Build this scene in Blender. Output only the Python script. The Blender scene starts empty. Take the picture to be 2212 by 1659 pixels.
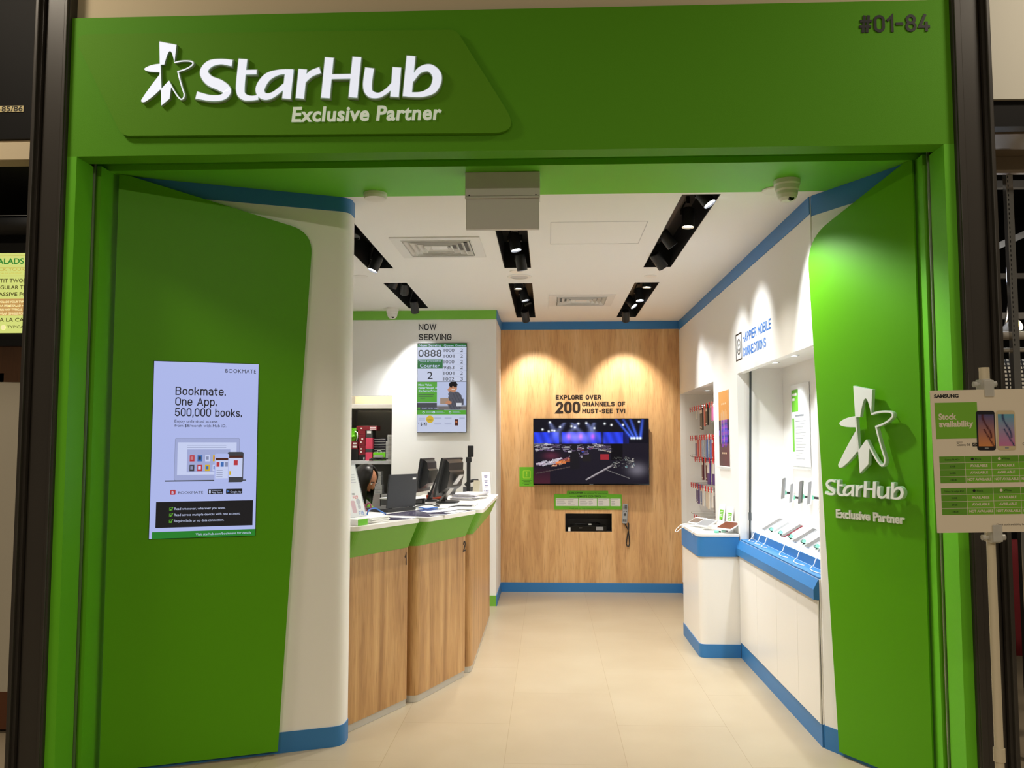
import bpy, bmesh, math, random
from mathutils import Vector, Matrix
random.seed(7)
scene = bpy.context.scene
COL = scene.collection

# ------------------------------------------------------------------ camera
cam_d = bpy.data.cameras.new('camera')
cam = bpy.data.objects.new('camera', cam_d)
COL.objects.link(cam)
cam_d.sensor_fit = 'HORIZONTAL'
cam_d.sensor_width = 36.0
cam_d.lens = 36.0 * 1850.0 / 2212.0
cam_d.clip_start = 0.05
cam.location = (0, 0, 1.55)
cam.rotation_euler = (math.radians(90 + 4.0966), 0, math.radians(2.4081))
scene.camera = cam

# ------------------------------------------------------------------ view, world, mall lights
vs_ = scene.view_settings
scene.display_settings.display_device = 'sRGB'
vs_.view_transform = 'Standard'
vs_.look = 'None'
vs_.gamma = 1.0
vs_.use_curve_mapping = False
vs_.exposure = 0.0
scene.cycles.use_denoising = True
scene.cycles.max_bounces = 8
scene.cycles.diffuse_bounces = 5
scene.cycles.glossy_bounces = 3
scene.cycles.transparent_max_bounces = 8
scene.cycles.sample_clamp_indirect = 4.0
scene.cycles.caustics_reflective = False
scene.cycles.caustics_refractive = False

W = bpy.data.worlds.new('world')
scene.world = W
W.use_nodes = True
W.node_tree.nodes['Background'].inputs[0].default_value = (1.0, 0.86, 0.66, 1)
W.node_tree.nodes['Background'].inputs[1].default_value = 0.10

def lamp(name, kind, loc, energy, color, target=None, size=0.1, spot=60, blend=0.4, parent=None):
    d = bpy.data.lights.new(name, kind)
    d.energy = energy
    d.color = color
    if kind == 'AREA':
        d.shape = 'DISK'
        d.size = size
    else:
        d.shadow_soft_size = size
    if kind == 'SPOT':
        d.spot_size = math.radians(spot)
        d.spot_blend = blend
    o = bpy.data.objects.new(name, d)
    COL.objects.link(o)
    o.location = loc
    if target is not None:
        v = Vector(target) - Vector(loc)
        o.rotation_euler = v.to_track_quat('-Z', 'Y').to_euler()
    return o

WARM = (1.0, 0.86, 0.68)
NEUT = (1.0, 0.92, 0.80)
COOL = (0.93, 0.96, 1.0)
# downlights in the high ceiling of the mall, in front of the shop
for x, y, e in ((-3.1, 2.6, 50), (3.0, 2.6, 50), (0.1, -0.6, 6), (-2.0, -4.2, 210), (2.0, -4.2, 210)):
    lamp('mall_downlight', 'AREA', (x, y, 4.55), e, WARM, (x, y, 0), size=0.5)

# ------------------------------------------------------------------ helpers
def lin(c):
    if isinstance(c, str):
        c = tuple(int(c[i:i + 2], 16) / 255 for i in (0, 2, 4))
    return tuple(((v + 0.055) / 1.055) ** 2.4 if v > 0.04045 else v / 12.92 for v in c)

MATS = {}
def mat(name, col, rough=0.5, metal=0.0, emit=0.0, alpha=1.0, spec=0.5, trans=0.0, ior=1.45, coat=0.0, bump=0.0, bscale=200.0, vary=0.0, vscale=3.0):
    if name in MATS:
        return MATS[name]
    m = bpy.data.materials.new(name)
    m.use_nodes = True
    nt = m.node_tree
    b = nt.nodes['Principled BSDF']
    c = tuple(lin(col)) + (1,)
    b.inputs['Base Color'].default_value = c
    b.inputs['Roughness'].default_value = rough
    b.inputs['Metallic'].default_value = metal
    b.inputs['Specular IOR Level'].default_value = spec
    b.inputs['IOR'].default_value = ior
    b.inputs['Transmission Weight'].default_value = trans
    b.inputs['Coat Weight'].default_value = coat
    b.inputs['Alpha'].default_value = alpha
    if emit:
        if name.startswith('screen_'):
            b.inputs['Base Color'].default_value = (0.012, 0.012, 0.014, 1)
        b.inputs['Emission Color'].default_value = c
        b.inputs['Emission Strength'].default_value = emit
    if bump or vary:
        tc = nt.nodes.new('ShaderNodeTexCoord')
    if vary:
        n = nt.nodes.new('ShaderNodeTexNoise')
        n.inputs['Scale'].default_value = vscale
        n.inputs['Detail'].default_value = 4
        nt.links.new(tc.outputs['Object'], n.inputs['Vector'])
        mx = nt.nodes.new('ShaderNodeMixRGB')
        mx.inputs[1].default_value = tuple(v * (1 - vary) for v in c[:3]) + (1,)
        mx.inputs[2].default_value = tuple(min(1, v * (1 + vary)) for v in c[:3]) + (1,)
        nt.links.new(n.outputs['Fac'], mx.inputs[0])
        nt.links.new(mx.outputs[0], b.inputs['Base Color'])
    if bump:
        n2 = nt.nodes.new('ShaderNodeTexNoise')
        n2.inputs['Scale'].default_value = bscale
        nt.links.new(tc.outputs['Object'], n2.inputs['Vector'])
        bp = nt.nodes.new('ShaderNodeBump')
        bp.inputs['Strength'].default_value = bump
        bp.inputs['Distance'].default_value = 0.002
        nt.links.new(n2.outputs['Fac'], bp.inputs['Height'])
        nt.links.new(bp.outputs[0], b.inputs['Normal'])
    MATS[name] = m
    return m

def wood_mat(name, dark, mid, light, sx=14.0, seed=0.0, rough=0.42):
    """vertical-grain wood laminate in object space"""
    m = bpy.data.materials.new(name)
    m.use_nodes = True
    nt = m.node_tree
    b = nt.nodes['Principled BSDF']
    tc = nt.nodes.new('ShaderNodeTexCoord')
    mp = nt.nodes.new('ShaderNodeMapping')
    mp.inputs['Scale'].default_value = (sx, sx, 0.9)
    mp.inputs['Location'].default_value = (seed, seed * 1.7, seed)
    nt.links.new(tc.outputs['Object'], mp.inputs['Vector'])
    n = nt.nodes.new('ShaderNodeTexNoise')
    n.inputs['Scale'].default_value = 1.0
    n.inputs['Detail'].default_value = 8
    n.inputs['Roughness'].default_value = 0.62
    n.inputs['Distortion'].default_value = 0.5
    nt.links.new(mp.outputs[0], n.inputs['Vector'])
    r = nt.nodes.new('ShaderNodeValToRGB')
    e = r.color_ramp.elements
    e[0].position = 0.30; e[0].color = tuple(lin(dark)) + (1,)
    e[1].position = 0.72; e[1].color = tuple(lin(light)) + (1,)
    k = e.new(0.5); k.color = tuple(lin(mid)) + (1,)
    nt.links.new(n.outputs['Fac'], r.inputs['Fac'])
    # fine dark pores
    mp2 = nt.nodes.new('ShaderNodeMapping')
    mp2.inputs['Scale'].default_value = (160, 160, 6)
    nt.links.new(tc.outputs['Object'], mp2.inputs['Vector'])
    n2 = nt.nodes.new('ShaderNodeTexNoise')
    n2.inputs['Scale'].default_value = 1.0
    n2.inputs['Detail'].default_value = 3
    nt.links.new(mp2.outputs[0], n2.inputs['Vector'])
    r2 = nt.nodes.new('ShaderNodeValToRGB')
    r2.color_ramp.elements[0].position = 0.30; r2.color_ramp.elements[0].color = (0.72, 0.66, 0.6, 1)
    r2.color_ramp.elements[1].position = 0.45; r2.color_ramp.elements[1].color = (1, 1, 1, 1)
    nt.links.new(n2.outputs['Fac'], r2.inputs['Fac'])
    mx = nt.nodes.new('ShaderNodeMixRGB'); mx.blend_type = 'MULTIPLY'; mx.inputs[0].default_value = 1
    nt.links.new(r.outputs[0], mx.inputs[1]); nt.links.new(r2.outputs[0], mx.inputs[2])
    nt.links.new(mx.outputs[0], b.inputs['Base Color'])
    b.inputs['Roughness'].default_value = rough
    return m

def floor_mat():
    m = bpy.data.materials.new('floor_tile')
    m.use_nodes = True
    nt = m.node_tree
    b = nt.nodes['Principled BSDF']
    tc = nt.nodes.new('ShaderNodeTexCoord')
    br = nt.nodes.new('ShaderNodeTexBrick')
    br.offset = 0.5
    br.inputs['Scale'].default_value = 1.0
    br.inputs['Brick Width'].default_value = 1.2
    br.inputs['Row Height'].default_value = 0.6
    br.inputs['Mortar Size'].default_value = 0.0018
    br.inputs['Mortar Smooth'].default_value = 0.3
    br.inputs['Color1'].default_value = tuple(lin('b2a48b')) + (1,)
    br.inputs['Color2'].default_value = tuple(lin('afa087')) + (1,)
    br.inputs['Mortar'].default_value = tuple(lin('9d8c70')) + (1,)
    mp = nt.nodes.new('ShaderNodeMapping')
    mp.inputs['Rotation'].default_value = (0, 0, math.radians(90))
    mp.inputs['Location'].default_value = (0.1, 0.22, 0)
    nt.links.new(tc.outputs['Object'], mp.inputs['Vector'])
    nt.links.new(mp.outputs[0], br.inputs['Vector'])
    n = nt.nodes.new('ShaderNodeTexNoise'); n.inputs['Scale'].default_value = 2.2; n.inputs['Detail'].default_value = 6
    nt.links.new(tc.outputs['Object'], n.inputs['Vector'])
    r = nt.nodes.new('ShaderNodeValToRGB')
    r.color_ramp.elements[0].position = 0.3; r.color_ramp.elements[0].color = (0.9, 0.88, 0.85, 1)
    r.color_ramp.elements[1].position = 0.7; r.color_ramp.elements[1].color = (1, 1, 1, 1)
    nt.links.new(n.outputs['Fac'], r.inputs['Fac'])
    mx = nt.nodes.new('ShaderNodeMixRGB'); mx.blend_type = 'MULTIPLY'; mx.inputs[0].default_value = 1
    nt.links.new(br.outputs['Color'], mx.inputs[1]); nt.links.new(r.outputs[0], mx.inputs[2])
    nt.links.new(mx.outputs[0], b.inputs['Base Color'])
    b.inputs['Roughness'].default_value = 0.33
    b.inputs['Specular IOR Level'].default_value = 0.4
    return m

def attr_mat(name, emit):
    """a printed or displayed picture: colours come from the mesh's own colour attribute"""
    if name in MATS:
        return MATS[name]
    m = bpy.data.materials.new(name)
    m.use_nodes = True
    nt = m.node_tree
    b = nt.nodes['Principled BSDF']
    a = nt.nodes.new('ShaderNodeAttribute')
    a.attribute_name = 'picture'
    if emit:
        b.inputs['Base Color'].default_value = (0.006, 0.006, 0.007, 1)
        b.inputs['Specular IOR Level'].default_value = 0.02
        nt.links.new(a.outputs['Color'], b.inputs['Emission Color'])
        b.inputs['Emission Strength'].default_value = emit
    else:
        nt.links.new(a.outputs['Color'], b.inputs['Base Color'])
    b.inputs['Roughness'].default_value = 0.25
    MATS[name] = m
    return m

class Fr:
    """a local frame: u to the right, v up, n towards the viewer"""
    def __init__(s, O, U, V):
        s.O = Vector(O); s.U = Vector(U).normalized(); s.V = Vector(V).normalized()
        s.N = s.U.cross(s.V).normalized()
    def p(s, u, v, n=0.0):
        return s.O + s.U * u + s.V * v + s.N * n
    def at(s, u, v, n=0.0):
        return Fr(s.p(u, v, n), s.U, s.V)
    def rot(s, deg):
        a = math.radians(deg)
        return Fr(s.O, s.U * math.cos(a) + s.V * math.sin(a), s.V * math.cos(a) - s.U * math.sin(a))
    def tilt(s, deg):      # lean the top of the frame backwards
        a = math.radians(deg)
        return Fr(s.O, s.U, s.V * math.cos(a) - s.N * math.sin(a))
    def yaw(s, deg):
        a = math.radians(deg)
        return Fr(s.O, s.U * math.cos(a) + s.N * math.sin(a), s.V)

PLAN = Fr((0, 0, 0), (1, 0, 0), (0, 1, 0))          # n is up
def FRONT(y, x=0.0, z=0.0):
    return Fr((x, y, z), (1, 0, 0), (0, 0, 1))       # faces the camera
RIGHT = Fr((1.41, 0, 0), (0, -1, 0), (0, 0, 1))      # right wall; u = -y

def rnd(pts, r, seg=5):
    """round the corners of a polygon; r is one radius or one per corner"""
    out = []
    n = len(pts)
    for i in range(n):
        rr = r[i] if isinstance(r, (list, tuple)) else r
        p = Vector(pts[i]); a = Vector(pts[i - 1]); c = Vector(pts[(i + 1) % n])
        if rr <= 0:
            out.append(tuple(p)); continue
        da = (a - p).normalized(); dc = (c - p).normalized()
        ang = da.angle(dc)
        t = min(rr / math.tan(ang / 2), (a - p).length * 0.49, (c - p).length * 0.49)
        p0 = p + da * t; p1 = p + dc * t
        for k in range(seg + 1):
            s = k / seg
            out.append(tuple(p0 * (1 - s) ** 2 + p * 2 * s * (1 - s) + p1 * s ** 2))
    return out

def rect(u0, v0, u1, v1):
    return [(u0, v0), (u1, v0), (u1, v1), (u0, v1)]

_glyph = {}
def glyphs(s, bold=0.0, ext=0.0, spacing=1.0):
    key = (s, round(bold, 4), round(ext, 4), spacing)
    if key not in _glyph:
        cu = bpy.data.curves.new('lettering', 'FONT')
        cu.body = s
        cu.offset = bold
        cu.extrude = ext
        cu.space_character = spacing
        cu.resolution_u = 4
        o = bpy.data.objects.new('lettering', cu)
        me = bpy.data.meshes.new_from_object(o)
        vs = [v.co.copy() for v in me.vertices]
        fs = [tuple(p.vertices) for p in me.polygons]
        _glyph[key] = (vs, fs)
        bpy.data.meshes.remove(me)
        bpy.data.objects.remove(o)
        bpy.data.curves.remove(cu)
    return _glyph[key]
_v, _f = glyphs('H')
CAP = max(v.y for v in _v)

class MB:
    """collects shapes and links them as one mesh object"""
    def __init__(s, m=None):
        s.v = []; s.f = []; s.mi = []; s.mats = []; s.sm = []; s.cols = {}
        s.cur = 0; s.smooth = False
        if m is not None:
            s.m(m)
    def m(s, material):
        if material not in s.mats:
            s.mats.append(material)
        s.cur = s.mats.index(material)
        return s
    def add(s, vs, fs, smooth=None):
        k = len(s.v)
        s.v += [Vector(v) for v in vs]
        for f in fs:
            s.f.append(tuple(i + k for i in f)); s.mi.append(s.cur)
            s.sm.append(s.smooth if smooth is None else smooth)
        return s
    def prism(s, F, pts, n0, n1, smooth_side=False):
        n = len(pts)
        area = sum(pts[i - 1][0] * pts[i][1] - pts[i][0] * pts[i - 1][1] for i in range(n))
        if area < 0:
            pts = list(reversed(pts))
        if n0 > n1:
            n0, n1 = n1, n0
        vs = [F.p(u, v, n0) for u, v in pts] + [F.p(u, v, n1) for u, v in pts]
        s.add(vs, [tuple(range(n - 1, -1, -1)), tuple(range(n, 2 * n))], False)
        k = len(s.v) - 2 * n
        if smooth_side:                      # own vertices, so that the caps stay flat
            k = len(s.v)
            s.v += [Vector(v) for v in vs]
        for i in range(n):
            j = (i + 1) % n
            s.f.append((k + i, k + j, k + n + j, k + n + i)); s.mi.append(s.cur)
            turn = 0.0
            if smooth_side:
                e = Vector(pts[j]) - Vector(pts[i])
                turn = e.length
            s.sm.append(smooth_side and turn < 0.06)
        return s
    def flat(s, F, pts, n=0.0):
        area = sum(pts[i - 1][0] * pts[i][1] - pts[i][0] * pts[i - 1][1] for i in range(len(pts)))
        if area < 0:
            pts = list(reversed(pts))
        return s.add([F.p(u, v, n) for u, v in pts], [tuple(range(len(pts)))], False)
    def fr(s, F, u0, v0, u1, v1, n=0.0):
        return s.flat(F, rect(u0, v0, u1, v1), n)
    def box(s, F, u0, u1, v0, v1, n0, n1, bev=0.0, seg=2):
        if bev <= 0:
            return s.prism(F, rect(u0, v0, u1, v1), n0, n1)
        bm = bmesh.new()
        r = bmesh.ops.create_cube(bm, size=1.0)
        for v in bm.verts:
            v.co = Vector(((u0 + u1) / 2 + v.co.x * (u1 - u0), (v0 + v1) / 2 + v.co.y * (v1 - v0), (n0 + n1) / 2 + v.co.z * (n1 - n0)))
        bmesh.ops.bevel(bm, geom=bm.edges[:], offset=bev, segments=seg, affect='EDGES', profile=0.5)
        bm.normal_update()
        bm.verts.ensure_lookup_table()
        vs = [F.p(*v.co) for v in bm.verts]
        fs = [tuple(v.index for v in f.verts) for f in bm.faces]
        bm.free()
        return s.add(vs, fs)
    def wbox(s, x0, x1, y0, y1, z0, z1, bev=0.0, seg=2):
        return s.box(PLAN, x0, x1, y0, y1, z0, z1, bev, seg)
    def tube(s, pts, r, seg=8, cap=True):
        pts = [Vector(p) for p in pts]
        rr = r if isinstance(r, (list, tuple)) else [r] * len(pts)
        rings = []
        prev = None
        for i, p in enumerate(pts):
            a = pts[max(0, i - 1)]; b = pts[min(len(pts) - 1, i + 1)]
            t = (b - a)
            t = t.normalized() if t.length > 1e-9 else Vector((0, 0, 1))
            if prev is None:
                x = t.cross(Vector((0, 0, 1)))
                if x.length < 1e-3:
                    x = t.cross(Vector((1, 0, 0)))
                x.normalize()
            else:
                x = prev - t * prev.dot(t)
                x.normalize()
            prev = x
            y = t.cross(x)
            rings.append([p + (x * math.cos(2 * math.pi * k / seg) + y * math.sin(2 * math.pi * k / seg)) * rr[i] for k in range(seg)])
        vs = [v for ring in rings for v in ring]
        fs = []
        for i in range(len(pts) - 1):
            for k in range(seg):
                k2 = (k + 1) % seg
                fs.append((i * seg + k, i * seg + k2, (i + 1) * seg + k2, (i + 1) * seg + k))
        s.add(vs, fs, True)
        if cap:
            s.add(rings[0], [tuple(range(seg - 1, -1, -1))], False)
            s.add(rings[-1], [tuple(range(seg))], False)
        return s
    def lathe(s, F, prof, seg=20, sharp=True):
        """profile of (radius, height along n) around the frame origin"""
        for i in range(len(prof) - 1):
            (r0, h0), (r1, h1) = prof[i], prof[i + 1]
            vs = []; fs = []
            for k in range(seg):
                a = 2 * math.pi * k / seg
                vs.append(F.p(r0 * math.cos(a), r0 * math.sin(a), h0))
                vs.append(F.p(r1 * math.cos(a), r1 * math.sin(a), h1))
            for k in range(seg):
                j = (k + 1) % seg
                f = (2 * k, 2 * j, 2 * j + 1, 2 * k + 1)
                fs.append(f)
            s.add(vs, fs, True)
        return s
    def disc(s, F, r, n=0.0, seg=20):
        return s.flat(F, [(r * math.cos(2 * math.pi * k / seg), r * math.sin(2 * math.pi * k / seg)) for k in range(seg)], n)
    def cyl(s, F, r, n0, n1, seg=20):
        return s.prism(F, [(r * math.cos(2 * math.pi * k / seg), r * math.sin(2 * math.pi * k / seg)) for k in range(seg)], n0, n1, True)
    def stroke(s, F, pts, w, n0, n1=None, closed=False):
        """a flat line of width w through points of the frame"""
        P = [Vector(p) for p in pts]
        n = len(P)
        L = []; R = []
        for i in range(n):
            a = P[i - 1] if (i > 0 or closed) else P[i]
            b = P[(i + 1) % n] if (i < n - 1 or closed) else P[i]
            t1 = (P[i] - a); t2 = (b - P[i])
            t1 = t1.normalized() if t1.length > 1e-9 else t2.normalized()
            t2 = t2.normalized() if t2.length > 1e-9 else t1
            t = (t1 + t2)
            t = t.normalized() if t.length > 1e-6 else t1
            q = Vector((-t.y, t.x)) * (w / 2) / max(0.42, t.dot(t1))
            L.append(P[i] + q); R.append(P[i] - q)
        m = n if closed else n - 1
        for i in range(m):
            j = (i + 1) % n
            quad = [tuple(R[i]), tuple(R[j]), tuple(L[j]), tuple(L[i])]
            if n1 is None:
                s.flat(F, quad, n0)
            else:
                s.prism(F, quad, n0, n1)
        return s
    def text(s, F, t, u, v, h, w=None, al='l', n=0.001, bold=0.0, ext=0.0, shear=0.0, sp=1.0, maxw=None):
        """h is the capital height; w, when given, is the exact width"""
        vs, fs = glyphs(t, bold, 0.5 if ext else 0.0, sp)
        if not vs:
            return s
        k = h / CAP
        x0 = min(q.x for q in vs); x1 = max(q.x for q in vs)
        kx = k if w is None else w / (x1 - x0)
        if w is None and maxw and (x1 - x0) * k > maxw:
            kx = maxw / (x1 - x0)
        W_ = (x1 - x0) * kx
        off = 0 if al == 'l' else (-W_ if al == 'r' else -W_ / 2)
        out = []
        for q in vs:
            yy = q.y * k
            out.append(F.p(u + off + (q.x - x0) * kx + shear * yy, v + yy, n + (q.z + (0.5 if ext else 0)) * (ext if ext else 0)))
        return s.add(out, fs, False)
    def pic(s, F, u0, v0, u1, v1, nx, ny, fn, n=0.0):
        """a picture: a fine grid whose cells carry colours (linear rgb from fn(x, y), both 0..1)"""
        k0 = len(s.f)
        vs = []; fs = []
        for j in range(ny + 1):
            for i in range(nx + 1):
                vs.append(F.p(u0 + (u1 - u0) * i / nx, v0 + (v1 - v0) * j / ny, n))
        for j in range(ny):
            for i in range(nx):
                a = j * (nx + 1) + i
                fs.append((a, a + 1, a + nx + 2, a + nx + 1))
        s.add(vs, fs, False)
        for j in range(ny):
            for i in range(nx):
                s.cols[k0 + j * nx + i] = fn((i + 0.5) / nx, (j + 0.5) / ny)
        return s
    def build(s, name, parent=None):
        org = Vector((0, 0, 0))
        q = parent
        while q is not None:
            org += Vector(q.location); q = q.parent
        me = bpy.data.meshes.new(name)
        me.from_pydata([tuple(v - org) for v in s.v], [], s.f)
        for m_ in s.mats:
            me.materials.append(m_)
        me.polygons.foreach_set('material_index', s.mi)
        me.polygons.foreach_set('use_smooth', s.sm)
        if s.cols:
            ca = me.color_attributes.new('picture', 'FLOAT_COLOR', 'CORNER')
            for fi, c in s.cols.items():
                for li in me.polygons[fi].loop_indices:
                    ca.data[li].color = (c[0], c[1], c[2], 1.0)
        me.update()
        o = bpy.data.objects.new(name, me)
        COL.objects.link(o)
        if parent is not None:
            o.parent = parent
        return o

def structure(o):
    o['kind'] = 'structure'
    return o

def tag(o, label, cat, group=None):
    o['label'] = label
    o['category'] = cat
    if group:
        o['group'] = group
    return o

def thing(name, label, cat, loc=(0, 0, 0), group=None):
    o = bpy.data.objects.new(name, None)
    o.empty_display_size = 0.05
    COL.objects.link(o)
    o.location = loc
    return tag(o, label, cat, group)

def dup(root, loc, label=None, rz=None):
    """a copy of a thing with its parts and their sub-parts"""
    r = root.copy(); COL.objects.link(r); r.location = loc
    if rz is not None:
        r.rotation_euler = (0, 0, rz)
    if label:
        r['label'] = label
    for ch in [c for c in root.children]:
        c = ch.copy(); COL.objects.link(c); c.parent = r
        for g in [q for q in ch.children]:
            d = g.copy(); COL.objects.link(d); d.parent = c
    return r

def cells(mb, F, us, vs, holes, n1=0.0, n0=-0.1, pick=None):
    """a slab with rectangular openings; holes are (u0, u1, v0, v1)"""
    us = sorted(set(round(u, 4) for u in us + [h for q in holes for h in q[:2]]))
    vs = sorted(set(round(v, 4) for v in vs + [h for q in holes for h in q[2:]]))
    solid = {}
    for i in range(len(us) - 1):
        for j in range(len(vs) - 1):
            cu = (us[i] + us[i + 1]) / 2; cv = (vs[j] + vs[j + 1]) / 2
            solid[i, j] = not any(h[0] < cu < h[1] and h[2] < cv < h[3] for h in holes)
    for (i, j), ok in solid.items():
        if not ok:
            continue
        u0, u1, v0, v1 = us[i], us[i + 1], vs[j], vs[j + 1]
        if pick:
            mb.m(pick((u0 + u1) / 2, (v0 + v1) / 2))
        P = lambda u, v, n: F.p(u, v, n)
        mb.add([P(u0, v0, n1), P(u1, v0, n1), P(u1, v1, n1), P(u0, v1, n1)], [(0, 1, 2, 3)], False)
        mb.add([P(u0, v0, n0), P(u1, v0, n0), P(u1, v1, n0), P(u0, v1, n0)], [(3, 2, 1, 0)], False)
        for di, dj, a, b in ((-1, 0, (u0, v1), (u0, v0)), (1, 0, (u1, v0), (u1, v1)), (0, -1, (u0, v0), (u1, v0)), (0, 1, (u1, v1), (u0, v1))):
            if not solid.get((i + di, j + dj), False):
                mb.add([P(*a, n1), P(*a, n0), P(*b, n0), P(*b, n1)], [(0, 1, 2, 3)], False)
    return mb

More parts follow.
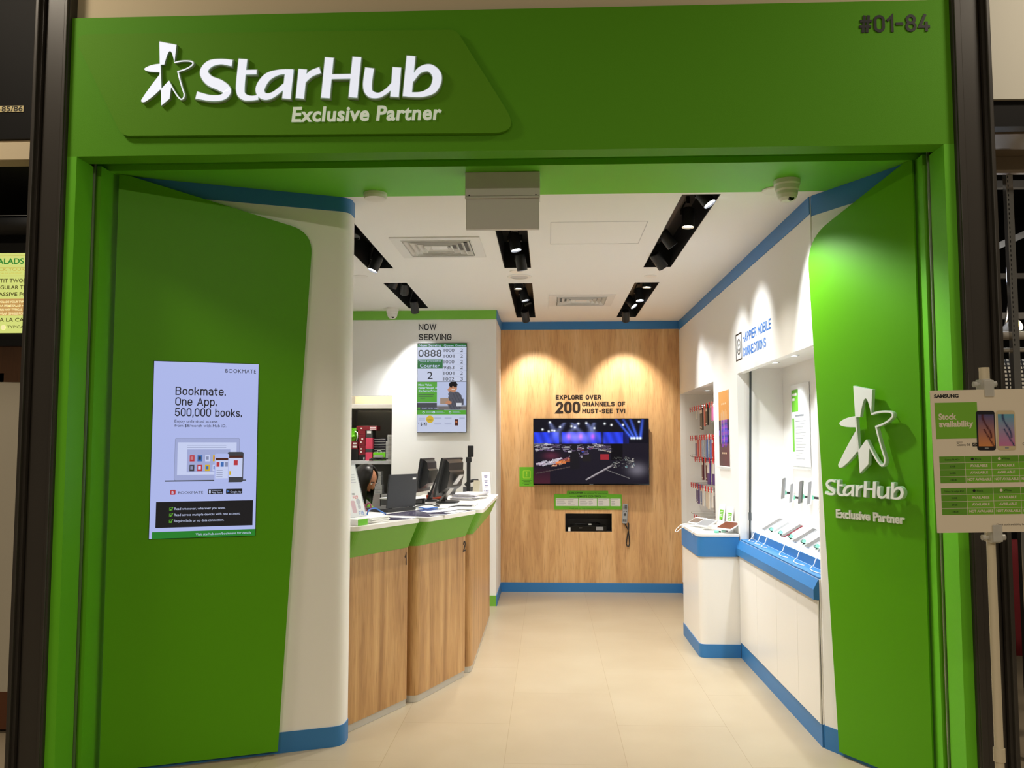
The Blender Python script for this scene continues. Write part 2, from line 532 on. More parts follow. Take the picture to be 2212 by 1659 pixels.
# a plain engineering alphabet of even strokes, capital height 10, x-height 7.2
def _ar(cx, cy, rx, ry, a0, a1, k=8):
    return [(cx + rx * math.cos(math.radians(a0 + (a1 - a0) * i / k)), cy + ry * math.sin(math.radians(a0 + (a1 - a0) * i / k))) for i in range(k + 1)]
def _o(x0, y0, x1, y1, r):
    """a closed rounded box"""
    return _ar(x1 - r, y1 - r, r, r, 0, 90, 5) + _ar(x0 + r, y1 - r, r, r, 90, 180, 5) + _ar(x0 + r, y0 + r, r, r, 180, 270, 5) + _ar(x1 - r, y0 + r, r, r, 270, 360, 5) + [(x1, y1 - r)]
DIN = {
 'A': (6.4, [[(0, 0), (3.2, 10), (6.4, 0)], [(1.1, 3), (5.3, 3)]]),
 'B': (5.8, [[(0, 5.2), (3.3, 5.2)] + _ar(3.3, 7.6, 2.3, 2.4, -90, 90) + [(0, 10), (0, 0), (3.3, 0)] + _ar(3.3, 2.6, 2.5, 2.6, -90, 90)]),
 'C': (5.8, [_ar(2.9, 7.1, 2.9, 2.9, 10, 180) + _ar(2.9, 2.9, 2.9, 2.9, 180, 350)]),
 'D': (5.8, [[(0, 0), (0, 10), (2.9, 10)] + _ar(2.9, 7.1, 2.9, 2.9, 90, 0) + _ar(2.9, 2.9, 2.9, 2.9, 0, -90) + [(0, 0)]]),
 'E': (5.0, [[(5, 10), (0, 10), (0, 0), (5, 0)], [(0, 5.1), (4.4, 5.1)]]),
 'F': (5.0, [[(5, 10), (0, 10), (0, 0)], [(0, 5.0), (4.4, 5.0)]]),
 'G': (5.8, [_ar(2.9, 7.1, 2.9, 2.9, 10, 180) + _ar(2.9, 2.9, 2.9, 2.9, 180, 360) + [(5.8, 4.9), (3.2, 4.9)]]),
 'H': (5.8, [[(0, 0), (0, 10)], [(5.8, 0), (5.8, 10)], [(0, 5.1), (5.8, 5.1)]]),
 'I': (0.1, [[(0, 0), (0, 10)]]),
 'J': (4.4, [[(4.4, 10), (4.4, 2.6)] + _ar(2.2, 2.6, 2.2, 2.6, 0, -160)]),
 'K': (6.0, [[(0, 0), (0, 10)], [(5.7, 10), (0.2, 3.6)], [(2.2, 5.8), (6, 0)]]),
 'L': (4.8, [[(0, 10), (0, 0), (4.8, 0)]]),
 'M': (7.2, [[(0, 0), (0, 10), (3.6, 3.4), (7.2, 10), (7.2, 0)]]),
 'N': (6.0, [[(0, 0), (0, 10), (6, 0), (6, 10)]]),
 'O': (5.8, [_o(0, 0, 5.8, 10, 2.9)]),
 'P': (5.8, [[(0, 0), (0, 10), (3.2, 10)] + _ar(3.2, 7.3, 2.6, 2.7, 90, -90) + [(0, 4.6)]]),
 'Q': (5.8, [_o(0, 0, 5.8, 10, 2.9), [(3.4, 2.4), (6, -.4)]]),
 'R': (6.0, [[(0, 0), (0, 10), (3.2, 10)] + _ar(3.2, 7.4, 2.5, 2.6, 90, -90) + [(0, 4.8)], [(3.0, 4.8), (6, 0)]]),
 'S': (5.6, [_ar(2.8, 7.4, 2.7, 2.6, 25, 180) + _ar(2.8, 7.4, 2.7, 2.4, 180, 262) + _ar(2.8, 2.6, 2.8, 2.5, 82, 0) + _ar(2.8, 2.6, 2.8, 2.6, 0, -155)]),
 'T': (5.8, [[(0, 10), (5.8, 10)], [(2.9, 10), (2.9, 0)]]),
 'U': (5.8, [[(0, 10), (0, 2.9)] + _ar(2.9, 2.9, 2.9, 2.9, 180, 360) + [(5.8, 10)]]),
 'V': (6.2, [[(0, 10), (3.1, 0), (6.2, 10)]]),
 'W': (9.2, [[(0, 10), (2.3, 0), (4.6, 9.4), (6.9, 0), (9.2, 10)]]),
 'X': (6.2, [[(0, 0), (6, 10)], [(0, 10), (6.2, 0)]]),
 'Y': (6.2, [[(0, 10), (3.1, 4.6), (6.2, 10)], [(3.1, 4.6), (3.1, 0)]]),
 'Z': (5.6, [[(0, 10), (5.6, 10), (0, 0), (5.6, 0)]]),
 '0': (5.4, [_o(0, 0, 5.4, 10, 2.7)]),
 '1': (2.8, [[(0, 7.4), (2.6, 10), (2.6, 0)]]),
 '2': (5.4, [_ar(2.7, 7.3, 2.6, 2.7, 170, -35) + [(0, 0), (5.4, 0)]]),
 '3': (5.4, [_ar(2.6, 7.5, 2.4, 2.5, 160, -80), _ar(2.6, 2.7, 2.7, 2.7, 85, -165)]),
 '4': (5.8, [[(3.4, 10), (0, 2.4), (5.8, 2.4)], [(4.3, 5), (4.3, 0)]]),
 '5': (5.4, [[(5, 10), (.6, 10), (.3, 5.4)] + _ar(2.6, 3.2, 2.8, 3.2, 125, -160)]),
 '6': (5.4, [[(3.8, 10), (.6, 4.8)] + _ar(2.7, 3, 2.7, 3, 140, 500, 16)]),
 '8': (5.4, [_ar(2.7, 7.5, 2.4, 2.5, -90, 270, 16), _ar(2.7, 2.6, 2.7, 2.6, 90, 450, 16)]),
 '9': (5.4, [[(1.6, 0), (4.8, 5.2)] + _ar(2.7, 7, 2.7, 3, -40, 320, 16)]),
 '#': (6.4, [[(1.4, 0), (2.6, 10)], [(4.0, 0), (5.2, 10)], [(0, 3.2), (6, 3.2)], [(.5, 6.9), (6.5, 6.9)]]),
 '-': (3.2, [[(0, 4.6), (3.2, 4.6)]]), '!': (0.2, [[(0, 10), (0, 3.2)], [(0, 1.1), (0, -.3)]]),
 '.': (0.2, [[(0, 1.2), (0, -.4)]]), ',': (0.6, [[(.5, 1.3), (0, -1.6)]]), '/': (4, [[(0, -1), (4, 10.6)]]), ' ': (2.2, []),
 '$': (5.6, [_ar(2.8, 7.2, 2.7, 2.2, 25, 180) + _ar(2.8, 7.2, 2.7, 2.2, 180, 262) + _ar(2.8, 2.8, 2.8, 2.3, 82, 0) + _ar(2.8, 2.8, 2.8, 2.3, 0, -155), [(2.8, 11), (2.8, -1)]]),
 'a': (4.6, [_ar(2.1, 5.1, 2.2, 2.1, 150, 90, 4) + _ar(2.6, 5.2, 2.0, 2.0, 90, 0, 5) + [(4.6, 0)], [(4.6, 4.2), (2.1, 4.2)] + _ar(2.1, 2.1, 2.1, 2.1, 90, 270) + [(2.8, 0), (4.6, 1.4)]]),
 'b': (4.8, [[(0, 10), (0, 0)], _o(0, 0, 4.8, 7.2, 2.4)]),
 'c': (4.4, [_ar(2.4, 4.8, 2.4, 2.4, 20, 180) + _ar(2.4, 2.4, 2.4, 2.4, 180, 340)]),
 'd': (4.8, [[(4.8, 10), (4.8, 0)], _o(0, 0, 4.8, 7.2, 2.4)]),
 'e': (4.8, [[(.1, 3.5), (4.8, 3.5)] + _ar(2.4, 4.6, 2.4, 2.6, 0, 180) + _ar(2.4, 2.4, 2.4, 2.4, 180, 325)]),
 'f': (3.0, [[(1, 0), (1, 8)] + _ar(2.8, 8.2, 1.8, 1.8, 180, 90, 4), [(-.3, 6.8), (2.8, 6.8)]]),
 'h': (4.6, [[(0, 0), (0, 10)], [(0, 4.8)] + _ar(2.3, 4.9, 2.3, 2.3, 180, 0) + [(4.6, 0)]]),
 'i': (0.1, [[(0, 0), (0, 7.2)], [(0, 8.8), (0, 10.2)]]),
 'k': (4.6, [[(0, 0), (0, 10)], [(4.4, 7.2), (.2, 2.6)], [(1.6, 4.2), (4.6, 0)]]),
 'l': (1.2, [[(0, 10), (0, 1.6)] + _ar(1.4, 1.5, 1.4, 1.5, 180, 270, 4)]),
 'm': (7.6, [[(0, 0), (0, 7.2)], [(0, 5.1)] + _ar(1.9, 5.2, 1.9, 2.0, 180, 0) + [(3.8, 0)], [(3.8, 5.1)] + _ar(5.7, 5.2, 1.9, 2.0, 180, 0) + [(7.6, 0)]]),
 'n': (4.6, [[(0, 0), (0, 7.2)], [(0, 4.8)] + _ar(2.3, 4.9, 2.3, 2.3, 180, 0) + [(4.6, 0)]]),
 'o': (4.8, [_o(0, 0, 4.8, 7.2, 2.4)]),
 'p': (4.8, [[(0, -2.8), (0, 7.2)], _o(0, 0, 4.8, 7.2, 2.4)]),
 'r': (2.8, [[(0, 0), (0, 7.2)], [(0, 4.9)] + _ar(2.4, 4.8, 2.4, 2.4, 180, 75, 5)]),
 's': (4.4, [_ar(2.2, 5.3, 2.0, 1.9, 30, 262) + _ar(2.2, 1.9, 2.2, 1.6, 82, 0) + _ar(2.2, 1.9, 2.2, 1.9, 0, -150)]),
 't': (3.0, [[(1, 9.4), (1, 1.6)] + _ar(2.6, 1.6, 1.6, 1.6, 180, 270, 4), [(-.3, 7.0), (2.8, 7.0)]]),
 'u': (4.6, [[(0, 7.2), (0, 2.3)] + _ar(2.3, 2.3, 2.3, 2.3, 180, 360) + [(4.6, 7.2), (4.6, 0)]]),
 'v': (4.8, [[(0, 7.2), (2.4, 0), (4.8, 7.2)]]),
 'x': (4.6, [[(0, 0), (4.6, 7.2)], [(0, 7.2), (4.6, 0)]]),
 'y': (4.8, [[(0, 7.2), (2.5, .2)], [(4.8, 7.2), (1.6, -2.8), (.4, -2.8)]]),
}
def din(mb, F, t, u, v, h, w=None, al='l', n=0.001, wt=1.5, ext=0.0, gap=1.6):
    """lettering of capital height h (to the stroke centres plus weight), exact width w when given"""
    total = -gap
    for c in t:
        total += DIN[c][0] + wt * .75 + gap
    k = h / (10 + wt)
    kx = k if w is None else w / (total + wt * .25)
    off = 0 if al == 'l' else (-(total * kx) if al == 'r' else -(total * kx) / 2)
    x = wt * .5
    for c in t:
        wd, paths = DIN[c]
        for pi, p in enumerate(paths):
            q = [(u + off + (x + a) * kx, v + (b + wt / 2) * k) for a, b in p]
            q = [q[0]] + [b for a, b in zip(q, q[1:]) if math.hypot(a[0] - b[0], a[1] - b[1]) > 1e-6]
            closed = len(q) > 3 and math.hypot(q[0][0] - q[-1][0], q[0][1] - q[-1][1]) < 1e-6
            if closed:
                q = q[:-1]
            elif len(q) > 1:      # square ends reach half a stroke further
                for e_, f_ in ((0, 1), (-1, -2)):
                    d = Vector(q[e_]) - Vector(q[f_]); d.normalize()
                    q[e_] = tuple(Vector(q[e_]) + d * wt * k * .45)
            mb.stroke(F, q, wt * (k + kx) / 2, n + (0 if ext else pi * .0001), n + ext + pi * .00012 if ext else None, closed)
        x += wd + wt * .75 + gap
    return mb

# ------------------------------------------------------------------ materials
GREEN = mat('kiwi_green_paint', (0.385, 0.715, 0.12), 0.45, spec=0.35, bump=0.12, bscale=260)
GREEN_F = mat('fascia_green_sheet', (0.335, 0.60, 0.075), 0.62, spec=0.22, bump=0.25, bscale=420)
GREEN_S = mat('olive_green_sign_sheet', (0.350, 0.585, 0.08), 0.62, spec=0.22, bump=0.25, bscale=420)
GREEN_P = mat('glossy_green_panel', (0.345, 0.625, 0.07), 0.38, spec=0.18, bump=0.05, bscale=300)
GREEN_A = mat('apron_green_laminate', (0.45, 0.69, 0.24), 0.4, spec=0.4)
BLUE = mat('blue_paint', (0.19, 0.46, 0.70), 0.45)
WHITE = mat('white_wall_paint', (0.93, 0.925, 0.91), 0.6)
CEIL = mat('white_ceiling_paint', (0.94, 0.935, 0.92), 0.7)
WHITEG = mat('white_laminate', (0.91, 0.90, 0.88), 0.3)
CREAM = mat('cream_wall', (0.80, 0.74, 0.62), 0.7)
BLACK = mat('matt_black', (0.045, 0.045, 0.045), 0.5)
BLACKP = mat('black_plastic', (0.13, 0.13, 0.135), 0.4)
BLACKG = mat('black_gloss', (0.03, 0.03, 0.035), 0.12)
DARKCOL = mat('dark_bronze_cladding', (0.20, 0.185, 0.165), 0.38, vary=0.12, vscale=2)
GREYM = mat('brushed_steel', (0.62, 0.61, 0.59), 0.32, metal=0.9)
CHROME = mat('chrome', (0.75, 0.74, 0.72), 0.12, metal=1.0)
GREYP = mat('grey_plastic', (0.52, 0.53, 0.54), 0.45)
DGREY = mat('dark_grey', (0.25, 0.25, 0.25), 0.5)
LGREY = mat('light_grey', (0.72, 0.72, 0.72), 0.5)
ALU = mat('aluminium_kick', (0.78, 0.775, 0.76), 0.35, metal=0.35)
PAPER = mat('white_paper', (0.93, 0.93, 0.92), 0.6)
INK = mat('black_ink', (0.06, 0.06, 0.06), 0.5)
BROWNINK = mat('dark_brown_vinyl', (0.16, 0.11, 0.075), 0.5)
BLUEINK = mat('blue_vinyl', (0.16, 0.46, 0.80), 0.5)
GREENINK = mat('print_green', (0.40, 0.72, 0.13), 0.5)
REDP = mat('red_plastic', (0.83, 0.09, 0.09), 0.35)
ACRYL = mat('clear_acrylic', (0.93, 0.95, 0.95), 0.05, alpha=0.22, spec=0.6)
WOODB = wood_mat('oak_laminate_wall', 'b5885a', 'd0a46f', 'ddb887', 9.0, 3.1)
WOODC = wood_mat('oak_laminate_counter', '9a7045', 'bd925f', 'd2aa77', 12.0, 8.4)
FLOOR = floor_mat()

ZC = 2.885      # shop ceiling
YB = 9.22       # rear wall
YN = 8.40       # wall with the queue screen

# ================================================================== the setting
# ---- floor
mb = MB(FLOOR)
mb.wbox(-6, 6, -4, 10.2, -0.06, 0)
structure(mb.build('floor'))

# ---- ceiling of the shop, green towards the entrance, with the openings of the lighting slots and the air grilles
SLOTS = [(-1.358, -1.163, 4.70, 6.356), (-0.326, -0.124, 4.92, 6.382), (0.719, 0.924, 4.52, 6.40),
         (-1.356, -1.160, 6.93, 8.245), (-0.325, -0.127, 6.99, 8.897), (0.716, 0.918, 6.997, 8.91)]
VENTS = [(-1.02, -0.435, 5.385, 5.975), (0.013, 0.603, 7.54, 8.135)]
holes = [s for s in SLOTS] + [(a + .04, b - .04, c + .04, d - .04) for a, b, c, d in VENTS]
mb = MB()
CEILF = Fr((0, 0, ZC), (1, 0, 0), (0, -1, 0))       # n points down
cells(mb, CEILF, [-2.25, 1.95], [-9.4, -4.49, -4.01], [(a, b, -d, -c) for a, b, c, d in holes], 0.0, -0.03,
      lambda u, v: GREEN if v > -4.49 else CEIL)
structure(mb.build('ceiling'))

# ---- rear wall: wood cladding with a small recess for the television box
mb = MB(WOODB)
cells(mb, FRONT(YB), [-0.515, 1.43], [0.0975, 2.80], [(0.18, 0.675, 0.633, 0.826)], 0.0, -0.03)
structure(mb.build('wall_back'))
mb = MB(BLUE); mb.box(FRONT(YB), -0.513, 1.408, 0, 0.0975, -0.03, 0.008)
structure(mb.build('baseboard_back'))
mb = MB(BLUE); mb.box(FRONT(YB), -0.512, 1.408, 2.80, ZC, -0.03, 0.006)
structure(mb.build('trim_1'))
# the recess behind the wood
mb = MB(DGREY)
F = FRONT(YB)
mb.box(F, 0.17, 0.685, 0.623, 0.836, -0.30, -0.29)
mb.box(F, 0.17, 0.685, 0.613, 0.632, -0.29, -0.031); mb.box(F, 0.17, 0.685, 0.827, 0.846, -0.29, -0.031)
mb.box(F, 0.16, 0.179, 0.613, 0.846, -0.29, -0.031); mb.box(F, 0.676, 0.695, 0.613, 0.846, -0.29, -0.031)
structure(mb.build('wall_back_recess'))

# ---- wall behind the counters, with the open closet, and its short return
mb = MB(WHITE)
cells(mb, FRONT(YN), [-2.15, -0.508], [0, ZC], [(-1.99, -1.54, 0, 2.04)], 0.0, -0.1)
mb.m(WHITE); mb.wbox(-0.60, -0.508, YN + 0.1, YB - 0.009, 0, ZC)
structure(mb.build('wall_counters'))
mb = MB(GREEN_A); mb.box(FRONT(YN), -2.1, -0.506, 2.795, ZC, 0, 0.008)
structure(mb.build('trim_2'))
mb = MB(BLUE); mb.wbox(-0.508, -0.500, YN - 0.008, YB - 0.006, 2.795, ZC)
structure(mb.build('trim_3'))
mb = MB(GREEN_A); mb.box(FRONT(YN), -1.54, -0.506, 0, 0.10, 0, 0.008)
structure(mb.build('baseboard_counters'))
mb = MB(BLUE); mb.wbox(-0.508, -0.500, YN - 0.008, YB - 0.01, 0, 0.0975)
structure(mb.build('baseboard_return'))
# closet behind
mb = MB(mat('closet_grey', (0.62, 0.62, 0.60), 0.7))
mb.wbox(-2.15, -1.45, 9.26, 9.31, 0, 2.08); mb.wbox(-2.15, -2.10, 8.5, 9.26, 0, 2.08)
mb.wbox(-1.54, -1.50, 8.5, 9.26, 0, 2.08)
mb.m(CREAM); mb.wbox(-2.10, -1.54, 9.245, 9.259, 2.0, 2.6); mb.wbox(-2.10, -1.54, 8.5, 9.245, 2.6, 2.62)
structure(mb.build('wall_closet'))

# ---- right wall with the accessory niche and the big display niche
NI1 = (-9.19, -7.35, 0.60, 2.092)
NI2 = (-6.432, -4.592, 0.852, 2.083)
mb = MB(WHITE)
cells(mb, RIGHT, [-YB, -4.588], [0.115, ZC], [NI1, (NI2[0], -4.588, NI2[2], NI2[3])], 0.0, -0.05)
structure(mb.build('wall_right'))
def niche(mb, F, h, depth, top_up=0.0, t=0.02, front=-0.05):
    u0, u1, v0, v1 = h
    v1 += top_up
    mb.box(F, u0 - t, u1 + t, v0 - t, v1 + t, -depth - t, -depth)
    mb.box(F, u0 - t, u0, v0 - t, v1 + t, -depth, front); mb.box(F, u1, u1 + t, v0 - t, v1 + t, -depth, front)
    mb.box(F, u0, u1, v0 - t, v0, -depth, front); mb.box(F, u0, u1, v1, v1 + t, -depth, front)
mb = MB(WHITEG); niche(mb, RIGHT, NI1, 0.34)
structure(mb.build('wall_right_accessory_niche'))
mb = MB(WHITEG); niche(mb, RIGHT, NI2, 0.335, 0.04)
structure(mb.build('wall_right_display_niche'))
mb = MB(BLUE); mb.box(RIGHT, -YB + 0.008, -4.590, 2.79, ZC, 0, 0.005)
structure(mb.build('trim_4'))
mb = MB(BLUE); mb.box(RIGHT, -6.44, -4.590, 0, 0.115, -0.03, 0.004); mb.box(RIGHT, -YB + 0.01, -7.22, 0, 0.10, 0, 0.006)
structure(mb.build('baseboard_right'))

# ---- slanted entrance walls
SL = 0.406
def lwy(x, off=0.03):
    return 4.36 + off * 1.08 + SL * (x + 1.358)
front = [(-2.13, lwy(-2.13)), (-1.075, lwy(-1.075)), (-1.075, 4.64)]
plan = rnd([(-2.095, lwy(-2.095)), (-1.068, lwy(-1.068)), (-1.068, 4.625), (-1.17, 4.625), (-1.19, 4.52), (-2.095, 4.18)], [0, 0.09, 0, 0, 0, 0], 8)
def grow(pl, k, d):
    """the same outline pushed out by d on its first k points"""
    out = []
    for i, p in enumerate(pl):
        if i < k:
            a = Vector(pl[max(0, i - 1)]); b = Vector(pl[i + 1])
            t = (b - a).normalized()
            out.append((p[0] + t.y * d, p[1] - t.x * d))
        else:
            out.append(p)
    return out
mb = MB(WHITE); mb.prism(PLAN, plan, 0, ZC, True)
structure(mb.build('wall_entrance_left'))
big = grow(plan, 12, 0.004)
mb = MB(BLUE); mb.prism(PLAN, big, 0, 0.102, True)
structure(mb.build('baseboard_left'))
mb = MB(BLUE); mb.prism(PLAN, big, 2.806, ZC, True)
structure(mb.build('trim_5'))
R0 = Vector((1.465, 4.479)); RD = (Vector((1.72, 4.01)) - R0).normalized()
RN = Vector((RD.y, -RD.x))           # towards the viewer's left / front
R0 = R0 + RN * 0.012
q0 = Vector((1.417, 4.572)); q1 = q0 + RD * 0.62
plan = [tuple(q1), tuple(q1 - RN * 0.06), tuple(q0 - RN * 0.03 + RD * 0.02), (1.44, 4.586), (1.417, 4.5865), tuple(q0)]
mb = MB(WHITE); mb.prism(PLAN, plan, 0, ZC)
structure(mb.build('wall_entrance_right'))
e = RN * 0.002
plan2 = [tuple(q1 + e), tuple(q1 - RN * 0.05), (1.44, 4.5865), (1.4145, 4.587), tuple(q0 + e)]
mb = MB(BLUE); mb.prism(PLAN, plan2, 0, 0.117)
structure(mb.build('baseboard_entrance'))
mb = MB(BLUE); mb.prism(PLAN, plan2, 2.775, ZC)
structure(mb.build('trim_6'))

# ---- the two big green panels that stand on those walls
LP = Fr((-2.11, 4.36 + SL * (-2.11 + 1.358), 0), (1, SL, 0), (0, 0, 1))
k = math.hypot(1, SL)
ul = lambda x: (x + 2.11) * k
pts = rnd([(0.0, 0.02), (ul(-1.358), 0.02), (ul(-1.238), 2.672), (ul(-2.075), 2.883), (0.0, 2.883)], [0, 0, 0.14, 0, 0], 8)
mb = MB(GREEN_P); mb.prism(LP, pts, -0.028, 0)
structure(mb.build('wall_entrance_left_panel'))
RP = Fr((R0.x, R0.y, 0), (RD.x, RD.y, 0), (0, 0, 1))
pts = rnd([(0.0, 0.02), (0.535, 0.02), (0.535, 2.883), (0.49, 2.883), (-0.131, 2.650)], [0, 0, 0, 0, 0.22], 10)
mb = MB(GREEN_P); mb.prism(RP, pts, -0.007, 0.004)
structure(mb.build('wall_entrance_right_panel'))

# ---- green shopfront frame: fascia, side jambs, shutter slot
FY = 3.76
mb = MB(GREEN_F)
mb.wbox(-2.203, 1.788, FY, 3.865, 2.872, 3.53)             # fascia
structure(mb.build('wall_front'))
mb = MB(GREEN)
for x0, x1 in ((-2.203, -2.158), (1.743, 1.788)):
    mb.wbox(x0, x1, FY, 3.905, 0, 2.872)
structure(mb.build('door_1_frame'))
mb = MB(GREEN)
mb.wbox(-2.203, 1.788, 3.865, 4.03, 3.02, 3.05)            # roof of the shutter slot
mb.wbox(-2.203, 1.788, 4.012, 4.03, ZC + 0.031, 3.02)
mb.wbox(-2.203, -2.135, 3.935, 4.2, 0, ZC); mb.wbox(1.725, 1.788, 3.935, 4.2, 0, ZC)
structure(mb.build('wall_shutter_slot'))
mb = MB(BLACK); mb.wbox(-2.19, -2.158, 3.906, 3.934, 0, 2.9); mb.m(GREYM); mb.wbox(-2.158, -2.150, 3.907, 3.916, 0, 2.9)
structure(mb.build('trim_7'))
mb = MB(BLACK); mb.wbox(1.743, 1.775, 3.906, 3.934, 0, 2.9); mb.m(GREYM); mb.wbox(1.735, 1.743, 3.907, 3.916, 0, 2.9)
structure(mb.build('trim_8'))
# bulkhead above, dark columns either side
mb = MB(CREAM); mb.wbox(-2.25, 1.85, 3.80, 4.0, 3.53, 4.8)
structure(mb.build('wall_bulkhead'))
def column(x0, x1, name, edge):
    mb = MB(DARKCOL)
    mb.wbox(x0, x1, 3.735, 4.3, 0, 4.8, 0.012, 3)
    if edge < 0:
        mb.wbox(x0 - 0.03, x0 - 0.012, 3.70, 3.76, 0, 4.8, 0.004); mb.wbox(x0 - 0.012, x0, 3.72, 3.9, 0, 4.8)
        mb.wbox(x0 + 0.09, x1 - 0.006, 3.728, 3.74, 0, 4.8, 0.003)
    else:
        mb.wbox(x1 + 0.012, x1 + 0.03, 3.70, 3.76, 0, 4.8, 0.004); mb.wbox(x1, x1 + 0.012, 3.72, 3.9, 0, 4.8)
        mb.wbox(x0 + 0.006, x0 + 0.035, 3.728, 3.74, 0, 4.8, 0.003)
    structure(mb.build(name))
column(-2.315, -2.2035, 'column_left', -1)
column(1.7885, 1.905, 'column_right', 1)
# side wall of the shop that closes it off on the left, outer shell behind the niches
mb = MB(WHITE); mb.wbox(-2.17, -2.12, 4.2, 9.4, 0, ZC)
structure(mb.build('wall_left'))

# ================================================================== ceiling fittings
SLOTLAB = ['long black lighting slot in the ceiling beside the entrance wall on the counter side',
           'long black lighting slot in the ceiling behind the hanging grey exit box',
           'long black lighting slot in the ceiling by the blue band, nearest the entrance',
           'short black lighting slot in the ceiling above the queue number screen',
           'short black lighting slot in the ceiling in line with the television, beyond the round speaker',
           'short black lighting slot in the ceiling by the blue band, nearest the wood wall']
for i, (x0, x1, y0, y1) in enumerate(SLOTS):
    t = thing('lighting_slot', SLOTLAB[i], 'ceiling light slot', ((x0 + x1) / 2, (y0 + y1) / 2, ZC), 'black lighting slots in the ceiling')
    mb = MB(BLACK)
    e = 0.004
    mb.wbox(x0 - .02, x1 + .02, y0 - .02, y1 + .02, ZC + 0.20, ZC + 0.21)
    mb.wbox(x0 - .02, x0 - .001, y0 - .02, y1 + .02, ZC + 0.0315, ZC + 0.20); mb.wbox(x1 + .001, x1 + .02, y0 - .02, y1 + .02, ZC + 0.0315, ZC + 0.20)
    mb.wbox(x0 - .001, x1 + .001, y0 - .02, y0 - .001, ZC + 0.0315, ZC + 0.20); mb.wbox(x0 - .001, x1 + .001, y1 + .001, y1 + .02, ZC + 0.0315, ZC + 0.20)
    # thin black lining of the cut edge
    g_ = 0.0006
    mb.wbox(x0 + g_, x0 + e, y0 + g_, y1 - g_, ZC + 0.0005, ZC + 0.034); mb.wbox(x1 - e, x1 - g_, y0 + g_, y1 - g_, ZC + 0.0005, ZC + 0.034)
    mb.wbox(x0 + e, x1 - e, y0 + g_, y0 + e, ZC + 0.0005, ZC + 0.034); mb.wbox(x0 + e, x1 - e, y1 - e, y1 - g_, ZC + 0.0005, ZC + 0.034)
    mb.build('housing', t)
    xm = (x0 + x1) / 2
    mb = MB(BLACKP); mb.wbox(xm - .017, xm + .017, y0 + .03, y1 - .03, ZC + 0.172, ZC + 0.20)
    mb.build('track', t)

LENS = {}
def lens_mat(key, c, s):
    if key not in LENS:
        LENS[key] = mat('lamp_lens_' + key, c, 0.3, emit=s)
    return LENS[key]
def spotlight(loc, target, label, kind=None, energy=0, spot=50, blend=0.6, glow=18):
    """a cylinder head; loc is the centre of its lens"""
    p = Vector(loc); d = (Vector(target) - p).normalized()
    back = -d
    U = back.cross(Vector((0, 1, 0.01))).normalized()
    V = back.cross(U).normalized()
    F = Fr(p, U, V)          # n = back or -back
    sgn = 1.0 if F.N.dot(back) > 0 else -1.0
    if sgn < 0:
        F = Fr(p, V, U)
    R = 0.038
    top = p + back * 0.115
    t = thing('track_spotlight', label, 'spotlight', (top.x, top.y, ZC + 0.172), 'spotlights in the ceiling slots')
    mb = MB(BLACKP)
    mb.lathe(F, [(R - .004, 0.012), (R - .003, -.002), (R, 0.0), (R, 0.112), (R - .006, 0.118), (0.0005, 0.118)], 24)
    mb.build('barrel', t)
    m_ = DGREY if kind is None else lens_mat(kind, {'warm': (1.0, 0.93, 0.80), 'cool': (0.94, 0.96, 1.0)}[kind], glow)
    mb = MB(m_); mb.disc(Fr(F.O, F.V, F.U), R - .004, -0.009, 24)
    mb.build('lens', t)
    mb = MB(BLACKP)
    side = F.U * (R + .004)
    mid = p + back * 0.075
    zt = ZC + 0.165
    topc = Vector((mid.x, mid.y, zt - 0.03))
    mb.tube([mid + side, mid + side * 1.02 + Vector((0, 0, 0.03)), topc + side * 0.4, topc], 0.006, 6)
    mb.tube([topc - Vector((0, 0, .01)), (topc.x, topc.y, ZC + 0.170)], 0.012, 10)
    mb.build('yoke', t)
    if kind and energy:
        lamp('spotlight_beam', 'SPOT', p + d * 0.012, energy * 1.68, {'warm': (1.0, 0.94, 0.85), 'cool': (0.96, 0.985, 1.0)}[kind], target, 0.03, spot, blend)
    return t

SB = 'black track spotlight, '
spotlight((-1.255, 6.020, 2.80), (-1.85, 5.7, 1.2), SB + 'lit, at the far end of the slot beside the entrance wall', 'cool', 70, 90, 1.0)
spotlight((-1.250, 5.418, 2.90), (-1.5, 4.9, 1.6), SB + 'lens turned away, half way along the slot beside the entrance wall')
spotlight((-1.298, 7.010, 2.86), (-2.1, 7.4, 1.0), SB + 'lit, at the near end of the short slot above the queue screen', 'warm', 55, 100, 1.0)
spotlight((-1.255, 7.369, 2.875), (-1.74, 9.0, 1.25), SB + 'lens turned away, in the middle of the slot above the queue screen', 'cool', 30, 44, 0.9)
spotlight((-1.248, 7.965, 2.80), (-1.20, 8.45, 1.95), SB + 'lit, hanging below the slot end over the words on white wall', 'cool', 26, 70, 0.5)
spotlight((-0.221, 5.123, 2.865), (-0.2, 5.0, 0), SB + 'lit warm, just below the grey exit box', 'warm', 58, 112, 1.0)
spotlight((-0.211, 5.686, 2.86), (0.3, 5.4, 0), SB + 'lit white and tilted sideways, second behind the grey exit box', 'cool', 60, 115, 1.0)
spotlight((-0.181, 6.060, 2.80), (0.25, 6.5, 0), SB + 'lit, poking out of the slot end before the round speaker', 'cool', 55, 115, 1.0)
spotlight((-0.246, 7.140, 2.865), (-0.2, 7.0, 0), SB + 'lit warm, first in the short middle slot beyond the round speaker', 'warm', 52, 112, 1.0)
spotlight((-0.202, 7.703, 2.86), (0.5, 7.5, 0), SB + 'lit white, second in the short middle slot beyond the round speaker', 'cool', 50, 115, 1.0)
spotlight((-0.185, 8.150, 2.90), (0.3, 7.9, 1.7), SB + 'tilted with its lens turned away, third in the short middle slot')
spotlight((-0.217, 8.560, 2.80), (-0.10, 9.22, 1.95), SB + 'lit warm, at the slot end over the wood wall beside the counters', 'warm', 62, 66, 0.7)
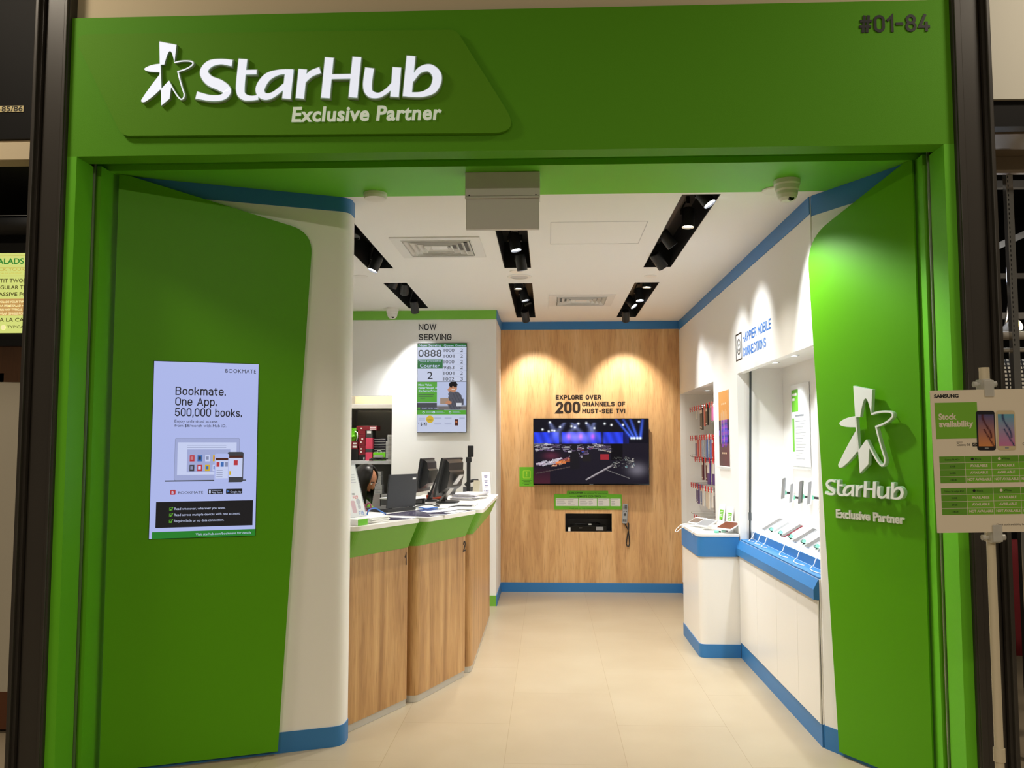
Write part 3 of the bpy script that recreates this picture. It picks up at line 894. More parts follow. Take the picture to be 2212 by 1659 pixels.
spotlight((0.883, 4.620, 2.86), (1.55, 4.30, 1.75), SB + 'brightly lit white, nearest the entrance, aimed at the green panel', 'cool', 56, 76, 0.7, 26)
spotlight((0.848, 5.134, 2.865), (0.7, 4.9, 0), SB + 'lit warm, second from the entrance in the blue band slot', 'warm', 58, 112, 1.0)
spotlight((0.825, 5.608, 2.86), (1.43, 5.72, 2.07), SB + 'tilted to the wall, third from the entrance by the blue band', 'cool', 34, 66, 1.0)
spotlight((0.815, 6.000, 2.80), (1.43, 6.35, 2.02), SB + 'tilted to the wall, hanging out of the far slot end', 'cool', 30, 60, 1.0)
spotlight((0.827, 7.121, 2.865), (0.7, 6.9, 0), SB + 'lit warm, first in the short slot by the blue band', 'warm', 52, 112, 1.0)
spotlight((0.836, 7.747, 2.86), (1.0, 7.2, 0), SB + 'lit white, second in the short slot by the blue band', 'cool', 45, 110, 1.0)
spotlight((0.822, 8.120, 2.87), (1.43, 7.80, 1.98), SB + 'tilted to the wall, third in the short slot by the blue band', 'cool', 28, 56, 1.0)
spotlight((0.785, 8.600, 2.80), (0.84, 9.22, 1.95), SB + 'lit warm, over the wood wall on the accessory niche side', 'warm', 62, 66, 0.7)

# ---- air grilles with concentric square louvres
def vent(x0, x1, y0, y1, label):
    cx, cy = (x0 + x1) / 2, (y0 + y1) / 2
    t = thing('air_grille', label, 'air vent', (cx, cy, ZC), 'square air grilles in the ceiling')
    G = Fr((cx, cy, ZC), (1, 0, 0), (0, -1, 0))
    h = (x1 - x0) / 2
    def ring(mb, a, b, na, nb, th=0.004):
        A = [(-a, -a), (a, -a), (a, a), (-a, a)]; B = [(-b, -b), (b, -b), (b, b), (-b, b)]
        for i in range(4):
            j = (i + 1) % 4
            vs = [G.p(*A[i], na), G.p(*A[j], na), G.p(*B[j], nb), G.p(*B[i], nb)]
            vs += [v - G.N * th for v in vs]
            mb.add(vs, [(0, 1, 2, 3), (7, 6, 5, 4), (0, 4, 5, 1), (1, 5, 6, 2), (2, 6, 7, 3), (3, 7, 4, 0)], False)
    mb = MB(mat('vent_white', (0.88, 0.875, 0.86), 0.5)); ring(mb, h, h * .76, 0.008, 0.008, 0.008); ring(mb, h * .78, h * .76, 0.012, 0.012, 0.03)
    mb.build('frame', t)
    mb = MB(mat('vent_inside', (0.12, 0.12, 0.12), 0.7)); mb.box(G, -h * .8, h * .8, -h * .8, h * .8, -0.09, -0.085)
    mb.build('duct', t)
    for q in (0.74, 0.60, 0.46, 0.32, 0.18):
        mb = MB(MATS['vent_white'])
        (ring(mb, h * q, h * (q - 0.09), 0.011, -0.014, 0.003), ring(mb, h * q, h * (q - .008), 0.016, 0.016, 0.006)) if q > .2 else mb.box(G, -h * q, h * q, -h * q, h * q, -0.012, 0.006)
        mb.build('louvre', t)
vent(*VENTS[0], 'large square white air grille in the ceiling nearest the entrance')
vent(*VENTS[1], 'square white air grille in the ceiling near the wood wall')

# ---- small ceiling discs
def ceil_disc(x, y, r, h, label, name, cat, grille=False, m_=None):
    G = Fr((x, y, ZC), (1, 0, 0), (0, -1, 0))
    t = thing(name, label, cat, (x, y, ZC))
    mb = MB(m_ or WHITEG)
    mb.lathe(G, [(r, 0.0), (r, h * .5), (r * .93, h), (r * .75 if grille else 0.0005, h)], 28)
    mb.build('rim' if grille else 'cover', t)
    if grille:
        mb = MB(LGREY); mb.lathe(G, [(r * .76, h * .8), (r * .5, h * 1.0), (0.0005, h * 1.05)], 28); mb.build('mesh_grille', t)
    return t
ceil_disc(-0.223, 6.702, 0.095, 0.008, 'round white ceiling speaker between two lighting slots', 'ceiling_speaker', 'ceiling speaker', True)
ceil_disc(-0.241, 6.50, 0.05, 0.006, 'small white ceiling plate in front of the round speaker', 'sprinkler_plate', 'ceiling plate')
ceil_disc(-0.913, 4.433, 0.062, 0.03, 'white round detector where green ceiling meets white', 'smoke_detector', 'detector')
ceil_disc(-1.483, 6.649, 0.06, 0.005, 'flat white ceiling plate between the slots on the counter side', 'sprinkler_plate', 'ceiling plate')
ceil_disc(0.811, 6.727, 0.05, 0.006, 'flat white ceiling plate between the slots by the blue band', 'sprinkler_plate', 'ceiling plate')
ceil_disc(1.20, 4.455, 0.075, 0.01, 'flat white disc on the ceiling behind the dome camera', 'access_disc', 'ceiling plate')

t = thing('access_hatch', 'flush white access hatch with hairline joints in the middle of the ceiling', 'access hatch', (0.30, 5.35, ZC))
mb = MB(LGREY); HF_ = Fr((0, 0, ZC), (1, 0, 0), (0, -1, 0)); mb.stroke(HF_, rect(0.02, -5.62, 0.60, -5.06), .0035, 0.0005, 0.0012, closed=True); mb.build('joint', t)
# ---- cameras
def dome(F, label, s=1.0, turn=(0, -0.8, 0.6)):
    """a dome camera; frame n points away from what it is fixed to"""
    t = thing('dome_camera', label, 'security camera', F.O)
    W_ = mat('camera_white', (0.88, 0.87, 0.84), 0.35)
    mb = MB(W_); mb.lathe(F, [(.062 * s, 0), (.062 * s, .02 * s), (.058 * s, .028 * s), (.056 * s, .048 * s), (.05 * s, .056 * s)], 28)
    mb.build('base', t)
    mb = MB(W_); mb.lathe(F, [(.05 * s, .054 * s), (.049 * s, .07 * s), (.042 * s, .088 * s), (.028 * s, .101 * s), (.0005, .107 * s)], 28)
    b = mb.build('dome', t)
    c = F.p(0, 0, .06 * s); d = Vector(turn).normalized()
    G = Fr(c + d * .047 * s, d.cross(Vector((0, 0, 1))), Vector((0, 0, 1)))
    if G.N.dot(d) < 0:
        G = Fr(G.O, -G.U, G.V)
    mb = MB(BLACKG); mb.cyl(G, .014 * s, -.01 * s, .003 * s, 16)
    mb.build('lens', t)
    return t
dome(Fr((1.21, 4.30, ZC), (1, 0, 0), (0, -1, 0)), 'white dome camera hanging from the green entrance ceiling', 1.05, (0.25, -0.75, -0.75))
dome(Fr((-1.513, 8.22, ZC), (1, 0, 0), (0, -1, 0)), 'small white dome camera on the white ceiling above the green band', 1.0, (0.3, -0.8, -0.7))

# ---- the grey box of the exit sign, seen from its blank back
t = thing('exit_sign', 'grey metal exit sign box hanging from the green ceiling, blank side shown', 'exit sign', (-0.218, 4.14, ZC))
G = FRONT(4.10)
GB = mat('grey_metal_paint', (0.80, 0.79, 0.78), 0.42)
mb = MB(GB); mb.box(G, -0.402, -0.036, 2.765, ZC - .0005, -0.075, 0.004, 0.003)
mb.box(G, -0.402, -0.036, 2.752, 2.764, -0.075, 0.006, 0.002)
mb.build('housing', t)
mb = MB(GB); mb.box(G, -0.398, -0.040, 2.60, 2.752, -0.03, 0.0, 0.003)
mb.build('sign_plate', t)
for x in (-0.382, -0.056):
    mb = MB(BLACK); mb.cyl(Fr(G.p(x, 2.768, 0.004), G.U, G.V), 0.0035, 0, 0.002, 10); mb.build('screw', t)

# ================================================================== signs of the shopfront
def qb(p0, p1, p2, k=6):
    return [((1 - t) ** 2 * p0[0] + 2 * t * (1 - t) * p1[0] + t * t * p2[0], (1 - t) ** 2 * p0[1] + 2 * t * (1 - t) * p1[1] + t * t * p2[1]) for t in [i / k for i in range(1, k + 1)]]
def curve_pts(p, *segs):
    out = [p]
    for sg in segs:
        if len(sg) == 1:
            out.append(sg[0])
        else:
            out += qb(out[-1], sg[0], sg[1])
    return out
# star figure, drawn on a grid of 340 x 433 with y down
EM_FILL = [
    curve_pts((1093, 285), ((1208, 310),), ((1197, 430),), ((1182, 350), (1165, 350)), ((1150, 352), (1130, 441)), ((1100, 441),)),
    curve_pts((1098, 436), ((1030, 440), (998, 466)), ((990, 490), (1103, 491))),
    curve_pts((1103, 506), ((1030, 600), (984, 676)), ((980, 700), (1010, 690)), ((1060, 660), (1108, 608))),
    [(1112, 608), (1162, 553), (1180, 590), (1172, 672), (1118, 718)],
]
EM_LINE = [
    curve_pts((1197, 430), ((1240, 415), (1300, 421)), ((1330, 428), (1318, 446)), ((1290, 475), (1222, 490)), ((1240, 565), (1268, 640)), ((1272, 676), (1248, 677)), ((1225, 670), (1162, 553))),
    [(1100, 436), (1112, 612)],
]
def emblem(mb, F, x0, y0, h, n0, n1, lw=0.02):
    """x0, y0: lower left corner, h: height"""
    k = h / 433.0
    T = lambda p: (x0 + (p[0] - 985) * k, y0 + (718 - p[1]) * k)
    for pl in EM_FILL:
        mb.prism(F, [T(p) for p in pl], n0, n1)
    for pl in EM_LINE:
        mb.stroke(F, [T(p) for p in pl], lw * h, n0, n1 - 0.0006)

def vstroke(mb, T, pts, n0, n1, F, k=1.0, grow_=0.0):
    """a smooth line of changing width through (x, y, width) points"""
    P = [Vector((a, b, c)) for a, b, c in pts]
    C_ = []
    for i in range(len(P) - 1):
        a = P[max(0, i - 1)]; b = P[i]; c = P[i + 1]; d = P[min(len(P) - 1, i + 2)]
        m = 1 if len(P) == 2 else 7
        for j in range(m):
            q = j / m
            C_.append(0.5 * ((2 * b) + (c - a) * q + (2 * a - 5 * b + 4 * c - d) * q * q + (3 * b - 3 * c + d - a) * q ** 3))
    C_.append(P[-1])
    L = []; R = []
    for i, p in enumerate(C_):
        a = C_[max(0, i - 1)]; b = C_[min(len(C_) - 1, i + 1)]
        t = Vector((b.x - a.x, b.y - a.y)).normalized(); nrm = Vector((-t.y, t.x)) * (p.z / 2 + grow_)
        e = t * (grow_ if i == len(C_) - 1 else (-grow_ if i == 0 else 0))
        L.append(T((p.x + nrm.x + e.x, p.y + nrm.y + e.y))); R.append(T((p.x - nrm.x + e.x, p.y - nrm.y + e.y)))
    for i in range(len(C_) - 1):
        mb.prism(F, [L[i], L[i + 1], R[i + 1], R[i]], n0, n1)
# the wordmark on a drawing grid, y down
WORD = [
    [(1580, 432, 40), (1500, 421, 34), (1425, 436, 46), (1388, 484, 54), (1425, 538, 62), (1500, 570, 66), (1550, 606, 54), (1522, 645, 38), (1440, 651, 36), (1340, 630, 44)],
    [(1655, 408, 58), (1641, 590, 58), (1662, 642, 44), (1710, 656, 30), (1765, 652, 28)], [(1640, 492, 28), (1750, 492, 28)],
    [(2000, 494, 30), (1905, 496, 32), (1822, 528, 52), (1776, 600, 60), (1806, 645, 44), (1868, 636, 34), (1955, 572, 30)], [(1975, 480, 56), (1958, 662, 56)],
    [(2066, 480, 56), (2050, 662, 56)], [(2078, 552, 28), (2122, 510, 38), (2184, 487, 38)],
    [(2246, 410, 58), (2224, 662, 58)], [(2434, 410, 58), (2411, 662, 58)], [(2240, 530, 28), (2420, 530, 28)],
    [(2521, 480, 58), (2508, 590, 58), (2528, 640, 46), (2585, 652, 30), (2640, 624, 28), (2690, 575, 26)], [(2706, 480, 56), (2692, 662, 56)],
    [(2801, 410, 58), (2777, 662, 58)], [(2810, 560, 26), (2860, 500, 36), (2930, 488, 46), (2978, 540, 60), (2955, 615, 52), (2880, 650, 32), (2780, 650, 26)],
]
def wordmark(mb, F, x0, y0, w, h, n0, n1, grow_=0.0):
    kx = w / (3006.0 - 1340.0); ky = h / 252.0
    T = lambda p: (x0 + (p[0] - 1340) * kx, y0 + (662 - p[1]) * ky)
    for i, st in enumerate(WORD):
        vstroke(mb, T, st, n0, n1 + i * 0.00015, F, 1.0, grow_)
SIGNLIT = mat('sign_letter_white', (0.90, 0.93, 1.0), 0.25, emit=0.62)
SIGNEDGE = mat('sign_letter_rim', (0.62, 0.72, 0.62), 0.3)
t = thing('fascia_sign', 'big green fascia sign with white star figure and wordmark above the entrance', 'shop sign', (-1.17, FY - 0.04, 2.955))
SF = FRONT(FY)
pts = rnd([(-2.188, 3.442), (-0.41, 3.427), (-0.118, 2.945), (-1.938, 2.958)], [0.05, 0.06, 0.07, 0.06], 8)
mb = MB(GREEN_S); mb.prism(SF, pts, 0, 0.022)
mb.build('backboard', t)
SF = SF.at(0, 0, -0.013)
def framed(fn, name, n0, n1, parent):
    mb = MB(SIGNEDGE); fn(mb, n0, n1 - 0.002); mb.m(SIGNLIT); fn(mb, n1 - 0.0018, n1)
    return mb.build(name, parent)
mb = MB(SIGNEDGE); emblem(mb, SF, -1.846, 3.088, 0.306, 0.035, 0.051, 0.026)
mb.m(SIGNLIT); emblem(mb, SF, -1.844, 3.090, 0.300, 0.051, 0.0525, 0.018)
mb.build('emblem', t)
mb = MB(SIGNEDGE); wordmark(mb, SF, -1.590, 3.111, 1.116, 0.187, 0.035, 0.051, 6.0)
mb.m(SIGNLIT); wordmark(mb, SF, -1.590, 3.112, 1.116, 0.186, 0.0535, 0.0545)
mb.build('wordmark', t)
mb = MB(mat('tagline_white', (0.86, 0.91, 0.84), 0.35, emit=0.25)); mb.text(SF, 'Exclusive Partner', -1.155, 3.011, 0.064, 0.678, n=0.035, bold=0.026, ext=0.006, shear=0.10, sp=1.05)
mb.build('tagline', t)

SF = FRONT(FY)
t = thing('unit_number', 'black unit number #01-84 on the top corner of the green fascia', 'number sign', (1.547, FY, 3.386))
mb = MB(INK); din(mb, SF, '#01-84', 1.392, 3.384, 0.080, 0.310, n=0.0005, wt=1.9, ext=0.003)
mb.build('lettering', t)

# ---- white stand-off logo on the right-hand green panel
RIMW = mat('logo_white', (0.95, 0.97, 0.95), 0.3)
RIMG = mat('logo_acrylic_side', (0.70, 0.82, 0.70), 0.2)
t = thing('wall_logo', 'raised white star figure and wordmark standing off the green panel', 'logo sign', RP.p(0.13, 1.2, 0.004))
mb = MB(RIMG); emblem(mb, RP, 0.083, 1.412, 0.432, 0.026, 0.043, 0.026); mb.m(RIMW); emblem(mb, RP, 0.084, 1.414, 0.428, 0.0435, 0.046, 0.020)
for x, y in ((0.248, 1.809), (0.148, 1.664), (0.143, 1.53), (0.238, 1.49), (0.400, 1.692)):
    mb.m(RIMG); mb.cyl(Fr(RP.p(x, y, 0.0045), RP.U, RP.V), 0.003, 0, 0.0212, 8)
mb.build('emblem', t)
mb = MB(RIMG); wordmark(mb, RP, -0.008, 1.300, 0.474, 0.076, 0.026, 0.0435, 5.0)
mb.m(RIMW); wordmark(mb, RP, -0.008, 1.3005, 0.474, 0.075, 0.0462, 0.047)
mb.build('wordmark', t)
mb = MB(RIMW); mb.text(RP, 'Exclusive Partner', 0.027, 1.186, 0.040, 0.408, n=0.0045, bold=0.03, ext=0.008)
mb.build('tagline', t)

# ================================================================== advert screen in the left-hand green panel
def scr(name, c, e=0.85):
    return mat('screen_' + name, c, 0.3, emit=e)
S_W = scr('pale_blue', (0.70, 0.745, 0.95), 0.9); S_K = scr('ink', (0.06, 0.07, 0.10), 0.8); S_G = scr('green', (0.13, 0.52, 0.17)); S_GR = scr('grey', (0.55, 0.58, 0.72))
S_LG = scr('light_grey', (0.66, 0.70, 0.88)); S_WW = scr('white', (0.82, 0.86, 1.0)); S_BR = scr('brown', (0.30, 0.13, 0.10)); S_R = scr('red', (0.75, 0.22, 0.25))
S_Y = scr('yellow', (0.86, 0.72, 0.15)); S_B = scr('blue', (0.25, 0.45, 0.75)); S_OR = scr('orange', (0.80, 0.48, 0.30)); S_PK = scr('pink', (0.8, 0.5, 0.55)); S_LIME = scr('lime', (0.40, 0.72, 0.18)); S_DG = scr('dark_grey', (0.24, 0.25, 0.28))
su0, sv0, su1, sv1 = ul(-1.938), 1.096, ul(-1.480), 1.964
sw, sh = su1 - su0, sv1 - sv0
t = thing('advert_screen', 'portrait advertising screen with a pale blue book app advert in the green panel', 'screen', LP.p((su0 + su1) / 2, sv0, 0))
mb = MB(BLACKG); mb.box(LP, su0 - .002, su1 + .002, sv0 - .002, sv1 + .002, 0.0002, 0.002)
mb.build('bezel', t)
D = LP.at(su0, sv0, 0.0022)
mb = MB(S_W); mb.fr(D, 0, 0, sw, sh)
X = lambda f: f * sw
Y_ = lambda f: (1 - f) * sh
L1, L2, L3 = 0.0004, 0.0008, 0.0012
mb.m(S_K)
mb.text(D, 'BOOKMATE', X(.975), Y_(.055), 0.019, X(.30), 'r', L1, sp=1.15)
din(mb, D, 'Bookmate.', X(.205), Y_(.190), 0.041, X(.48), 'l', L1, wt=1.45)
din(mb, D, 'One App.', X(.205), Y_(.250), 0.041, X(.395), 'l', L1, wt=1.45)
din(mb, D, '500,000 books.', X(.205), Y_(.312), 0.041, X(.64), 'l', L1, wt=1.45)
mb.text(D, 'Enjoy unlimited access', X(.205), Y_(.347), 0.0135, X(.405), 'l', L1)
mb.text(D, 'from $8/month with Hub iD.', X(.205), Y_(.372), 0.0135, X(.49), 'l', L1)
# laptop picture
mb.m(S_LG); mb.flat(D, rnd(rect(X(.215), Y_(.675), X(.83), Y_(.437)), .008, 3), L1)
mb.m(S_GR); mb.stroke(D, rnd(rect(X(.215), Y_(.675), X(.83), Y_(.437)), .008, 3), .0018, L2, closed=True)
mb.m(S_WW); mb.fr(D, X(.24), Y_(.645), X(.80), Y_(.460), L2)
mb.m(S_DG); mb.fr(D, X(.13), Y_(.682), X(.90), Y_(.675), L1); mb.m(S_LG)
mb.m(S_GR)
for q in (.475, .487):
    mb.fr(D, X(.33), Y_(q + .003), X(.70), Y_(q), L3)
mb.m(S_LG); mb.fr(D, X(.33), Y_(.63), X(.74), Y_(.50), L3)
bookcol = [(S_R, S_PK), (S_B, S_DG), (S_WW, S_GR), (S_Y, S_OR), (S_DG, S_GR), (S_R, S_WW), (S_Y, S_B), (S_WW, S_B)]
for i in range(8):
    cx, cy = .355 + .073 * (i % 4), .533 + .055 * (i // 4)
    a, b = bookcol[i]
    mb.m(a); mb.fr(D, X(cx), Y_(cy + .036), X(cx + .046), Y_(cy), .0016)
    mb.m(b); mb.fr(D, X(cx + .008), Y_(cy + .026), X(cx + .034), Y_(cy + .008), .0018)
# phones
mb.m(S_DG); mb.flat(D, rnd(rect(X(.715), Y_(.69), X(.87), Y_(.515)), .01, 4), .002)
mb.m(S_WW); mb.fr(D, X(.73), Y_(.66), X(.862), Y_(.55), .0023); mb.m(S_BR); mb.fr(D, X(.73), Y_(.55), X(.862), Y_(.537), .0023)
mb.m(S_R); mb.fr(D, X(.775), Y_(.592), X(.815), Y_(.563), .0025); mb.m(S_Y); mb.fr(D, X(.735), Y_(.647), X(.75), Y_(.625), .0025)
mb.m(S_W); mb.flat(D, rnd(rect(X(.592), Y_(.694), X(.73), Y_(.525)), .01, 4), .0026)
mb.m(S_WW); mb.fr(D, X(.602), Y_(.667), X(.722), Y_(.55), .0028); mb.m(S_BR); mb.fr(D, X(.602), Y_(.563), X(.722), Y_(.55), .003)
for i, m_ in enumerate((S_R, S_B, S_GR)):
    mb.m(m_); mb.fr(D, X(.61 + i * .04), Y_(.6), X(.64 + i * .04), Y_(.573), .003)
mb.m(S_GR)
for i in range(4):
    mb.fr(D, X(.612), Y_(.622 + i * .012), X(.67), Y_(.619 + i * .012), .003)
# badges
mb.m(S_R); mb.flat(D, rnd(rect(X(.182), Y_(.756), X(.232), Y_(.728)), .004, 3), L1); mb.m(S_WW); mb.text(D, 'B', X(.195), Y_(.750), .012, n=L2, bold=.03)
mb.m(S_DG); mb.text(D, 'BOOKMATE', X(.255), Y_(.752), .012, X(.235), 'l', L1)
mb.m(S_K); mb.flat(D, rnd(rect(X(.535), Y_(.756), X(.68), Y_(.728)), .003, 3), L1); mb.flat(D, rnd(rect(X(.708), Y_(.756), X(.865), Y_(.728)), .003, 3), L1)
mb.m(S_WW); mb.text(D, 'App Store', X(.573), Y_(.752), .009, X(.098), 'l', L2); mb.text(D, 'Available on the', X(.573), Y_(.739), .004, X(.09), 'l', L2); mb.flat(D, rnd(rect(X(.545), Y_(.752), X(.562), Y_(.732)), .0015, 2), L2)
mb.text(D, 'Google play', X(.75), Y_(.750), .009, X(.105), 'l', L2); mb.m(S_B); mb.flat(D, [(X(.718), Y_(.75)), (X(.743), Y_(.742)), (X(.718), Y_(.734))], L2)
# black band with ticks
mb.m(S_K); mb.fr(D, X(.055), Y_(.94), X(.972), Y_(.795), L1)
for i, tx in enumerate(('Read whenever, wherever you want.', 'Read across multiple devices with one account.', 'Require little or no data connection.')):
    yy = .842 + i * .034
    mb.m(S_WW); mb.text(D, tx, X(.225), Y_(yy), .0115, X((.48, .625, .47)[i]), 'l', L2)
    mb.m(S_LIME); mb.stroke(D, rect(X(.18), Y_(yy + .003), X(.205), Y_(yy - .013)), .0015, L2, closed=True); mb.stroke(D, [(X(.184), Y_(yy - .007)), (X(.193), Y_(yy)), (X(.214), Y_(yy - .016))], .003, L3)
mb.m(S_G); mb.fr(D, X(.025), Y_(1.0), X(1), Y_(.962), L1); mb.m(S_WW); mb.text(D, 'Visit starhub.com/bookmate for details', X(.96), Y_(.988), .0115, X(.53), 'r', L2)
mb.build('display', t)

# ================================================================== things on the rear wood wall
BF = FRONT(YB)
t = thing('wall_lettering', 'dark brown words about 200 television channels on the wood wall', 'wall lettering', BF.p(0.45, 1.89, 0))
mb = MB(BROWNINK)
din(mb, BF, 'EXPLORE OVER', 0.083, 2.040, 0.050, 0.490, n=.0005, wt=2.9, ext=.002)
din(mb, BF, '200', 0.083, 1.892, 0.128, 0.262, n=.0005, wt=2.7, ext=.002)
din(mb, BF, 'CHANNELS OF', 0.366, 1.968, 0.050, 0.463, n=.0005, wt=2.9, ext=.002)
din(mb, BF, 'MUST-SEE TV!', 0.366, 1.893, 0.050, 0.463, n=.0005, wt=2.9, ext=.002)
mb.build('lettering', t)

# ---- television with a concert on it
def tvpic(x, y):
    """stage in blue light over a dark hall with desks"""
    r_ = random.Random(int(x * 997) * 1009 + int(y * 571))
    c = [0.003, 0.003, 0.008]
    def add(r, g, b, k):
        c[0] += r * k; c[1] += g * k; c[2] += b * k
    g = lambda v, m, s: math.exp(-((v - m) / s) ** 2)
    if y > .62:                                   # stage screens
        if y < .80 and x < .83:
            k = 1.0 if (x < .22 or .245 < x < .585 or .61 < x < .78) else 0.15
            k *= .55 + .45 * math.sin(x * 40 + y * 9) ** 2
            if .24 < x < .59 and y < .80: k *= 1.0
            add(.02, .05, .80, k * (1 if y < .79 else .4))
            add(.30, .25, .75, .7 * g(x, .37, .08) * g(y, .72, .07))
            for xx in (.305, .41, .515):
                add(.55, .04, .20, .9 * g(x, xx, .016) * g(y, .73, .04))
        for xx, tt in ((.14, -.3), (.39, .45), (.46, -.4), (.53, .2), (.33, -.5), (.27, .4)):
            d = abs(x - xx - (y - .95) * tt)
            if .64 < y < .95: add(.35, .42, .9, .45 * math.exp(-(d / (.012 + .10 * (.95 - y))) ** 2) * (y - .60) * 2)
        for xx, yy in ((.14, .95), (.075, .84), (.13, .81), (.16, .825), (.18, .82), (.36, .87), (.39, .93), (.46, .94), (.33, .89), (.53, .86), (.62, .93), (.68, .91), (.78, .91), (.92, .96), (.23, .88)):
            add(.9, .95, 1.0, 1.2 * math.exp(-((x - xx) ** 2 + ((y - yy) * .58) ** 2) / .00006))
    for x0, x1 in ((.855, .73), (.878, .79), (.905, .85), (.93, .95)):      # four beams on the right
        if y > .70:
            xc = x0 + (x1 - x0) * (y - .705) / .27
            add(.05, .12, .75, 1.0 * math.exp(-((x - xc) / .011) ** 2) * (1.1 - (y - .70) * 2.4))
        add(.8, .9, 1.0, 1.4 * math.exp(-((x - x0) ** 2 + ((y - .705) * .58) ** 2) / .00008))
    if y < .63:
        add(.006, .004, .006, 1)
        if x < .14 and y < .28: add(.05, .004, .008, max(0, 1 - y / .28))
        for (cx, cy, hw, hh, ca, sa, col_) in TVBITS:
            dx = x - cx; dy = (y - cy) * .58
            if abs(dx * ca + dy * sa) < hw and abs(-dx * sa + dy * ca) < hh:
                c = [q for q in col_]
        add(.16, .15, .18, .8 * g(x, .90, .07) * g(y, .22, .09))
        add(.10, .012, .03, .8 * g(x, .15, .06) * g(y, .43, .05))
    # two people standing in front
    if g(x, .352, .028) * g(y, .56, .045) > .35 or (.315 < x < .40 and .22 < y < .50 and abs(x - .357) < .045 - max(0, y - .44) * .4): c = [.008, .007, .010]
    if (abs(x - .725) < .05 and .36 < y < .62): c = [q * .25 for q in c]
    return c
_r = random.Random(11)
TVBITS = []
def bits(n, x0, x1, fy, spread, hw, hh, ang, pal):
    for i in range(n):
        x = _r.uniform(x0, x1); a = math.radians(ang + _r.uniform(-12, 12))
        q = _r.choice(pal); f = _r.uniform(.5, 1.1)
        TVBITS.append((x, fy(x) + _r.uniform(-spread, spread), _r.uniform(*hw), _r.uniform(*hh), math.cos(a), math.sin(a), [v * f for v in q]))
GRY = [(.20, .19, .26), (.34, .32, .38), (.07, .05, .09), (.12, .08, .16), (.45, .43, .46)]
bits(46, .02, .22, lambda x: .57, .055, (.012, .035), (.002, .006), 4, GRY)
bits(40, .25, .50, lambda x: .545, .05, (.008, .025), (.002, .008), 2, GRY + [(.05, .08, .40), (.20, .03, .05)])
bits(40, .52, .67, lambda x: .56 - (x - .6) * .3, .05, (.010, .040), (.0015, .004), -10, GRY + [(.55, .50, .46), (.50, .42, .32)])
bits(30, .04, .30, lambda x: .30 + .36 * (x - .05), .03, (.012, .035), (.003, .009), 14, [(.50, .46, .55), (.66, .60, .64), (.34, .26, .36), (.20, .06, .08)])
bits(26, .17, .32, lambda x: .30 + .42 * (x - .17), .025, (.010, .030), (.003, .009), 12, [(.70, .20, .06), (.55, .14, .05), (.62, .34, .20), (.30, .05, .04)])
bits(22, .33, .47, lambda x: .42 + .25 * (x - .33), .03, (.010, .026), (.003, .008), 12, GRY + [(.42, .40, .56)])
TVBITS.append((.617, .415, .036, .026, 1, 0, (.30, .02, .03)))
TVBITS.append((.46, .40, .035, .030, 1, 0, (.012, .010, .010)))
bits(60, .68, .88, lambda x: .33, .09, (.003, .012), (.0015, .006), -14, [(.18, .18, .17), (.30, .28, .26), (.08, .08, .08), (.42, .40, .36), (.10, .20, .22)])
TVBITS.append((.565, .17, .13, .006, math.cos(.52), math.sin(.52), (.34, .31, .33)))
TVBITS.append((.60, .19, .12, .003, math.cos(.52), math.sin(.52), (.12, .10, .11)))
TVBITS.append((.73, .15, .11, .003, math.cos(-.36), math.sin(-.36), (.16, .15, .15)))
TVBITS.append((.20, .22, .19, .004, math.cos(.20), math.sin(.20), (.07, .05, .05)))
t = thing('television', 'large black flat television showing a concert in blue light', 'television', BF.p(0.455, 1.13, 0))
x0, x1, z0, z1 = -0.158, 1.067, 1.130, 1.835
mb = MB(BLACKP); mb.box(BF, 0.20, 0.71, 1.28, 1.68, 0.001, 0.055); mb.box(BF, x0 + .01, x1 - .01, z0 + .01, z1 - .01, 0.055, 0.078, .004)
mb.build('back_cover', t)
mb = MB(BLACKG); mb.box(BF, x0, x1, z0, z1, 0.078, 0.092, 0.004)
mb.build('bezel', t)
mb = MB(attr_mat('television_picture', 1.15)); mb.pic(BF, x0 + .008, z0 + .016, x1 - .008, z1 - .008, 200, 116, tvpic, 0.0926)
mb.build('display', t)
mb = MB(LGREY); mb.text(BF, 'SAMSUNG', 0.455, z0 + .005, .006, al='c', n=.0925)
mb.build('badge', t)

# ---- green notices beside and below the television
def notice(name, label, F, w, h, m_, draw, cat='notice', th=0.003):
    t = thing(name, label, cat, F.p(w / 2, 0, 0))
    mb = MB(m_); mb.box(F, 0, w, 0, h, 0.0006, th); mb.build('card', t)
    mb = MB(INK); draw(mb, F.at(0, 0, th)); mb.build('print', t)
    return t
def draw(mb, F):
    mb.m(mat('yellow_green', (0.72, 0.86, 0.25), 0.5)); mb.stroke(F, rnd(rect(.040, .088, .118, .165), .006, 3), .005, .0004, closed=True)
    mb.fr(F, .076, .125, .082, .155, .0004); mb.fr(F, .076, .108, .082, .115, .0004)
    mb.m(INK)
    for i, (w_, s_) in enumerate(((.11, 0), (.07, 0), (.10, 0), (.05, 0))):
        mb.fr(F, .079 - w_ / 2, .058 - i * .013, .079 + w_ / 2, .0625 - i * .013, .0004)
notice('warning_card', 'small green card with an exclamation mark at the television corner', BF.at(-0.308, 1.113), 0.155, 0.205, GREENINK, draw)
t = thing('instruction_board', 'green and white remote control instructions board below the television', 'notice', BF.p(0.42, 0.866, 0))
mb = MB(GREENINK); mb.prism(BF, [(0.063, 0.866), (0.780, 0.868), (0.780, 1.028), (0.640, 1.03), (0.637, 1.066), (0.20, 1.066), (0.196, 1.03), (0.063, 1.03)], 0.0006, 0.004)
mb.build('board', t)
mb = MB(PAPER); cols = [(0.080, 0.318), (0.325, 0.517), (0.525, 0.652), (0.660, 0.768)]
for a, b in cols:
    mb.fr(BF, a, .905, b, .985, .0044)
mb.m(INK)
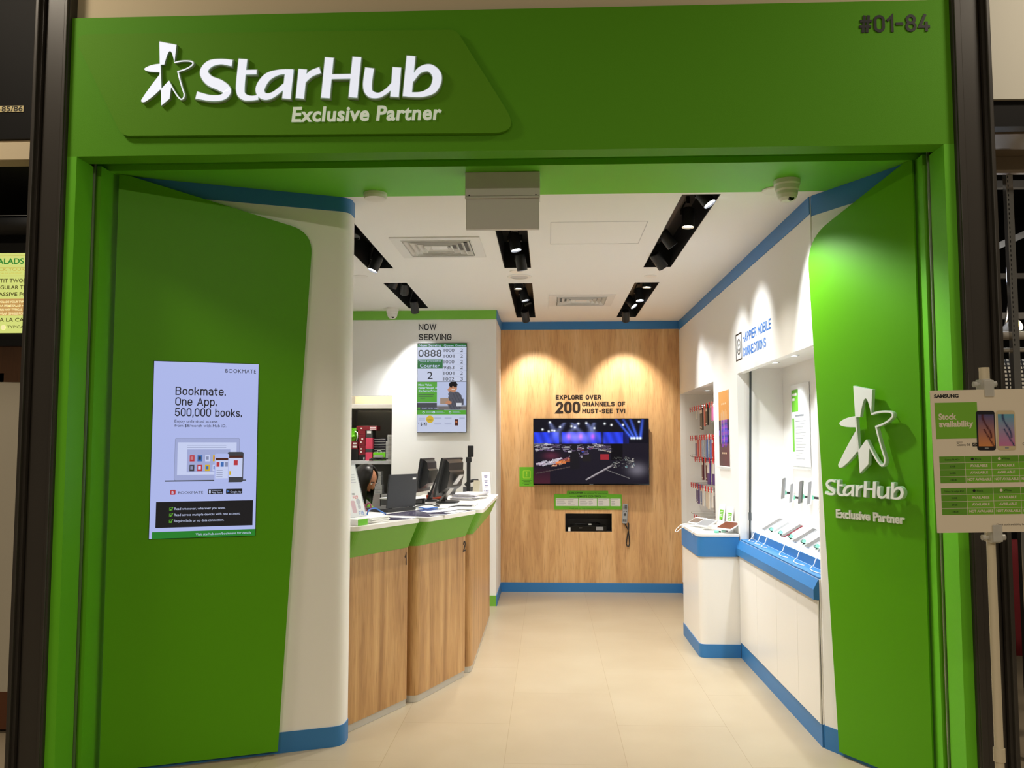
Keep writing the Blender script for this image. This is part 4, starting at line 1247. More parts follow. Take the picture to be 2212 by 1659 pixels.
mb.text(BF, 'DISCOVER', 0.225, 1.035, .018, .145, n=.0044, bold=.02); mb.text(BF, 'the ultimate TV experience', .378, 1.036, .011, .245, n=.0044)
mb.text(BF, 'with the', .228, 1.000, .011, .065, n=.0044); mb.text(BF, 'REMOTE CONTROL', 0.303, .999, .018, .265, n=.0044, bold=.02); mb.text(BF, 'now!', .574, 1.000, .011, .045, n=.0044)
mb.text(BF, 'Check with our Hub Consultant to know more', .42, .876, .009, .39, 'c', n=.0044)
r_ = random.Random(3)
mb.m(GREYP)
for a, b in cols:
    mb.fr(BF, a + .006, .972, a + (b - a) * .8, .976, .0048)
    for i in range(4):
        mb.fr(BF, a + .012, .957 - i * .011, a + (b - a) * r_.uniform(.35, .5), .960 - i * .011, .0048)
        if b - a > .15: mb.fr(BF, a + (b - a) * .55, .957 - i * .011, a + (b - a) * r_.uniform(.65, .9), .960 - i * .011, .0048)
mb.build('print', t)
# ---- set-top box in the recess
t = thing('set_top_box', 'black set-top box lying in the dark wall recess under the board', 'set-top box', (0.44, YB + 0.14, 0.632))
mb = MB(BLACKG); mb.wbox(0.24, 0.62, YB + 0.04, YB + 0.26, 0.634, 0.690, .004); mb.build('body', t)
mb = MB(GREYP); mb.wbox(0.51, 0.585, YB + 0.0375, YB + 0.0395, 0.645, 0.682); mb.build('card_slot', t)
mb = MB(LGREY); mb.fr(FRONT(YB + .0385), .33, .668, .36, .672); mb.build('mark', t)
t = thing('cable_bundle', 'black cables with a white plug lying on top of the set-top box', 'cables', (0.42, YB + 0.15, 0.692))
mb = MB(BLACKP)
for i in range(3):
    mb.tube([(0.26 + .05 * i, YB + .10, 0.698), (0.30 + .05 * i, YB + .07 + .01 * i, 0.712), (0.38 + .05 * i, YB + .10, 0.699), (0.48 + .02 * i, YB + .16, 0.715), (0.56, YB + .22, 0.70)], 0.006, 6)
mb.build('cable', t)
mb = MB(PAPER); mb.box(FRONT(YB + .09), .43, .462, .698, .712, 0, .02, .003); mb.build('plug', t)
t = thing('smart_card', 'small white smart card label standing in the recess corner', 'card', (0.228, YB + .05, 0.633))
mb = MB(PAPER); mb.box(FRONT(YB + .05), .212, .236, .634, .675, 0, .004, .001); mb.build('card', t)
# ---- remote control on its cord
t = thing('remote_control', 'grey remote control hanging on the wood wall by a black cord', 'remote control', BF.p(0.812, 0.82, 0))
RF = BF.at(0.812, 0.83).rot(-3)
mb = MB(mat('remote_silver', (0.62, 0.63, 0.64), 0.35, metal=0.3)); mb.prism(RF, rnd(rect(-.026, -.105, .026, .100), .014, 4), 0.006, 0.028); mb.build('body', t)
mb = MB(BLACKP); mb.box(BF, .79, .835, .80, .86, 0.0006, 0.006); mb.build('wall_clip', t)
mb = MB(BLACKP)
for j in range(4):
    for i in range(3):
        mb.box(RF, -.018 + i * .0135, -.009 + i * .0135, .042 + j * .0125, .051 + j * .0125, .028, .0295)
for j in range(2):
    for i in range(4):
        mb.box(RF, -.019 + i * .010, -.012 + i * .010, -.085 + j * .013, -.076 + j * .013, .028, .0295)
for x in (-.018, .006):
    mb.box(RF, x, x + .012, .018, .027, .028, .0295)
mb.build('keypad', t)
mb = MB(DGREY); mb.cyl(Fr(RF.p(0, -.012, .028), RF.U, RF.V), .014, 0, .002, 18); mb.build('navigation_ring', t)
mb = MB(BLACKP)
c0 = RF.p(.002, -.105, .016)
mb.tube([c0, BF.p(.822, .70, .02), BF.p(.845, .66, .014), BF.p(.855, .58, .012), BF.p(.858, .51, .012), BF.p(.848, .483, .012), BF.p(.832, .486, .012), BF.p(.824, .51, .012), BF.p(.836, .60, .014), BF.p(.850, .67, .018), BF.p(.852, .715, .010), BF.p(.848, .73, .004)], .0055, 8)
mb.build('cord', t)

# ================================================================== queue screen and words on the counter wall
NF = FRONT(YN)
t = thing('wall_lettering', 'black words NOW SERVING above the queue screen', 'wall lettering', NF.p(-1.12, 2.588, 0))
mb = MB(INK); din(mb, NF, 'NOW', -1.281, 2.691, .062, .176, n=.0005, wt=1.75, ext=.002); din(mb, NF, 'SERVING', -1.280, 2.590, .062, .328, n=.0005, wt=1.75, ext=.002)
mb.build('lettering', t)
qx0, qx1, qz0, qz1 = -1.288, -0.797, 1.674, 2.558
t = thing('queue_screen', 'portrait queue number screen with green and white panels and a smiling man', 'screen', NF.p((qx0 + qx1) / 2, qz0, 0))
mb = MB(BLACKG); mb.box(NF, qx0, qx1, qz0, qz1, 0.0006, 0.03, .003); mb.build('bezel', t)
D = NF.at(qx0 + .004, qz0 + .004, .0305); sw, sh = qx1 - qx0 - .008, qz1 - qz0 - .008
S_P = scr('paper', (0.80, 0.83, 0.93)); S_QG = scr('queue_green', (0.07, 0.43, 0.16), .8); S_QL = scr('queue_lime', (0.32, 0.66, 0.17)); S_LILAC = scr('lilac', (0.72, 0.76, 0.92)); S_SKIN = scr('skin', (0.80, 0.55, 0.40)); S_HAIR = scr('hair', (0.10, 0.08, 0.08))
mb = MB(S_P); mb.fr(D, 0, 0, sw, sh)
mb.m(S_QG); mb.fr(D, 0, Y_(.040), X(1), Y_(0), L1); mb.fr(D, 0, Y_(.285), X(.515), Y_(.182), L1)
mb.m(S_WW); mb.text(D, 'Now Serving', X(.02), Y_(.034), .022, X(.46), n=L2); mb.text(D, 'Queue', X(.535), Y_(.034), .019, X(.2), n=L2); mb.text(D, 'Counter', X(.77), Y_(.034), .019, X(.225), n=L2)
mb.text(D, 'Please proceed to', X(.02), Y_(.207), .016, X(.46), n=L2); mb.text(D, 'Counter', X(.05), Y_(.272), .036, X(.40), n=L2)
mb.m(S_K); mb.text(D, '0888', X(.015), Y_(.150), .068, X(.475), n=L1); mb.text(D, '2', X(.255), Y_(.402), .070, X(.11), 'c', n=L1)
for i, (a, b) in enumerate((('1000', '2'), ('1001', '2'), ('1000', '2'), ('9853', '2'), ('1001', '2'), ('1002', '3'))):
    yy = .098 + i * .0645
    mb.m(S_K); mb.text(D, a, X(.535), Y_(yy), .032, X(.215), n=L1); mb.text(D, b, X(.90), Y_(yy), .032, X(.055), 'c', n=L1)
    mb.m(S_GR); mb.fr(D, X(.52), Y_(yy + .0175), X(1), Y_(yy + .0165), L1)
mb.fr(D, X(.515), Y_(.43), X(.518), Y_(.04), L1)
mb.m(S_DG); mb.fr(D, 0, Y_(.436), X(1), Y_(.432), L1)
mb.m(S_LILAC); mb.fr(D, X(.46), Y_(.75), X(1), Y_(.436), L1)
mb.m(S_QL); mb.fr(D, 0, Y_(.665), X(.46), Y_(.436), L1)
mb.m(S_WW)
for i, s_ in enumerate(('More Value,', 'Faster Speed, at', 'the Same Price!')):
    mb.text(D, s_, X(.02), Y_(.478 + i * .034), .019, X((.28, .39, .39)[i]), n=L2, bold=.015)
mb.m(S_DG)
for i, s_ in enumerate(('', '', '')):
    mb.fr(D, X(.02 if i < 2 else .06), Y_(.582 + i * .020), X((.34, .32, .16)[i]), Y_(.576 + i * .020), L2)
# man with a laptop
def man(x, y):
    e = lambda cx, cy, rx, ry: ((x - cx) / rx) ** 2 + ((y - cy) / ry) ** 2 < 1
    c = lin((0.76, 0.80, 0.93))
    if y < .18: c = lin((0.47, 0.45, 0.45)) if y < .12 else lin((0.68, 0.70, 0.78))
    if e(.62, .30, .26, .36) or (.38 < x < .90 and .18 < y < .40): c = lin((0.36, 0.36, 0.40)) if int(x * 30 + y * 14) % 3 else lin((0.31, 0.31, 0.35))
    if e(.47, .56, .075, .16): c = lin((0.36, 0.36, 0.40))
    if e(.55, .80, .13, .17): c = lin((0.78, 0.55, 0.42))
    if e(.55, .90, .15, .12) and y > .85 - abs(x - .55) * .5: c = lin((0.10, 0.08, 0.08))
    if e(.56, .735, .055, .022): c = lin((0.98, 0.97, 0.95))
    if e(.50, .82, .018, .014) or e(.60, .82, .018, .014): c = lin((0.12, 0.09, 0.09))
    if e(.42, .72, .05, .07): c = lin((0.78, 0.55, 0.42))
    if .12 < x < .42 and .20 < y < .42 and x > .10 + (y - .2) * .1: c = lin((0.66, 0.57, 0.50))
    if e(.40, .26, .11, .06): c = lin((0.78, 0.55, 0.42))
    if .66 < x < .84 and .12 < y < .24: c = lin((0.86, 0.87, 0.90))
    return [q * .85 for q in c]
mb.m(attr_mat('screen_portrait', 1.0)); mb.pic(D, X(.40), Y_(.75), X(1), Y_(.436), 44, 40, man, L2)
mb.m(S_DG); mb.fr(D, 0, Y_(.755), X(.55), Y_(.67), .0004); mb.m(S_LILAC); mb.text(D, 'SMART OFFER 3GBPS', X(.09), Y_(.738), .012, X(.34), n=.0012); mb.m(S_QL); mb.fr(D, X(.01), Y_(.745), X(.06), Y_(.722), .0012)
mb.m(S_QL); mb.fr(D, 0, Y_(.802), X(1), Y_(.752), .0012)
for x in (.13, .34, .67):
    mb.m(S_WW); mb.disc(D.at(X(x), Y_(.777)), .012, .0016, 14); mb.m(S_QL); mb.disc(D.at(X(x), Y_(.777)), .006, .0018, 10); mb.m(S_LILAC); mb.fr(D, X(x + .05), Y_(.774), X(x + .19), Y_(.771), .0016); mb.fr(D, X(x + .05), Y_(.784), X(x + .22), Y_(.781), .0016)
mb.m(S_Y); mb.disc(D.at(X(.26), Y_(.855)), .037, L1, 22); mb.m(S_K); mb.text(D, '1Gbps', X(.26), Y_(.865), .010, X(.11), 'c', L2)
mb.text(D, '$143', X(.07), Y_(.925), .030, X(.13), n=L1, bold=.015); mb.text(D, '$', X(.02), Y_(.907), .014, n=L1)
mb.m(S_GR)
for i in range(3): mb.fr(D, X(.03), Y_(.832 + i * .016), X(.16), Y_(.828 + i * .016), L1)
for cx in (.35, .56, .86):
    for yy in (.832, .843, .897, .908):
        if cx < .8 or yy < .89: mb.fr(D, X(cx), Y_(yy + .004), X(cx + (.14 if cx < .8 else .11)), Y_(yy), L1)
mb.m(S_BR); mb.fr(D, X(.765), Y_(.925), X(.835), Y_(.855), L1); mb.m(S_OR); mb.disc(D.at(X(.80), Y_(.885)), .010, L2, 12)
mb.build('display', t)

# ================================================================== service counters
CTOP = 1.112
V2 = lambda a, b: Vector((a, b))
def counter(label, A, B, din_, end_in, depth, number, num_u, round_near=0.06, round_far=0.012):
    """wood front from A (near) to B (far); a tilted green apron; white top"""
    A = V2(*A); B = V2(*B); d = (B - A).normalized(); out = V2(d.y, -d.x)
    P0 = A + V2(*din_) * depth; P3 = B + V2(*end_in) * depth
    base = [tuple(P0), tuple(A), tuple(B), tuple(P3)]
    def outline(o):
        A2 = A + out * o; B2 = B + out * o
        n0 = (A - P0).normalized(); n3 = (B - P3).normalized()
        A2 = A + n0 * (o / max(.3, n0.dot(out))); B2 = B + n3 * (o / max(.3, n3.dot(out)))
        return rnd([tuple(P0), tuple(A2), tuple(B2), tuple(P3)], [0, round_near, round_far, 0], 7)
    mid = (A + B) / 2
    t = thing('service_counter', label, 'counter', (mid.x, mid.y, 0), 'wooden service counters with green aprons')
    mb = MB(ALU); mb.prism(PLAN, outline(-0.006), 0.001, 0.042, True); mb.build('kick_plate', t)
    mb = MB(WOODC); mb.prism(PLAN, outline(0), 0.042, 0.936, True); mb.build('wood_body', t)
    lo = outline(0.002); hi = outline(0.072)
    mb = MB(GREEN_A)
    n = len(lo)
    if sum(lo[i - 1][0] * lo[i][1] - lo[i][0] * lo[i - 1][1] for i in range(n)) < 0:
        lo.reverse(); hi.reverse()
    vs = [Vector((x, y, .936)) for x, y in lo] + [Vector((x, y, 1.086)) for x, y in hi]
    mb.add(vs, [(i, (i + 1) % n, n + (i + 1) % n, n + i) for i in range(n)] + [tuple(range(n - 1, -1, -1)), tuple(range(n, 2 * n))], False)
    mb.build('apron', t)
    mb = MB(WHITEG); mb.prism(PLAN, outline(0.078), 1.086, CTOP - .002, True); mb.build('counter_top', t)
    if number:
        CF = Fr((A.x, A.y, 0), (d.x, d.y, 0), (0, 0, 1))
        mb = MB(BROWNINK); din(mb, CF, number, num_u, 0.832, 0.073, 0.034 if number == '2' else 0.017, n=.0006, wt=2.2, ext=.0012)
        mb.build('number', t)
    return t
I1 = (-0.905, 0.425); I2 = (-0.933, 0.361)
counter('wooden counter marked 1 beside the white entrance wall', (-1.108, 4.650), (-0.846, 5.206), I1, I1, 0.6, '1', 0.578)
counter('wooden counter marked 2 in the middle of the row', (-0.803, 5.248), (-0.562, 5.870), I2, I2, 0.6, '2', 0.628)
counter('long unnumbered wooden counter at the far end, facing the aisle', (-0.525, 5.930), (-0.525, 7.745), I2, (-1, 0), 0.6, None, 0)

# ---- things lying on the counters
T0 = CTOP - 0.0015
def sheet(name, label, pts, z, m_, cat, th=0.002, group=None):
    t = thing(name, label, cat, (sum(p[0] for p in pts) / len(pts), sum(p[1] for p in pts) / len(pts), z), group)
    mb = MB(m_); mb.prism(PLAN, pts, z, z + th); mb.build('sheet', t)
    return t
TINT = mat('dark_glossy_film', (0.30, 0.28, 0.38), 0.12, spec=0.6)
t = sheet('counter_mat', 'dark violet glossy mat covering the inner half of counter 1', [(-0.835, 5.185), (-0.80, 5.15), (-0.99, 4.99), (-1.19, 5.11), (-1.15, 5.335), (-0.92, 5.235)], T0, TINT, 'mat')
t = sheet('counter_mat', 'dark violet glossy mat with white slips under it on counter 2', [(-0.735, 5.30), (-0.515, 5.83), (-0.84, 5.96), (-1.05, 5.42)], T0, TINT, 'mat')
mb = MB(PAPER)
for cx, cy, w_, h_, a in ((-.70, 5.42, .05, .03, 20), (-.62, 5.66, .06, .04, 60), (-.60, 5.75, .05, .03, 60), (-.76, 5.70, .07, .05, 40), (-.70, 5.82, .09, .05, 62)):
    G = Fr((cx, cy, T0 + .0022), (1, 0, 0), (0, 1, 0)).rot(a); mb.fr(G, -w_, -h_, w_, h_)
mb.build('paper_slips', t)
t = thing('taped_label', 'white tape label across the gap between the two numbered counters', 'label', (-0.855, 5.26, CTOP))
mb = MB(PAPER); G = Fr((-0.80, 5.20, CTOP + .0012), I1 + (0,), (0.425, 0.905, 0)); mb.box(G, 0.0, 0.16, -.045, .005, 0, .001); mb.build('sheet', t)

# price leaflet in a leaning acrylic stand
CO = Vector((0.905, -0.425, 0)); CD = Vector((0.425, 0.905, 0))
SFm = Fr(Vector((-1.118, 5.262, T0 + .004)) - CD * 0.225, CD, (0, 0, 1)).tilt(17)
t = thing('leaflet_stand', 'clear acrylic stand holding a price leaflet at the near end of counter 1', 'leaflet stand', SFm.p(.11, 0))
mb = MB(ACRYL); mb.box(SFm, -.004, .229, 0, .335, -.004, -.001); mb.box(SFm, -.004, .229, 0, .335, .003, .005)
b0 = Fr(SFm.p(0, 0.004, 0), CD, -CO); mb.prism(b0, rect(-.004, 0, .229, .10), -.006, -.003)
mb.build('acrylic_holder', t)
mb = MB(PAPER); mb.box(SFm, .002, .223, .004, .325, 0, .002); mb.build('leaflet', t)
mb = MB(REDP)
P_ = SFm.at(0, 0, .0024)
mb.disc(P_.at(.125, .255), .030, 0, 14); mb.disc(P_.at(.110, .285), .020, 0, 12); mb.disc(P_.at(.06, .03), .022, 0, 12)
mb.text(P_, '$29', .135, .115, .020, .05, n=0, bold=.04)
mb.m(mat('print_pink', (0.80, 0.55, 0.60), .6)); mb.flat(P_, rnd(rect(.105, .028, .145, .105), .012, 3)); mb.m(mat('print_grey', (.62, .62, .66), .6)); mb.disc(P_.at(.178, .095), .020, 0, 12); mb.disc(P_.at(.178, .062), .015, 0, 12)
mb.m(DGREY); mb.flat(P_, rnd(rect(.035, .115, .085, .205), .006, 3)); mb.m(LGREY); mb.flat(P_, rnd(rect(.050, .125, .082, .195), .006, 3), .0004)
mb.m(BLUEINK); mb.text(P_, '$15', .158, .014, .022, .052, n=0, bold=.04)
mb.m(mat('print_grey', (.62, .62, .66), .6))
for i in range(4): mb.fr(P_, .15, .215 + i * .016, .20, .220 + i * .016); mb.fr(P_, .03, .075 + i * .010, .08, .078 + i * .010)
mb.m(DGREY); mb.box(P_, .135, .160, .140, .150, 0, .0005)
mb.build('print', t)
# leaflet piles
t = thing('leaflet_pile', 'small pile of leaflets with a green front, against the entrance wall', 'leaflets', (-1.05, 4.73, CTOP))
G = Fr((-1.012, 4.688, T0), I1 + (0,), (-0.425, -0.905, 0))
mb = MB(PAPER); mb.wbox(0, 0, 0, 0, 0, 0) if False else None
H_ = Fr((-1.040, 4.690, T0), (0.425, 0.905, 0), (0, 0, 1))
mb.box(H_, 0.0, .085, 0.0005, .034, -.10, -.002); mb.build('pages', t)
mb = MB(GREENINK); mb.box(H_, 0.0, .085, 0.0005, .034, -.0018, 0); mb.build('green_front', t)
H_ = Fr((-0.985, 4.812, T0), (0.40, 0.917, 0), (0, 0, 1))
t = thing('leaflet_pile', 'fanned pile of white leaflets in front of the price leaflet stand', 'leaflets', H_.p(.10, 0, -.05))
for i in range(5):
    K = Fr(H_.p(.10, .001 + i * .0062, -.07), H_.U, -H_.N).rot((-5, 3, -2, 6, 1)[i])
    mb = MB(PAPER); mb.prism(K, rect(-.105, -.052, .095, .052), 0, .0055); mb.build('leaflet', t)
# blue cloth cable strap behind the stand and pink scissors
def cord(name, label, pts, r, m_, cat='cable', part='cord'):
    t = thing(name, label, cat, pts[0])
    out = []
    P = [Vector(p) for p in pts]
    for i in range(len(P) - 1):
        a = P[max(0, i - 1)]; b = P[i]; c = P[i + 1]; d = P[min(len(P) - 1, i + 2)]
        for k in range(6):
            q = k / 6
            out.append(0.5 * ((2 * b) + (c - a) * q + (2 * a - 5 * b + 4 * c - d) * q * q + (3 * b - 3 * c + d - a) * q ** 3))
    out.append(P[-1])
    mb = MB(m_); mb.tube(out, r, 7); mb.build(part, t)
    return t
BLUEC = mat('blue_cable', (0.22, 0.42, 0.72), 0.45)
zc_ = T0 + .006
cord('network_cable', 'blue network cable looping behind the price leaflet stand', [(-1.13, 5.34, zc_), (-1.12, 5.36, .03 + zc_), (-1.09, 5.42, .035 + zc_), (-1.06, 5.45, .012 + zc_), (-1.03, 5.44, zc_)], .0045, BLUEC)
cord('network_cable', 'blue network cable lying beside the laptop on the counter', [(-.90, 5.98, zc_), (-.87, 5.91, zc_ + .004), (-.84, 5.90, zc_), (-.80, 5.93, zc_ + .002), (-.77, 5.97, zc_)], .0045, BLUEC)
cord('power_cable', 'black cable curling from the laptop towards the monitors', [(-.93, 5.97, zc_ + .006), (-.84, 6.02, zc_ + .022), (-.80, 6.08, zc_ + .006), (-.78, 6.14, zc_), (-.81, 6.22, zc_ + .006), (-.82, 6.30, zc_ + .002), (-.80, 6.40, zc_)], .0042, BLACKP)
cord('power_cable', 'black cable running along the counter under the paper heap', [(-.70, 6.03, zc_), (-.64, 6.06, zc_ + .008), (-.58, 6.10, zc_ + .004), (-.55, 6.14, zc_ + .001)], .0042, BLACKP)
t = thing('scissors', 'pair of scissors with dark pink handles beside the laptop', 'scissors', (-1.20, 5.62, CTOP))
PKH = mat('dark_pink_plastic', (0.45, 0.12, 0.24), .4)
for sx in (-.02, .02):
    mb = MB(PKH); K = Fr((-1.20 + sx, 5.62, T0 + .034), (.9, .3, .2), (-.1, .5, .9))
    mb.tube([K.p(.018 * math.cos(a), .028 * math.sin(a)) for a in [i * math.pi / 7 for i in range(15)]], .005, 6); mb.build('handle', t)
mb = MB(GREYM); mb.tube([(-1.20, 5.62, T0 + .006), (-1.23, 5.54, T0 + .005)], .004, 6); mb.build('blade', t)

# ---- laptop seen from behind its lid
LB = Vector((-1.057, 5.609, T0)); LR = Vector((-0.905, 5.845, T0)); LU = (LR - LB).normalized()
LF = Fr(LB, LU, (0, 0, 1)); lw_ = (LR - LB).length
t = thing('laptop', 'open black laptop with its lid back to the shop, on the counter', 'laptop', LF.p(lw_ / 2, 0, -.1))
mb = MB(BLACKP); mb.box(LF, 0, lw_, 0.001, .024, -.22, 0.006, .004); mb.build('base', t)
LL = LF.at(0, .026, 0).tilt(-6)
mb = MB(mat('laptop_lid', (0.17, 0.175, 0.185), .42)); mb.box(LL, 0, lw_, 0, .222, -.010, 0, .003)
lid = mb.build('lid', t)
mb = MB(PAPER); mb.box(LL, lw_ - .052, lw_ - .018, .185, .197, .0002, .001); mb.build('sticker', lid)
mb = MB(scr('laptop', (.5, .6, .75), .5)); mb.fr(Fr(LL.O, -LL.U, LL.V), -lw_ + .012, .014, -.012, .21, .0106); mb.build('display', lid)
for u in (.04, lw_ - .04):
    mb = MB(BLACK); mb.tube([LF.p(u - .015, .026, -.004), LF.p(u + .015, .026, -.004)], .005, 8); mb.build('hinge', t)

# ---- two monitors seen from behind
def monitor(label, loc, yawdeg, w, h, tilt_, lift, plate):
    F0 = Fr(loc, (math.cos(math.radians(yawdeg)), math.sin(math.radians(yawdeg)), 0), (0, 0, 1))   # n: back of the monitor
    F = F0.at(0, lift, 0).tilt(tilt_)
    t = thing('monitor', label, 'monitor', loc)
    MK = mat('monitor_black', (0.14, 0.14, 0.138), 0.38)
    mb = MB(MK); mb.box(F, -w / 2, w / 2, 0, h, -.022, 0, .006)
    mb.prism(Fr(F.p(0, 0, 0), F.V, F.N), [(h * .10, 0), (h * .97, 0), (h * .90, .030), (h * .72, .040), (h * .68, .055), (h * .30, .055), (h * .2, .03)], -w * .36, w * .36)
    mb.build('casing', t)
    mb = MB(scr('monitor', (.55, .63, .75), .6)); mb.fr(Fr(F.O, -F.U, F.V), -w / 2 + .015, .02, w / 2 - .015, h - .015, .0225); mb.build('display', t)
    mb = MB(GREYP)
    for k in range(6):
        mb.fr(F, -.07 + k * .025, h * .93, -.055 + k * .025, h * .945, .0265) if False else None
    mb = MB(BLACKP); mb.cyl(Fr(F0.p(0, 0, .02), F0.U, -F0.N), .09, .0, .014, 26); mb.build('stand_foot', t)
    if plate:
        mb = MB(GREYM)
    else:
        mb = MB(MK)
    mb.prism(Fr(F0.p(0, 0, 0), F0.V, F0.N), [(.014, -.02 if plate else .06), (lift + h * .55, .135), (lift + h * .55, .125), (.014, -.04 if plate else .04)], -.045, .045)
    mb.build('stand_neck', t)
    return t
monitor('black monitor turned sideways between the laptop and a larger monitor', (-0.985, 6.78, T0), 82, .36, .265, -9, .075, False)
monitor('black monitor with a flat steel stand, its back to the aisle', (-0.790, 6.60, T0), 74, .40, .30, -13, .05, True)
# ---- box file tray, stapler, pole with card reader, papers, phone, tent card
t = thing('document_tray', 'grey document tray with white paper on top beside the laptop', 'tray', (-1.00, 6.32, CTOP))
K = Fr((-1.06, 6.18, T0), (.55, .83, 0), (0, 0, 1))
mb = MB(DGREY); mb.box(K, 0, .26, 0.001, .008, -.20, 0); mb.box(K, 0, .006, .008, .045, -.20, 0); mb.box(K, .254, .26, .008, .045, -.20, 0); mb.build('tray', t)
mb = MB(PAPER); mb.box(K, -.005, .265, .046, .056, -.21, .008, .001); mb.build('paper', t)
mb = MB(BLACKP); mb.box(K, .02, .24, .010, .038, -.18, -.01, .004); mb.build('keyboard', t)
t = thing('hole_punch', 'orange and black hole punch behind the steel monitor stand', 'hole punch', (-0.885, 6.86, CTOP))
K = Fr((-0.985, 6.93, T0), (1, 0.1, 0), (0, 0, 1))
mb = MB(mat('burnt_orange', (.70, .25, .10), .45)); mb.box(K, 0, .17, 0.006, .04, -.05, 0, .008); mb.build('body', t)
mb = MB(BLACKP); mb.box(K, 0, .17, 0, .006, -.055, .005); mb.box(K, .01, .04, .04, .06, -.04, -.01, .004); mb.build('lever', t)
t = thing('card_reader_pole', 'slim black upright pole with a small reader head, standing on the counter', 'pole', (-0.681, 7.347, CTOP))
mb = MB(BLACK); mb.cyl(Fr((-.681, 7.347, T0), (1, 0, 0), (0, 1, 0)), .055, 0.0005, .012, 24); mb.build('foot', t)
mb = MB(BLACK); mb.wbox(-.697, -.665, 7.33, 7.362, T0 + .012, 1.425, .006); mb.build('pole', t)
mb = MB(BLACK); mb.wbox(-.702, -.656, 7.32, 7.37, 1.405, 1.45, .006); mb.wbox(-.690, -.640, 7.335, 7.365, 1.45, 1.548, .005); mb.build('reader_head', t)
def papers(label, cx, cy, ang, n, w, h, z0, spread, name='paper_stack'):
    t = thing(name, label, 'papers', (cx, cy, z0))
    r_ = random.Random(int(cx * 1000 + cy * 100))
    for i in range(n):
        K = Fr((cx + r_.uniform(-spread, spread), cy + r_.uniform(-spread, spread), z0 + i * .0058), (1, 0, 0), (0, 1, 0)).rot(ang + r_.uniform(-9, 9))
        nx = 9; amp = r_.uniform(.0, .0008)
        mb = MB(mat('paper_%d' % (i % 3), ((.93, .92, .88), (.86, .85, .90), (.95, .94, .92))[i % 3], .6))
        vs = []
        for j in range(nx + 1):
            u = -w / 2 + w * j / nx
            z = amp * math.sin(j * 1.1)
            for v, dz in ((-h / 2, 0), (h / 2, 0)):
                vs += [K.p(u, v, z), K.p(u, v, z + .0045)]
        fs = []
        for j in range(nx):
            a = 4 * j; b = a + 4
            fs += [(a + 1, b + 1, b + 3, a + 3), (a, a + 2, b + 2, b), (a, b, b + 1, a + 1), (a + 2, a + 3, b + 3, b + 2)]
        fs += [(0, 1, 3, 2), (4 * nx, 4 * nx + 2, 4 * nx + 3, 4 * nx + 1)]
        mb.add(vs, fs, False)
        mb.build('sheaf', t)
    return t
papers('untidy heap of forms and folders on the end of the long counter', -.645, 7.06, 76, 9, .36, .20, T0 + .0005, .012)
papers('flat spread of loose papers on the long counter nearest counter 2', -.60, 6.33, 84, 3, .26, .14, T0 + .0005, .012)
t = thing('telephone', 'black desk telephone behind the white cards at the far counter end', 'telephone', (-.70, 7.56, CTOP))
K = Fr((-.75, 7.56, T0), (1, .1, 0), (0, 0, 1))
mb = MB(BLACKP); mb.prism(Fr(K.p(0, 0, 0), -K.N, K.V), [(0, 0.0005), (.16, 0.0005), (.16, .07), (0, .02)], 0.0, .14); mb.build('base', t)
mb = MB(BLACKP); mb.tube([K.p(.03, .085, -.145), K.p(.05, .115, -.12), K.p(.09, .125, -.10), K.p(.13, .12, -.08)], [.020, .014, .014, .020], 10); mb.build('handset', t)
t = thing('tent_card', 'white folded card with four rows of small print standing at the counter end', 'card', (-.545, 7.63, CTOP))
K = Fr((-.580, 7.61, T0 + .001), (1, .35, 0), (0, 0, 1)).tilt(13)
mb = MB(PAPER); mb.box(K, 0, .075, 0, .205, 0, .003); mb.build('front_panel', t)
K2 = Fr((-.588, 7.71, T0 + .001), (1, .35, 0), (0, 0, 1)).tilt(-13)
mb = MB(PAPER); mb.box(K2, 0, .075, 0, .20, 0, .003); mb.build('back_panel', t)
mb = MB(mat('print_blue_grey', (.42, .40, .58), .6))
for i, s_ in enumerate(('', '', '', 'PAYMENT')):
    if i == 3:
        mb.text(K, s_, .0375, .155 - i * .042, .015, .050, 'c', .0034, bold=.02)
    else:
        mb.fr(K, .022, .165 - i * .042, .052, .173 - i * .042, .0034); mb.fr(K, .025, .153 - i * .042, .049, .160 - i * .042, .0034)
mb.build('print', t)
t = thing('tent_card', 'plain cream folded card standing next to the telephone', 'card', (-.63, 7.57, CTOP))
K = Fr((-.665, 7.53, T0 + .001), (1, -.5, 0), (0, 0, 1)).tilt(12)
mb = MB(mat('cream_card', (.80, .77, .68), .6)); mb.box(K, 0, .065, 0, .135, 0, .003); mb.build('front_panel', t)

